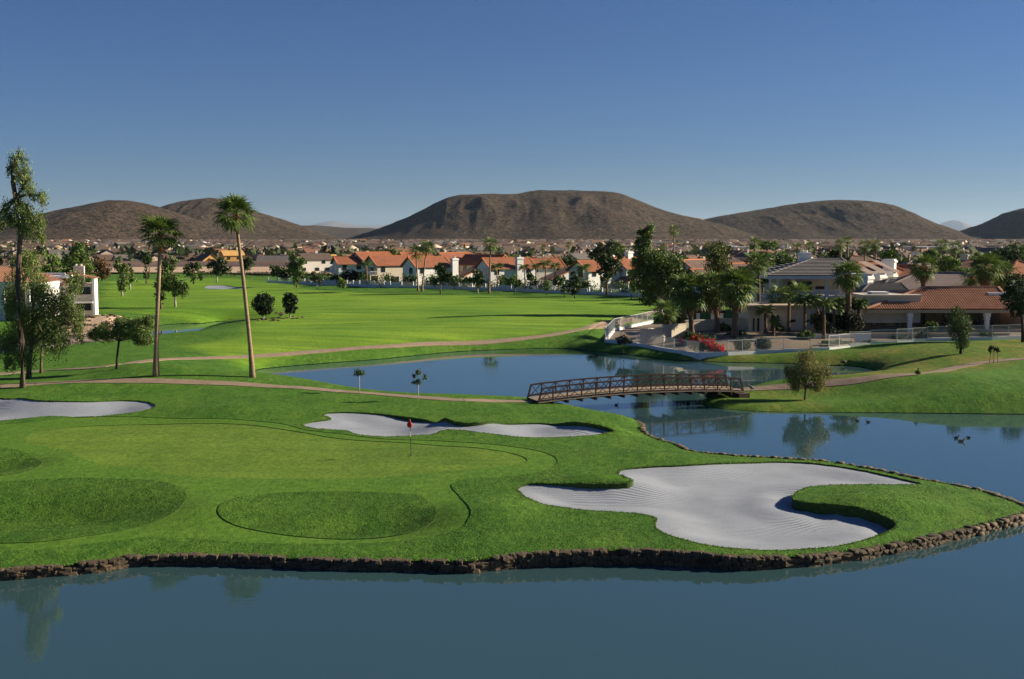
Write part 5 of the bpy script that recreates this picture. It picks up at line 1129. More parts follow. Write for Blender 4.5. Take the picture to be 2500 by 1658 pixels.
for (pa, pb, ya, Y0, dp, nm) in ((1994, 2013, 633, 190, 3, 'a'), (2022, 2043, 631, 196, 3, 'b'), (2054, 2067, 628, 202, 3, 'c')):
    mb = MB(); xa, xb = wpt(pa, 650, Y0).x, wpt(pb, 650, Y0).x; mt = Matrix.Translation(((xa + xb) / 2, Y0 + 2, 0)) @ Matrix.Rotation(R(40), 4, 'Z'); hw = (xb - xa) * .62
    mb.box(-hw, hw, -1.2, dp, 1.5, zof(ya, Y0), mat=mt); mb.box(-hw - .15, hw + .15, -1.35, dp, zof(ya, Y0) - .9, zof(ya, Y0) - .5, mat=mt); part(mb, 'wing_wall', M['white'], G)
    rb = MB(); courses(rb, [tuple(mt @ Vector(p)) for p in ((-hw - .3, -1.6, zof(ya, Y0)), (hw + .3, -1.6, zof(ya, Y0)), (hw + .3, dp, zof(ya, Y0) + 1.9), (-hw - .3, dp, zof(ya, Y0) + 1.9))], 10); part(rb, 'wing_roof', M['pinkroof'], G)

# ---- low grey hip roofs between loggia villa and ranch house
H_ = thing('grey_bungalow', 'low house with two dark grey hip roofs between the white villa and ranch house', 'house', (xof(2050, 172), 172, 2.3))
def wroof(L, Rr, rL, rR, Ye, Yr, Yb, mat, t, n, name='roof'):
    e0, e1 = wpt(*L, Ye), wpt(*Rr, Ye); r0, r1 = wpt(*rL, Yr), wpt(*rR, Yr); e0.y = e1.y = Ye; e1.z = e0.z; r1.z = r0.z; b0_, b1_ = Vector((e0.x, Yb, e0.z)), Vector((e1.x, Yb, e0.z))
    rb = MB(); courses(rb, (e0, e1, r1, r0), n, .13); courses(rb, (e1, b1_, r1), n, .13); courses(rb, (b0_, e0, r0), n); courses(rb, (b1_, b0_, r0, r1), n); part(rb, name, [M[mat], M['nose']], t)
    rc = MB(); [rc.bar(a + Vector((0, 0, .1)), b + Vector((0, 0, .1)), .26, .14) for a, b in ((e0, r0), (e1, r1), (r0, r1))]; part(rc, 'ridge_cap', M[mat], t); return e0, e1
e0, e1 = wroof((1985, 679), (2108, 680), (2008, 655), (2082, 655), 175, 180, 185, 'greytile', H_, 10)
part(MB().box(e0.x + .5, e1.x - .5, 175.6, 184.5, 1.5, e0.z), 'wall', M['cream'], H_)
e0, e1 = wroof((2040, 662), (2112, 662), (2052, 643), (2078, 643), 186, 191, 197, 'greytile', H_, 8)
part(MB().box(e0.x + .5, e1.x - .5, 186.6, 196, 1.5, e0.z), 'wall', M['cream'], H_)

M['shadewall'] = stucco('shaded_stucco', (0.20, 0.165, 0.125))  # tan stucco darkened: deep shade under eave and porch put into the colour
# ---- ranch house with the barrel-tiled roof
K = thing('ranch_house', 'long single-storey house with a striped terracotta barrel-tile roof on the right bank', 'house', (xof(2170, 156), 164, 2.3))
Ye = 160.5; e0, e1 = wpt(2000, 714.5, Ye), wpt(2352, 714.5, Ye); r0, r1 = wpt(2133, 665, 167), wpt(2304, 665, 167); e1.z = e0.z; r1.z = r0.z
rb = MB(); barrel(rb, (e0, e1, r1, r0), .34, .11); b0_, b1_ = Vector((e0.x, 173.6, e0.z)), Vector((e1.x, 173.6, e1.z)); barrel(rb, (e1, b1_, r1), .34, .11); barrel(rb, (b0_, e0, r0), .34, .11); barrel(rb, (b1_, b0_, r0, r1), .5, .11); part(rb, 'roof_tiles', M['clay'], K, kind='stuff')
dk = MB(); nn = Vector((0, 0, -.03)); [dk.face([p + nn for p in f]) for f in ((e0, e1, r1, r0), (e1, b1_, r1), (b0_, e0, r0), (b1_, b0_, r0, r1))]; part(dk, 'roof', M['brownroof'], K)
rc = MB(); [rc.bar(a + Vector((0, 0, .16)), b + Vector((0, 0, .16)), .36, .22) for a, b in ((e0, r0), (e1, r1), (r0, r1))]; part(rc, 'ridge_cap', M['clay'], K)
part(MB().box(e0.x + .2, e1.x - .2, Ye + .25, Ye + .7, e0.z - .5, e0.z - .04), 'eave_beam', M['tan'], K)
wx0, wx1, wx2 = wpt(2004, 740, 164).x, wpt(2118, 740, 164).x, wpt(2345, 740, 164).x
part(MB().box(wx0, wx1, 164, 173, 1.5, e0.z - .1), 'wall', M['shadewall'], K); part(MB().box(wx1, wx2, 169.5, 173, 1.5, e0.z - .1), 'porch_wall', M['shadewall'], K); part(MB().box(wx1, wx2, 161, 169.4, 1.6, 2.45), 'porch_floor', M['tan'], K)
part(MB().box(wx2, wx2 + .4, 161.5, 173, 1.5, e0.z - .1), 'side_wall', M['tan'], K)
def kwin(pa, pb, ya, yb_, Y_=164):
    o = part(wbox(MB(), pa - .8, pb + .8, ya - .8, yb_ + .8, Y_ - .08, Y_ + .02), 'window', M['frame'], K); n_ = 2 if pb - pa > 25 else 1
    for i in range(n_): a = pa + (pb - pa) * i / n_ + .7; part(wbox(MB(), a, pa + (pb - pa) * (i + 1) / n_ - .7, ya, yb_, Y_ - .13, Y_ - .05), 'pane', M['glass'], K)
kwin(2014, 2026, 723, 757); kwin(2037, 2074, 723, 754); kwin(2085, 2095, 723, 757); kwin(2135, 2160, 722, 760, 169.4); kwin(2180, 2215, 722, 760, 169.4); kwin(2240, 2262, 722, 757, 169.4)
for px in (2100, 2278):
    x = wpt(px, 740, 161.4).x; c = MB(); c.box(x - .26, x + .26, 161.1, 161.65, 2.0, e0.z - .5); c.box(x - .38, x + .38, 161, 161.78, e0.z - 1.1, e0.z - .5); c.box(x - .34, x + .34, 161.05, 161.75, e0.z - 1.5, e0.z - 1.3); part(c, 'column', M['white'], K)
pb_ = MB(); xa, xb = wpt(1994, 690, 162.6).x, wpt(2126, 690, 162.6).x; zt, zb = zof(681, 162.6), zof(704, 162.6); pb_.box(xa, xb, 162.6, 169, zb - 2.5, zt - .25); pb_.box(xa - .2, xb + .2, 162.4, 169.2, zt - .3, zt); pb_.box(xa - .1, xb + .1, 162.5, 169.1, zt - 1.2, zt - .95); part(pb_, 'parapet', M['cream'], K)
part(MB().box(wpt(2012, 680, 164).x, wpt(2052, 680, 164).x, 164, 166, zt - .1, zof(674, 164)), 'roof_vent', M['white'], K)
part(MB().box(wpt(2289, 686, 163.5).x, wpt(2342, 686, 163.5).x, 164.5, 166.4, zof(692, 163.5), zof(677, 163.5)), 'chimney', M['white'], K)

# ---- cream pool house and pergola, garden walls
Pq = thing('pool_house', 'cream flat-roofed pool house behind the hanging feather palms', 'house', (xof(1800, 164), 164, 2.3))
mb = wbox(MB(), 1758, 1870, 716, 775, 162.5, 170); part(mb, 'wall', M['cream'], Pq); part(wbox(MB(), 1729, 1762, 716, 778, 160.5, 168), 'bay_wall', M['cream'], Pq)
part(wbox(MB(), 1725, 1765, 705, 717, 160.2, 168.3), 'cornice', M['tan'], Pq); part(wbox(MB(), 1766, 1874, 705, 716, 162.2, 170.3), 'cornice', M['tan'], Pq)
for a_, b_, c_, d_ in ((1823, 1837, 738, 744), (1858, 1868, 738, 743), (1780, 1798, 728, 765)): part(wbox(MB(), a_, b_, c_, d_, 162.4, 162.6), 'window', M['dark'], Pq)
for a_, b_ in ((1738, 1742), (1748, 1753)): part(wbox(MB(), a_, b_, 735, 765, 160.4, 160.6), 'window', M['glass'], Pq)
Pg = thing('pergola', 'dark-roofed pergola with white columns behind the front palms', 'pergola', (xof(1627, 174), 174, 2.3))
for px in (1590, 1612, 1646, 1666): part(wbox(MB(), px - 3.5, px + 3.5, 722, 766, 174, 174.45), 'column', M['white'], Pg); 
for px in (1590, 1666): part(wbox(MB(), px - 3, px + 3, 722, 764, 178, 178.4), 'column', M['white'], Pg)
part(wbox(MB(), 1582, 1674, 719, 723, 173.6, 174), 'beam', M['dark'], Pg); part(wbox(MB(), 1582, 1674, 719, 723, 178.4, 178.7), 'beam', M['dark'], Pg)
for i in range(16): x = wpt(1584 + i * 5.8, 717, 174).x; part(MB().box(x - .07, x + .07, 173.2, 179.2, zof(719, 174), zof(715.5, 174)), 'rafter', M['dark'], Pg)
def gwall(label, pts, h, mat='cream', name='garden_wall', th=.25):
    P = [Vector((xof(px, Y), Y, hz(xof(px, Y), Y))) for px, Y in pts]; t = thing(name, label, 'wall', P[0]); 
    for i in range(len(P) - 1):
        a, b = P[i] - P[0], P[i + 1] - P[0]; d = (b - a); L = d.to_2d().length; mt = Matrix.Translation(a) @ Matrix.Rotation(math.atan2(d.y, d.x), 4, 'Z')
        MB().box(0, L, -th / 2, th / 2, -1, h + max(0, d.z) * .5, mat=mt).build('masonry', M[mat], t); MB().box(-.05, L + .05, -th / 2 - .06, th / 2 + .06, h + max(0, d.z) * .5 + .002, h + .12 + max(0, d.z) * .5, mat=mt).build('coping', M[mat], t)
    return t
gwall('tall cream garden wall running back from the white corner fence to the palms', [(1478, 157), (1530, 158), (1582, 161)], 1.9)
gwall('cream wall behind the front palms, ending at the pool house', [(1582, 162), (1650, 164), (1728, 163)], 1.6)
gwall('pale low wall inside the corner fence', [(1484, 165), (1560, 170)], .8, 'pale'); gwall('low pale pool wall between pool house and ranch house', [(1880, 156), (2010, 157)], .45, 'pale'); gwall('low pale wall in front of the ranch porch', [(2010, 156.5), (2330, 156.5)], .45, 'tan')
gwall('white pool-equipment wall before the ranch house windows', [(1973, 153.5), (2010, 153.5)], 1.1, 'white'); gwall('curving white wall end beside the lit pool edge', [(1905, 153), (1960, 152.5)], .35, 'pale')
# ---- the wrought fence round the yards
def zp(px, py): x, y = yplace(px, py); return Vector((x, y, hz(x, y)))
fA = [zp(px, py) for px, py in [(1507, 748), (1482, 752), (1457, 757), (1418, 766), (1397, 794)]]
run_fence('yard_fence', 'stepping white fence at the rear left of the corner yard', fA, .45, 1.55, post=2.6, sp=.16, pw=.06, pk=.014)
fB = [zp(px, py) for px, py in [(1397, 794), (1471, 800), (1532, 811), (1580, 818), (1614, 821.5)]]
run_fence('yard_fence', 'white railing on a low wall at the pond corner, left of the red bougainvillea', fB, .45, 1.35, post=2.3, sp=.16, pw=.055, pk=.014)
fC = [zp(px, py) for px, py in [(1614, 821.5), (1680, 821), (1746, 818), (1809, 815), (1870, 813)]]
run_fence('yard_fence', 'white railing on a low wall in front of the two round grey shrubs', fC, .40, 1.45, post=2.6, sp=.14, pw=.055, pk=.014)
fD = [zp(px, py) for px, py in [(1870, 813), (1913, 811), (1961, 805), (2010, 801), (2070, 797), (2141, 791)]]
run_fence('yard_fence', 'railing on a low wall before the pool between willow tree and ranch house', fD, .40, 1.5, post=2.6, sp=.14, pw=.055, pk=.014)
fE = [zp(px, py) for px, py in [(2141, 791), (2200, 788), (2290, 785), (2364, 782), (2470, 778)]]
run_fence('yard_fence', 'railing behind the leafy bank tree along the ranch house garden', fE, .38, 1.5, post=2.8, sp=.14, pw=.055, pk=.014)

# ---- yard planting
def bk(Y): return Y + 9 if Y < 165 else Y
def yard_palm(bx, Y, tx, ty, r_, lb, **k): return px_palm(bx, 780, tx, ty, r_, lb, Y=bk(Y), **k)
yard_palm(1597, 149, 1592, 672, 58, 'left of the three big fan palms in the yard above the bougainvillea', nfr=42, tr=.36, boots=0, skirt=10, droop=-60, nseg=13)
yard_palm(1656, 151, 1650, 668, 54, 'middle of the three big fan palms in the yard', nfr=42, tr=.33, boots=0, skirt=10, droop=-60, nseg=13)
yard_palm(1696, 146, 1700, 662, 60, 'right of the three big fan palms in the yard, thickest trunk', nfr=46, tr=.40, boots=0, skirt=12, droop=-62, nseg=13)
yard_palm(1536, 156, 1538, 722, 34, 'small fan palm in front of the trunks of the big tree', nfr=30, tr=.3, boots=0, skirt=4, droop=-45, nseg=12)
yard_palm(1752, 190, 1751, 610, 34, 'tall smooth-trunked fan palm left of the grey-roofed villa', nfr=34, tr=.28, boots=0, droop=-60, nseg=11)
yard_palm(1806, 168, 1800, 690, 36, 'low fan palm under the left end of the villa balcony', nfr=26, tr=.3, boots=0, droop=-40, nseg=11); yard_palm(1848, 160, 1844, 682, 36, 'fan palm in front of the balcony balustrade', nfr=28, tr=.3, boots=0, droop=-45, nseg=11)
yard_palm(1959, 150, 1958, 636, 44, 'bold fan palm standing before the balcony right end', nfr=38, tr=.42, boots=.8, skirt=4, droop=-60, nseg=13)
yard_palm(2130, 176, 2132, 618, 36, 'fan palm rising behind the terracotta barrel roof', nfr=36, tr=.40, boots=1.6, skirt=6, droop=-65, nseg=12)
yard_palm(2290, 170, 2276, 618, 44, 'larger left palm of the shaggy cluster behind the ranch house', nfr=40, tr=.38, boots=1.5, skirt=18, droop=-65, nseg=12); yard_palm(2318, 176, 2316, 632, 36, 'right palm of the shaggy cluster behind the ranch house', nfr=34, tr=.34, boots=1, skirt=12, droop=-65, nseg=12); yard_palm(2244, 182, 2244, 640, 30, 'low palm at the left of the shaggy cluster', nfr=30, tr=.34, boots=1, skirt=8, droop=-60, nseg=10)
for bx, Y, tx, ty, r_, lb in ((1942, 250, 1940, 566, 16, 'left palm of the pair above the white villa roof'), (1957, 262, 1957, 558, 14, 'thin higher palm of the pair above the white villa roof'), (1997, 236, 1996, 570, 18, 'left of the two shaggy palms behind the striped brown roof'), (2020, 238, 2021, 566, 18, 'right of the two shaggy palms behind the striped brown roof'),
    (2172, 262, 2172, 568, 18, 'left of the far palm pair above the pink roof'), (2205, 268, 2206, 572, 18, 'right of the far palm pair above the pink roof'), (1845, 300, 1840, 574, 15, 'distant palm left of the white chimney'), (1867, 300, 1868, 570, 14, 'distant palm behind the white chimney flues'), (1556, 300, 1556, 533, 15, 'lone very tall palm above the roofs right of the big tree'),
    (1312, 420, 1312, 566, 9, 'distant palm above the roofs left of the row tree'), (1252, 430, 1253, 573, 9, 'distant palm above the long dark roof'), (2348, 260, 2350, 600, 16, 'palm behind the pyramid-roofed house'), (1742, 240, 1742, 564, 20, 'yellowish tall palm above the cream chimney')):
    sk = 8 if 'shaggy' in lb else 0; px_palm(bx, 700, tx, ty, r_, lb, Y=Y, nfr=24, tr=.22, boots=0, skirt=sk, droop=-60, nseg=9)
for bx, Y, tx, ty, r_, lb in ((1768, 150, 1766, 722, 30, 'hanging feather palm against the pool house bay'), (1858, 148, 1858, 700, 36, 'large drooping feather palm at the right end of the pool house'), (1820, 152, 1822, 690, 26, 'feather palm behind the large drooping one'), (1902, 147, 1902, 706, 34, 'feather palm with dark hanging fronds before the loggia'),
    (1940, 152, 1944, 700, 30, 'feather palm left of the bold fan palm'), (1985, 151, 1984, 704, 24, 'feather palm at the left end of the barrel roof'), (1895, 160, 1880, 694, 26, 'feather palm directly under the balustrade'), (1925, 150, 1926, 715, 30, 'feather palm between the loggia and the bold palm'), (2000, 158, 1999, 696, 26, 'feather palm crowding the left end of the tiled eave'), (1840, 158, 1838, 715, 30, 'feather palm before the right wall of the pool house'), (1785, 147, 1787, 745, 18, 'small feather palm beside the hanging one')):
    px_palm(bx, 770, tx, ty, r_, lb, Y=bk(Y), name='feather_palm', kind='feather', nfr=24, tr=.22, boots=0)
px_tree(1530, 736, [(1490, 540, 18, 22), (1482, 565, 22, 18), (1495, 590, 30, 18), (1530, 612, 50, 30), (1565, 640, 30, 32), (1490, 640, 34, 34), (1525, 660, 50, 30), (1560, 675, 30, 20), (1500, 690, 24, 14), (1500, 525, 10, 9), (1470, 610, 18, 20)],
        'shade_tree', 'biggest leafy tree, double-crowned with forking white stems above the small palm', col=(0.10, .155, .032), trunk=.3, dens=1.7, bk='whitebark', seed=50, shell=.25, trunk_pts=[(0, 0, -.3), (-.3, 0, 1.5), (-.6, 0, 3.2)], low=3)
px_tree(1655, 700, [(1660, 585, 26, 22), (1650, 610, 28, 26), (1672, 620, 20, 24), (1655, 640, 28, 20), (1640, 570, 14, 12)], 'shade_tree', 'yellow-green tree behind the yard palms', Y=200, col=(0.105, .125, .028), trunk=.2, dens=1.0, seed=51)
px_tree(1760, 640, [(1762, 615, 26, 22), (1775, 598, 16, 14), (1755, 640, 24, 18)], 'shade_tree', 'green tree around the tall smooth-trunked palm', Y=215, col=G_MID, trunk=.2, dens=.9, seed=52)
px_tree(1810, 640, [(1810, 600, 22, 18), (1800, 615, 22, 14), (1825, 608, 14, 14)], 'shade_tree', 'dense green tree left of the white chimney', Y=222, col=G_MID, trunk=.2, dens=1.1, seed=53)
for px, py, rx, ry, Y, cc, lb in ((2190, 610, 30, 26, 210, G_MID, 'broad green tree behind the pink roof'), (2150, 590, 22, 18, 240, G_MID, 'green tree under the far palm pair'), (2215, 635, 24, 20, 200, G_MID, 'dense tree above the right of the pink roof'), (1925, 585, 18, 16, 255, G_DARK, 'dark tree behind the roof ridge of the white villa'), (2050, 588, 20, 12, 290, G_BRIGHT, 'bright bushy tree right of the two shaggy palms'),
    (2320, 590, 44, 22, 260, (0.05, .08, .03), 'wide grey-green tree belt at the right behind the roofs'), (2350, 575, 30, 16, 320, G_MID, 'far tree above the pyramid roof'), (1660, 572, 20, 14, 300, G_DARK, 'dark tree top behind the yellow-green tree'), (1770, 565, 24, 12, 330, G_MID, 'tree mass behind the far yellowish palm'), (1420, 575, 22, 18, 330, G_MID, 'tree behind the row tree, left of the big tree'), (900, 585, 30, 12, 400, G_BRIGHT, 'bright tree mass behind the first villas'), (1195, 600, 24, 12, 340, G_BRIGHT, 'green tree behind the white chimney'), (1310, 600, 24, 14, 330, G_DARK, 'dark rounded tree behind the long dark roof'), (1105, 602, 22, 8, 340, G_DARK, 'dark tree top left of the shaded gable'), (1140, 610, 22, 16, 305, G_DARK, 'dark tree behind the single slim palm'), (2260, 600, 20, 22, 230, G_DARK, 'dark tree left behind the shaggy palms'), (1720, 640, 24, 24, 185, G_DARK, 'dark shrubbery behind the right yard palm'), (1980, 700, 22, 18, 160, G_DARK, 'dark creeper beside the barrel roof')):
    px_tree(px, py + ry + 20, [(px, py, rx * .7, ry), (px - rx * .55, py + ry * .2, rx * .5, ry * .7), (px + rx * .55, py + ry * .15, rx * .5, ry * .75)], 'shade_tree', lb, Y=Y, col=cc, trunk=.2, dens=1.1, shell=.3)
for px, py, rx, ry, Y, lb in ((1714, 797, 21, 17, 138, 'left of the two round grey-green shrubs behind the railing'), (1762, 795, 21, 17, 138.5, 'right of the two round grey-green shrubs behind the railing')):
    px_tree(px, py + 14, [(px, py, rx * .85, ry * .9), (px - rx * .3, py - 3, rx * .6, ry * .7), (px + rx * .35, py - 2, rx * .55, ry * .7)], 'round_shrub', lb, 'shrub', Y=bk(Y), col=G_GREY, trunk=.08, dens=2.2, ls=.13, limbs=False, shell=.55, shape='round')
for px, py, rx, ry, Y, cc, lb in ((1960, 745, 34, 30, 150, (.02, .025, .012), 'dark shade shrubbery left of the ranch windows'), (1925, 770, 30, 14, 148, (.03, .045, .018), 'dark shrubs between the feather palms before the loggia'), (2080, 782, 26, 10, 147, (.03, .05, .018), 'dark green shrubs before the ranch house windows'), (2220, 760, 26, 16, 150, (.025, .04, .016), 'dark shrubs in the shaded porch'), (1820, 780, 24, 10, 149, G_DARK, 'dark shrubs at the foot of the pool house wall'), (1795, 760, 16, 16, 153, G_DARK, 'bushy plant against the pool house'), (1670, 760, 24, 14, 153, G_DARK, 'dark foliage between the big palm trunks'), (1900, 736, 34, 16, 166, (.025, .035, .014), 'dark hedge closing the gap right of the pool house'), (1570, 735, 22, 14, 168, (.03, .045, .016), 'dark shrubs left of the pergola'), (1900, 752, 20, 16, 149, G_DARK, 'dark shrubs under the feather palms'), (2130, 778, 20, 16, 146, (.02, .035, .014), 'dark shrub behind the railing before the porch'), (2150, 752, 16, 12, 150, G_MID, 'green shrub before the porch column'), (1860, 775, 22, 10, 146, G_MID, 'low green bush line left of the pool'), (1930, 790, 40, 5, 142, G_MID, 'low ground-hugging hedge by the pool'), (2005, 790, 25, 5, 143, G_MID, 'low clipped hedge right of the pool'), (1700, 772, 30, 8, 148, G_DARK, 'dark shrubs at the foot of the right yard palm'), (1640, 800, 26, 8, 137, G_DARK, 'dark leafy shrub under the bougainvillea'), (2280, 775, 20, 8, 146, G_DARK, 'dark low shrubs near the second porch column'), (1545, 760, 12, 6, 153, G_DARK, 'low dark shrub at the foot of the small palm'), (1440, 785, 22, 10, 139, (.05, .055, .045), 'grey low shrub inside the corner fence'), (1590, 775, 14, 12, 146, G_BRIGHT, 'small bright shrub at the left big palm foot'), (1730, 750, 30, 14, 158, G_DARK, 'dark hedge left of the pool house')):
    px_tree(px, py + ry, [(px, py, rx * .7, ry), (px - rx * .5, py + ry * .1, rx * .5, ry * .8), (px + rx * .5, py + ry * .1, rx * .5, ry * .8)], 'yard_shrub', lb, 'shrub', Y=bk(Y), col=cc, trunk=.06, dens=1.6, ls=.2, limbs=False, shell=.2)
bt = px_tree(1625, 815, [(1600, 780, 26, 12), (1630, 790, 26, 16), (1650, 805, 24, 10), (1615, 800, 24, 12)], 'bougainvillea', 'bougainvillea covered in red blossom behind the pond-side railing', 'shrub', Y=145.8, col=G_DARK, trunk=.06, dens=1.0, ls=.16, limbs=False, shell=.2)
rs = np.random.RandomState(5); s_ = 145.8 / FP; bl = []
for px, py, rx, ry in ((1607, 782, 20, 8), (1635, 790, 16, 9), (1655, 803, 20, 9), (1590, 784, 10, 6), (1645, 812, 18, 5), (1570, 784, 8, 5)):
    p = at_y(px, py, 145.8); bl.append((p.x - bt.location.x, -.6, p.z - bt.location.z, rx * s_, rx * s_ * .6, ry * s_))
Vv, Ff, cl = leafcloud(bl, 2200, .15, (0.62, 0.035, 0.035), rs, lo=.7, hi=1.3, clump=14); obj('blossom', fastmesh('blossom', Vv, Ff, [M['leaf']], tint=cl), None, bt)

# ------------------------------------------------------------------ left villa above the small pond
A_ = thing('lakeside_villa', 'white two-storey villa with tall sunlit end wall, behind the weeping eucalyptus', 'house', (xof(160, 197), 197, 2.0))
Yv = 196.0; z_t, z_b = zof(643, Yv), zof(732, Yv); xr_ = wpt(219, 690, Yv).x; xl_ = wpt(100, 690, Yv).x; rr0 = Matrix.Translation((xr_, Yv, 0)) @ Matrix.Rotation(R(14), 4, 'Z')
part(MB().box(-.35, 0, 0, 5.2, z_b - 1, z_t, mat=rr0), 'end_wall', M['white'], A_)
mb = MB(); mb.box(-9.2, -.36, .6, 9, z_b - 1, z_t - 1.0, mat=rr0); part(mb, 'wall', M['cream'], A_)
rf = MB(); P = [rr0 @ Vector(p) for p in ((-4.2, -.2, z_t + .9), (.25, -.2, z_t - .05), (.25, 5.6, z_t - .05), (-4.2, 5.6, z_t + .9))]; barrel(rf, [tuple(P[1]), tuple(P[2]), tuple(P[3]), tuple(P[0])], .34, .1); part(rf, 'roof', M['clay'], A_)
part(MB().box(-9.2, -4.2, -.3, 8, z_t + .05, z_t + .45, mat=rr0), 'parapet', M['white'], A_)
for zf in (z_b + 2.6, z_b + .1): part(MB().box(-9.2, -.36, -.4, .6, zf - .25, zf, mat=rr0), 'balcony_floor', M['white'], A_)
for i, (xa, xb) in enumerate(((-3.0, -.7), (-5.8, -3.6), (-8.8, -6.4))):
    for zf in (z_b + .2, z_b + 2.9): part(MB().box(xa, xb, .5, .64, zf + (.9 if i == 0 else 0), zf + 2.1, mat=rr0), 'window', M['glass'], A_)
for xa in (-3.3, -6.1, -9.2): part(MB().box(xa - .15, xa + .15, -.35, -.05, z_b - 1, z_t + .05, mat=rr0), 'post', M['white'], A_)
rl_ = MB(); rl_.box(-9.2, -.4, -.4, -.3, z_b + 3.5, z_b + 3.6, mat=rr0)
for i in range(40): rl_.box(-9.1 + i * .22, -9.06 + i * .22, -.38, -.34, z_b + 2.6, z_b + 3.5, mat=rr0)
part(rl_, 'railing', M['metalwhite'], A_)
part(MB().box(-3.6, -1.9, 3, 4.2, z_t - 1, z_t + 2.0, mat=rr0), 'chimney', M['pale'], A_)
for x in (-3.2, -2.4): part(MB().tube([rr0 @ Vector((x, 3.6, z_t + 2)), rr0 @ Vector((x, 3.6, z_t + 2.35))], .22, 8), 'flue', M['pale'], A_)
B_ = thing('lakeside_villa', 'villa with a broad orange hip roof at the left edge behind the eucalyptus', 'house', (xof(20, 190), 190, 2.0))
e0, e1 = wpt(-90, 652, 186), wpt(96, 652, 186); r0, r1 = wpt(-30, 617, 193), wpt(24, 617, 193); e1.z = e0.z; r1.z = r0.z; r0.y = r1.y = 193; rb = MB(); barrel(rb, (e0, e1, r1, r0), .38, .1); barrel(rb, (e1, Vector((e1.x, 200, e1.z)), r1), .38, .1); barrel(rb, (Vector((e0.x, 200, e0.z)), e0, r0), .5, .1); barrel(rb, (Vector((e1.x, 200, e0.z)), Vector((e0.x, 200, e0.z)), r0, r1), .5, .1)
part(rb, 'roof', M['clay'], B_); part(MB().box(e0.x + .4, e1.x - .4, 188, 199.5, .5, e0.z), 'wall', M['white'], B_); part(MB().box(e0.x + .2, e1.x - .2, 186.2, 186.6, e0.z - .5, e0.z), 'eave_beam', M['white'], B_)
for px in (8, 36, 66, 92): part(wbox(MB(), px - 3, px + 3, 655, 790, 186.3, 186.7), 'column', M['white'], B_)
for a, b in ((12, 32), (42, 60), (70, 88)):
    for ya, yb_ in ((665, 700), (715, 755)): part(wbox(MB(), a, b, ya, yb_, 187.9, 188.1), 'window', M['glass'], B_)
part(wbox(MB(), -10, 98, 700, 712, 186.2, 188), 'balcony_floor', M['white'], B_)
Cq = thing('lakeside_villa', 'small red-tiled middle wing between the two left villas', 'house', (xof(150, 199), 199, 2.0))
e0, e1 = wpt(92, 656, 194.5), wpt(168, 656, 194.5); r0, r1 = wpt(96, 640, 199), wpt(150, 640, 199); e1.z = e0.z; rb = MB(); barrel(rb, (e0, e1, r1, r0), .38, .1); part(rb, 'roof', M['clay'], Cq); part(wbox(MB(), 96, 160, 657, 800, 195, 201), 'wall', M['cream'], Cq)
part(wbox(MB(), 84, 150, 630, 640, 199.2, 199.6), 'parapet', M['white'], Cq); part(wbox(MB(), 104, 128, 668, 690, 194.9, 195.1), 'window', M['glass'], Cq)
def rock_mesh(seed, sub=1):
    rs = np.random.RandomState(seed); bm = bmesh.new(); bmesh.ops.create_icosphere(bm, subdivisions=1, radius=1)
    for v in bm.verts: v.co *= rs.uniform(.72, 1.12)
    me = bpy.data.meshes.new('rock'); bm.to_mesh(me); bm.free(); me.materials.append(M['stone']); return me
RK = [rock_mesh(i) for i in range(5)]
bankY = lambda px: 186 + (px - 210) * .02
bank = thing('rock_bank', 'rocky brown bank below the sunlit end wall of the left villa', 'rock bank', (xof(250, 188), 188, .2))
bm_ = MB(); rs = np.random.RandomState(8)
gx = np.linspace(xof(130, 188), xof(318, 188), 26); gy = np.linspace(180, 194, 8)
VV = [(x - bank.location.x, y - 188, (max(0, min(1, (y - 180) / 8)) ** .7) * 2.3 * min(1, (gx[-1] - x) / 5 + .05) + rs.uniform(-.12, .12) - .25) for y in gy for x in gx]; n = len(gx)
obj('earth', fastmesh('earth', VV, [(i * n + j, i * n + j + 1, (i + 1) * n + j + 1, (i + 1) * n + j) for i in range(7) for j in range(n - 1)], [M['dirt']], smooth=True), None, bank)
for i in range(150):
    k = rs.randint(0, len(VV) - n); v = VV[k]; o = obj('rock', RK[i % 5], None, bank); o.location = (v[0] + rs.uniform(-.4, .4), v[1] + rs.uniform(-.5, .5), v[2] + .05); s = rs.uniform(.18, .45); o.scale = (s * 1.3, s, s * .7); o.rotation_euler = (0, 0, rs.uniform(0, 6))

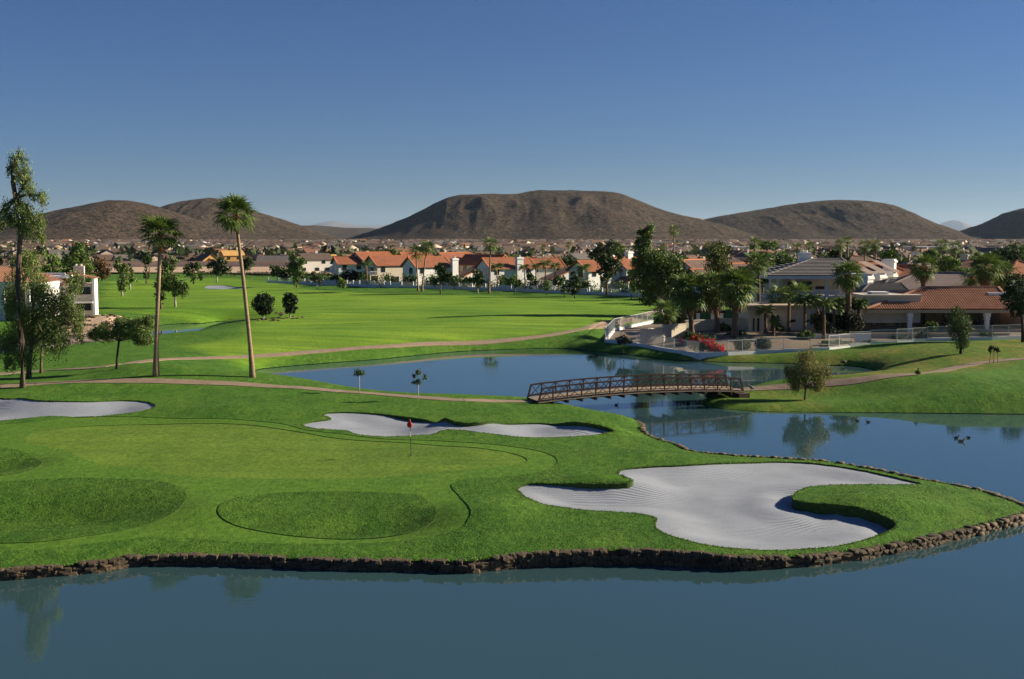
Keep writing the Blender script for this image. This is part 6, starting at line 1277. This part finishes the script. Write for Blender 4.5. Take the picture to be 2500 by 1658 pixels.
# ------------------------------------------------------------------ cart paths
def path_pts(pp): return smooth_loop(tpoly(pp), 0.75, closed=False)
def strip(P, w, t=.05, z0=None, i0=0, i1=None, gap=0, up=.035):
    mb = MB(); n = len(P); i1 = n - 1 if i1 is None else i1; rows = []
    for i in range(i0, i1 + 1):
        d = P[min(i + 1, n - 1)] - P[max(i - 1, 0)]; d = d / (np.linalg.norm(d) + 1e-9); q = np.array([-d[1], d[0]]); p = P[i] + (d * gap if i == i0 else -d * gap if i == i1 else 0)
        rows.append([(p + q * w * s) for s in (-.5, -.25, 0, .25, .5)])
    A = np.array(rows); Z = Hraw(A[..., 0].ravel(), A[..., 1].ravel()).reshape(A.shape[:2]) + up; m = len(rows); b = len(mb.v)
    Z += 0.0
    for r in range(m):
        for c in range(5): mb.v.append((A[r, c, 0], A[r, c, 1], Z[r, c]))
        for c in (0, 4): mb.v.append((A[r, c, 0], A[r, c, 1], Z[r, c] - up - .12))
    for r in range(m - 1):
        a, e = b + r * 7, b + (r + 1) * 7
        for c in range(4): mb.f.append((a + c, e + c, e + c + 1, a + c + 1)); mb.m.append(0)
        mb.f.append((a + 5, e + 5, e, a)); mb.f.append((a + 4, e + 4, e + 6, a + 6)); mb.m += [0, 0]
    for a in (b, b + (m - 1) * 7): mb.f.append((a, a + 1, a + 2, a + 3, a + 4, a + 6, a + 5)); mb.m.append(0)
    return mb
PA = path_pts([(-160, 912), (-60, 902), (0, 894), (60, 888), (150, 883), (250, 880), (400, 881), (480, 884), (567, 888), (707, 896.6), (819, 906), (903, 912.6), (987, 919), (1071, 924), (1155, 926.5), (1200, 926.5), (1229, 926)])
t = bpy.data.objects.new('cart_path', None); C.objects.link(t); t['kind'] = 'structure'; t['label'] = 'jointed concrete cart path curving along the middle pond to the bridge'
k = 0
while k < len(PA) - 1: e = min(k + 4, len(PA) - 1); strip(PA, 1.5, i0=k, i1=e, gap=.03).build('slab', M['path'], t); k = e
PC = path_pts([(-150, 880), (-60, 870), (0, 864), (60, 859), (120, 855), (180, 852), (239, 847), (309, 838), (347, 833), (400, 829), (480, 827), (571, 824), (676, 817), (784, 808), (893, 800.4), (1001, 794), (1127, 790.5), (1214, 782), (1279, 773), (1344, 760), (1387, 751), (1440, 742), (1490, 728), (1530, 712)])
o = strip(PC, 1.35, up=.06).build('cart_path', M['path'], kind='structure'); o['label'] = 'concrete cart path crossing the fairway behind the middle pond'
PB = path_pts([(1700, 900.5), (1759, 896.5), (1838, 891.5), (1918, 884.5), (1971, 879.5), (2024, 872), (2090, 865), (2157, 859), (2210, 848.5), (2263, 838.5), (2316, 832.5), (2364, 829), (2600, 822)])
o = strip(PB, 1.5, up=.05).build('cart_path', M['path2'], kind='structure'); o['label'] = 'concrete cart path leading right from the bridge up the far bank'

# ------------------------------------------------------------------ the bridge
M['rust'] = simple('weathered_steel', (0.055, 0.026, 0.018), .75, .25, 3); M['planks'] = simple('deck_boards', (0.33, 0.25, 0.17), .9, .25, 3)
def g3(px, py, z): x, y = at_z(px, py, z); return Vector((x, y, z))
zb0 = .95
nl, nr_ = g3(1243, 930.5, zb0), g3(1716, 904.5, zb0 + .1); u = (nr_ - nl); Lb = u.to_2d().length; u = Vector((u.x, u.y, 0)).normalized(); v = Vector((-u.y, u.x, 0)); Wb = 2.75
BR = thing('footbridge', 'arched rust-brown steel truss bridge with timber deck over the channel', 'bridge', nl, math.atan2(u.y, u.x))
NP = 15; camber = .38
def arch(s): return camber * (1 - (2 * s / Lb - 1) ** 2) + .10 * s / Lb
hT = 1.22
for side, y0 in ((0, 0.0), (1, Wb)):
    tr = bpy.data.objects.new('truss', None); C.objects.link(tr); tr.parent = BR; tr['label'] = ['nearer side truss of the bridge', 'farther side truss of the bridge'][side]
    P0 = [Vector((Lb * i / NP, y0, arch(Lb * i / NP))) for i in range(NP + 1)]; P1 = [p + Vector((0, 0, hT)) for p in P0]; P1[0] = P0[0] + Vector((.34, 0, hT)); P1[-1] = P0[-1] + Vector((-.34, 0, hT))
    c = MB(); [c.bar(P0[i], P0[i + 1], .11, .15) for i in range(NP)]; c.build('bottom_chord', M['rust'], tr)
    c = MB(); [c.bar(P1[i], P1[i + 1], .11, .13) for i in range(NP)]; c.build('top_chord', M['rust'], tr)
    c = MB(); [c.bar(P0[i] + Vector((0, .09 * (1 if side == 0 else -1), .30)), P0[i + 1] + Vector((0, .09 * (1 if side == 0 else -1), .30)), .04, .06 if side == 0 else .16) for i in range(NP)]; c.build('rub_rail', M['rust'], tr)
    for i in range(NP + 1): MB().bar(P0[i], P1[i], .10 if 0 < i < NP else .13).build('post', M['rust'], tr)
    for i in range(NP):
        MB().bar(P0[i] + Vector((0, .015, 0)), P1[i + 1] + Vector((0, .015, 0)), .05).build('brace', M['rust'], tr); MB().bar(P1[i] - Vector((0, .03, 0)), P0[i + 1] - Vector((0, .03, 0)), .05).build('brace', M['rust'], tr)
dk = bpy.data.objects.new('deck', None); C.objects.link(dk); dk.parent = BR
NB = 130
pk = MB().box(-Lb / NB * .46, Lb / NB * .46, .1, Wb - .1, -.03, .03).build('plank', M['planks'], dk)
for i in range(NB):
    s = Lb * (i + .5) / NB; o = pk if i == 0 else pk.copy()
    if i: C.objects.link(o); o.parent = dk
    o.location = (s, 0, arch(s) + .12); o.rotation_euler = (0, -math.atan((arch(s + .1) - arch(s - .1)) / .2), 0)
c = MB(); [c.bar(Vector((Lb * i / NP, -.07, arch(Lb * i / NP) + .02)), Vector((Lb * (i + 1) / NP, -.07, arch(Lb * (i + 1) / NP) + .02)), .05, .07) for i in range(NP)]; c.build('edge_board', M['planks'], dk)
for i in range(1, NP): s = Lb * i / NP; MB().box(s - .07, s + .07, -.22, Wb + .22, arch(s) - .30, arch(s) - .06).build('floor_beam', M['rust'], dk)
for px, py, nm in ((1236, 937, 'dark concrete abutment under the left end of the bridge'), (1712, 915, 'dark concrete abutment under the right end of the bridge')):
    s = .2 if px < 1500 else Lb - .2; p = nl + u * s; ab = thing('abutment', nm, 'abutment', p, math.atan2(u.y, u.x)); MB().box(-.6 if px < 1500 else -.3, .3 if px < 1500 else .8, -.15, Wb + .15, -1.6, -.16 + (0 if px < 1500 else .1)).build('block', M['mortar'], ab); MB().box(-.7 if px < 1500 else -.35, .35 if px < 1500 else .9, -.3, Wb + .3, -1.7, -.9).build('footing', M['mortar'], ab)

# ------------------------------------------------------------------ stone edging of the peninsula
def stone_mesh(seed):
    rs = np.random.RandomState(seed); bm = bmesh.new(); bmesh.ops.create_cube(bm, size=1.0); bmesh.ops.subdivide_edges(bm, edges=bm.edges[:], cuts=1, use_grid_fill=True)
    for v in bm.verts:
        p = v.co; k = (abs(p.x) > .4) + (abs(p.y) > .4) + (abs(p.z) > .4); f = {3: .80, 2: .93, 1: 1.02, 0: 1}[k]; v.co = p * f + Vector(rs.uniform(-.07, .07, 3))
    me = bpy.data.meshes.new('stone'); bm.to_mesh(me); bm.free(); me.materials.append(M['stone']); return me
SM = [stone_mesh(i) for i in range(8)]
i0 = int(np.argmin(np.abs(shore_c - np.array([-40, 52.3])).sum(1))); e_ = np.array(bay1[2]); i1 = int(np.argmin(np.abs(shore_c - e_).sum(1)))
Wp = shore_c[i0:i1 + 1]; dW = np.linalg.norm(np.diff(Wp, axis=0), axis=1); sW = np.concatenate([[0], np.cumsum(dW)]); LW = sW[-1]
def wat(s):
    j = min(np.searchsorted(sW, s, 'right') - 1, len(dW) - 1); f = (s - sW[j]) / dW[j]; p = Wp[j] * (1 - f) + Wp[j + 1] * f; a, b = Wp[max(j - 2, 0)], Wp[min(j + 3, len(Wp) - 1)]; d = (b - a) / np.linalg.norm(b - a); return p, d
SW = thing('stone_edging', 'rough brown stone retaining wall round the water edge of the green peninsula', 'wall', (float(Wp[0][0]), float(Wp[0][1]), 0))
O = np.array([Wp[0][0], Wp[0][1]]); mb = MB(); n = len(Wp)
for j in range(n - 1):
    a, b = Wp[j] - O, Wp[j + 1] - O; za, zb_ = 0, 0; mb.face([(a[0], a[1], -1.0), (b[0], b[1], -1.0), (b[0], b[1], H1(*Wp[j + 1]) - .03), (a[0], a[1], H1(*Wp[j]) - .03)][::-1])
mb.build('earth_backing', M['mortar'], SW)
rs = np.random.RandomState(12); st = []
for row, (zc, hh) in enumerate(((.02, .34), (.27, .30), (.50, .26))):
    s = rs.uniform(0, .3)
    while s < LW - .3:
        wl = rs.uniform(.30, .75) * (.8 if row == 2 else 1); h = hh * rs.uniform(.75, 1.2); p, d = wat(s + wl / 2); q = np.array([d[1], -d[0]])
        hgt = H1(p[0], p[1]); sc2 = (hgt + .05) / .62
        if not (row == 2 and rs.rand() < .12): st.append((p[0] + q[0] * rs.uniform(-.05, .09), p[1] + q[1] * rs.uniform(-.05, .09), zc * sc2 + rs.uniform(-.03, .03), math.atan2(d[1], d[0]) + rs.uniform(-.15, .15), wl * 1.02, rs.uniform(.30, .46) * (1.2 if row == 2 else 1), h * sc2 * 1.1, rs.randint(8)))
        s += wl * rs.uniform(.92, 1.02)
st.sort(key=lambda a: (math.hypot(a[0], a[1]) * (1.0 if a[3] else 1)) - (6 if a[2] > .4 else 0) + (0 if abs(a[0]) < .44 * a[1] else 200))
for a in st[:300]:
    o = obj('stone', SM[a[7]], None, SW); o.location = (a[0] - O[0], a[1] - O[1], a[2]); o.rotation_euler = (rs.uniform(-.1, .1), rs.uniform(-.1, .1), a[3]); o.scale = (a[4], a[5], a[6])
bv = [np.array([v.co[:] for v in m_.vertices]) for m_ in SM]; bf = [np.array([[*p.vertices] for p in m_.polygons]) for m_ in SM]; VV, FF, TT, off = [], [], [], 0
for a in st[300:]:
    c, s = math.cos(a[3]), math.sin(a[3]); P = bv[a[7]] * np.array([a[4], a[5], a[6]]); P = np.stack([P[:, 0] * c - P[:, 1] * s + a[0] - O[0], P[:, 0] * s + P[:, 1] * c + a[1] - O[1], P[:, 2] + a[2]], 1)
    VV.append(P); FF.append(bf[a[7]] + off); off += len(P); TT.append(np.full(len(bf[a[7]]), rs.uniform(.6, 1.2)))
obj('stones', fastmesh('stones', np.concatenate(VV), np.concatenate(FF), [M['stone']]), None, SW, 'stuff')
print('STONES', len(st), 'LW', LW)
# ragged grass along every turf edge (overhanging blades)
def fringe(name, loopxy, zoff, n_per_m, L, col, out=1.0, seed=0, par=None):
    rs = np.random.RandomState(seed); P = np.asarray(loopxy); D = np.diff(P, axis=0); l = np.linalg.norm(D, axis=1); vis = (np.abs(P[:-1, 0]) < .5 * P[:-1, 1]); w_ = l * vis
    if w_.sum() < 1: return
    n = int(w_.sum() * n_per_m); j = rs.choice(len(l), n, p=w_ / w_.sum()); f = rs.uniform(0, 1, n)[:, None]; B = P[j] + D[j] * f; nn = np.stack([D[j][:, 1], -D[j][:, 0]], 1) / l[j][:, None]
    B = B - nn * rs.uniform(-.05, .22, n)[:, None] * out; z = Hraw(B[:, 0], B[:, 1]) + zoff - .01; a = rs.uniform(0, 2 * PI, n); wd = .025 + .02 * rs.rand(n); h = L * rs.uniform(.5, 1.3, n); tip = np.stack([np.cos(a) * h * .5, np.sin(a) * h * .5, h * rs.uniform(.5, 1, n)], 1)
    s = np.stack([-np.sin(a), np.cos(a), 0 * a], 1) * wd[:, None]; B3 = np.column_stack([B, z]); V = np.stack([B3 - s, B3 + s, B3 + tip], 1).reshape(-1, 3); F = np.arange(3 * n).reshape(n, 3)
    cl = np.array(col)[None] * rs.uniform(.6, 1.4, n)[:, None]; o = obj(name, fastmesh(name, V, F, [M['leaf']], tint=cl), None, par, 'stuff'); return o
fringe('edge_grass', Wp, 0, 55, .11, (0.095, .19, .021), seed=1)
for nm, L, off, i in LOOPS:
    if nm == 'bunker' and i < 3: Lc = np.concatenate([L, L[:1]]); fringe('edge_grass', Lc, 0, 60, .07, (0.095, .19, .021), out=.6, seed=2 + i)
# scattered tufts over the rough near the camera: the mown but shaggy surface
def tufts():
    rs = np.random.RandomState(77); n = 330000; y = 50 + 50 * rs.beta(1, 1.3, n); x = rs.uniform(-.47, .47, n) * y
    m = np.ones(n, bool); m &= ~inside(x, y, WATER)
    for nm, L, off, i in LOOPS:
        if nm in ('bunker', 'green'): m &= ~inside(x, y, L)
    inc = inside(x, y, LOOPS[4][1]); inh = np.zeros(n, bool)
    for q in (6, 7, 8): inh |= inside(x, y, LOOPS[q][1])
    m &= ~(inc & ~inh); x, y, inh = x[m], y[m], (inh & True)[m]; n = len(x); z = Hq(x, y) + np.where(inh, .07 - .07, 0.0)
    cl_n = fbm(x * .9, y * .9, 3); a = rs.uniform(0, 2 * PI, n); h = (.022 + .045 * np.clip(cl_n - .2, 0, 1)) * rs.uniform(.5, 1.4, n) * np.where(inh, 1.25, 1); wd = .016 + .016 * rs.rand(n)
    tip = np.stack([np.cos(a) * h * .9, np.sin(a) * h * .9, h], 1); s = np.stack([-np.sin(a), np.cos(a), 0 * a], 1) * wd[:, None]; B3 = np.column_stack([x, y, z - .01]); V = np.stack([B3 - s, B3 + s, B3 + tip], 1).reshape(-1, 3)
    cl = np.array((0.080, .182, .019))[None] * rs.uniform(.6, 1.35, n)[:, None] * (0.75 + .5 * cl_n[:, None]); cl[inh] *= .92
    o = obj('rough_grass', fastmesh('rough_grass', V, np.arange(3 * n).reshape(n, 3), [M['leaf']], tint=cl), None, None, 'stuff'); o['label'] = 'short shaggy grass blades of the rough'
tufts()

# ------------------------------------------------------------------ flag
M['flagred'] = simple('red_flag_cloth', (0.62, 0.035, 0.025), .8, .15, 8); M['poleblack'] = simple('dark_pole_band', (0.03, .03, .03), .5, .1, 3); M['poleyel'] = simple('pale_pole_band', (0.55, .55, .35), .5, .1, 3)
fb = T(949, 1050); ftop = at_y(946.5, 968, fb.y); FH = ftop.z - fb.z; FL = thing('flagstick', 'golf flagstick with a limp red flag standing in the hole', 'flagstick', fb)
fb_z = -.02; tilt = (ftop.x - fb.x) / FH
for z0_, z1_, mt_ in ((0, .50, 'poleblack'), (.50, .665, 'poleyel'), (.665, .78, 'poleblack'), (.78, .99, 'poleyel')):
    MB().tube([(tilt * FH * z0_, 0, FH * z0_ - (.05 if z0_ == 0 else 0)), (tilt * FH * z1_, 0, FH * z1_)], .022, 8).build('pole_section', M[mt_], FL)
mb = MB(); prof = [(1.0, .02), (.97, .06), (.93, .10), (.88, .17), (.84, .20), (.80, .17), (.765, .09)]; cx_ = tilt * FH * .9; N_ = 14; b = 0
for z_, r_ in prof:
    for j in range(N_): a = 2 * PI * j / N_; rr_ = r_ * (1 + .45 * math.cos(3 * a + z_ * 9)) * .62; mb.v.append((cx_ - .035 + rr_ * math.cos(a) * 1.1, rr_ * math.sin(a) * .7, FH * z_))
for i in range(len(prof) - 1):
    for j in range(N_): a, c = i * N_ + j, i * N_ + (j + 1) % N_; mb.f.append((a, a + N_, c + N_, c)); mb.m.append(0)
mb.f.append(tuple(range(N_))); mb.m.append(0); mb.f.append(tuple(reversed(range((len(prof) - 1) * N_, len(prof) * N_)))); mb.m.append(0)
mb.build('flag', M['flagred'], FL, True)
MB().tube([(0, 0, -.025), (0, 0, .003)], .07, 12).build('cup', M['poleblack'], FL)

# ------------------------------------------------------------------ birds
M['duckdark'] = simple('dark_duck_plumage', (0.045, .036, .03), .8, .4, 12); M['duckpale'] = simple('pale_duck_plumage', (0.30, .24, .17), .8, .4, 12); M['bill'] = simple('bill', (0.20, .13, .05), .6, .1, 3); M['heron'] = simple('grey_heron_plumage', (0.16, .17, .19), .8, .3, 10)
def skin(name, pts, edges, rad, mat, parent, lvl=1):
    me = bpy.data.meshes.new(name); me.from_pydata(pts, edges, []); o = obj(name, me, mat, parent)
    md = o.modifiers.new('s', 'SKIN'); sv = me.skin_vertices[0].data if me.skin_vertices else None
    if not me.skin_vertices:
        bm = bmesh.new(); bm.from_mesh(me); bm.verts.layers.skin.verify(); bm.to_mesh(me); bm.free(); sv = me.skin_vertices[0].data
    for i, r in enumerate(rad): sv[i].radius = r if hasattr(r, '__len__') else (r, r)
    sv[0].use_root = True; md2 = o.modifiers.new('u', 'SUBSURF'); md2.levels = lvl; md2.render_levels = lvl; return o
def duck(px, py, rz, lb, mat='duckdark', sc_=1.0, head_up=True):
    x, y = at_z(px, py, 0); t = thing('duck', lb, 'duck', (x, y, 0.02), rz, 'ducks on the pond'); t.scale = (sc_ * .66,) * 3
    hz_ = .34 if head_up else .2
    skin('body', [(0, 0, .07), (-.17, 0, .07), (-.30, 0, .13), (.14, 0, .08), (.21, 0, .16), (.23, 0, hz_ - .05), (.27, 0, hz_)], [(0, 1), (1, 2), (0, 3), (3, 4), (4, 5), (5, 6)], [.12, .10, .03, .10, .06, .04, .055], M[mat], t)
    MB().tube([(.31, 0, hz_ - .005), (.39, 0, hz_ - .02)], [.025, .012], 6).build('bill', M['bill'], t)
duck(1423, 936, 0.2, 'lone duck on the water just below the bridge left half'); duck(1979, 973, PI, 'dark duck in the tree reflection right of the spit, the left one of two'); duck(2004, 975.5, PI * .95, 'duck swimming just right of the dark one by the tree reflection'); duck(2208, 1012.5, 0.1, 'left duck of the group of three near the right edge', sc_=1.15); duck(2220, 1020, -.2, 'pale duck nearest the camera in the group of three', 'duckpale', 1.35); duck(2236, 1011.5, PI, 'right duck of the group of three, head tucked low', head_up=False)
hb = T(1733, 909); HR = thing('heron', 'grey heron standing on the bank at the right end of the bridge', 'heron', hb, 2.6)
skin('body', [(0, 0, .62), (-.22, 0, .52), (-.36, 0, .42), (.16, 0, .72), (.27, 0, .85), (.22, 0, .98), (.28, 0, 1.12), (.36, 0, 1.16)], [(0, 1), (1, 2), (0, 3), (3, 4), (4, 5), (5, 6), (6, 7)], [.13, .11, .04, .10, .05, .035, .035, .045], M['heron'], HR)
MB().tube([(.39, 0, 1.16), (.56, 0, 1.13)], [.022, .006], 6).build('bill', M['bill'], HR)
for s in (-1, 1): MB().tube([(0, s * .05, .56), (-.03, s * .05, .30), (.0, s * .05, -.05)], [.025, .016, .014], 6).build('leg', M['bill'], HR)
# stones lying about: ring mulch of the round trees, rocks on the lawns
for bx, by, lb in ((612, 738, 'ragged stone ring under the wider round tree'), (672, 735, 'ragged stone ring under the narrower round tree'), (660, 724, 'small heap of pale stones behind the wider round tree')):
    b = T(bx, by); t = thing('stone_ring', lb, 'stones', b)
    for i in range(12 if 'ring' in lb else 6):
        a = rs.uniform(0, 6.28); r_ = rs.uniform(.4, 2.4); o = obj('stone', SM[i % 8], None, t); x_, y_ = r_ * math.cos(a) * 1.2, r_ * math.sin(a); o.location = (x_, y_, hz(b.x + x_, b.y + y_) - b.z + .05); s = rs.uniform(.2, .5); o.scale = (s * 1.3, s, s * .5); o.rotation_euler = (0, 0, a)
for px, py, s, lb in ((1947, 838, .35, 'pale rock lying on the dry bank below the fence'), (1640, 917, .5, 'dark boulder at the waterline of the spit')):
    b = T(px, py); o = obj('rock', RK[1].copy(), None); o.location = b + Vector((0, 0, s * .3)); o.scale = (s * 1.3, s, s * .7); tag(o, lb, 'rock')
# far town trees: small clumps between the houses
rs = np.random.RandomState(21); bl = []; n_ = 1500
for i in range(n_):
    y = 430 * (2500 / 430) ** (rs.rand() ** 1.1); x = rs.uniform(-.48, .48) * y; y = y + 110 if (y < 530 and x / y < -.13) else y; r_ = rs.uniform(1.8, 4.2); z_ = 2.3 + 3 * float(sstep(900, 3000, y)); bl.append((x, y, z_ + r_ * .9, r_, r_, r_ * rs.uniform(.8, 1.5)))
VVs = []
for b in bl:
    k = 26; u_ = rs.normal(size=(k, 3)); u_ /= np.linalg.norm(u_, axis=1)[:, None]; P = np.array(b[:3]) + u_ * np.array(b[3:]) * rs.uniform(.5, 1, k)[:, None]; s1 = rs.normal(size=(k, 3)) * b[3] * .28; s2 = rs.normal(size=(k, 3)) * b[3] * .28
    VVs.append(np.stack([P - s1, P + s2, P + s1, P - s2], 1).reshape(-1, 3))
V = np.concatenate(VVs); F = np.arange(len(V)).reshape(-1, 4); cc = np.repeat(np.array((.06, .08, .03))[None] * rs.uniform(.5, 1.6, (n_, 1)), 26, 0) * rs.uniform(.7, 1.3, (n_ * 26, 1))
o = obj('town_trees', fastmesh('town_trees', V, F, [M['leaf']], tint=cc), None, None, 'stuff'); o['label'] = 'dark trees scattered through the far town'
# low hedge line at the far end of the left fairway
px_list = np.arange(470, 800, 7.0); Vh = []
for px in px_list:
    x = xof(px, 398); Vh.append((x, 398, 2.9, 1.1, .9, .7))
Vv, Ff, cl = leafcloud(Vh, 3000, .3, (.05, .06, .025), rs); o = obj('hedge', fastmesh('hedge', Vv, Ff, [M['leaf']], tint=cl)); tag(o, 'low ragged hedge between the far lawn and the bare dirt lot', 'hedge')
rs = np.random.RandomState(33); tb = []
for i in range(120):
    y_ = rs.uniform(170, 440); x_ = y_ * rs.uniform(.50, .62) * (1 if i % 2 else -1); r_ = rs.uniform(2, 4.5); tb.append((x_, y_, 2.2 + r_ * 1.0, r_, r_, r_ * rs.uniform(.8, 1.3)))
Vv, Ff, cl = leafcloud(tb, 26000, .55, (.07, .11, .028), rs, lo=.35, hi=1.6); o = obj('tree_belt', fastmesh('tree_belt', Vv, Ff, [M['leaf']], tint=cl), None, None, 'stuff'); o['label'] = 'belts of trees carrying on beyond both sides of the course'
# haze
HAZE = 1.5e-5
hm = bpy.data.materials.new('haze_air'); hm.use_nodes = True; tt_ = hm.node_tree; tt_.nodes.remove(tt_.nodes['Principled BSDF']); pv = tt_.nodes.new('ShaderNodeVolumePrincipled'); pv.inputs['Color'].default_value = (0.6, 0.78, 1.0, 1); pv.inputs['Density'].default_value = HAZE; pv.inputs['Anisotropy'].default_value = .2
tt_.links.new(pv.outputs[0], tt_.nodes['Material Output'].inputs['Volume'])
mb = MB(); mb.box(-30000, 30000, -2000, 48000, -12, 900); mb.build('haze', hm, kind='stuff')
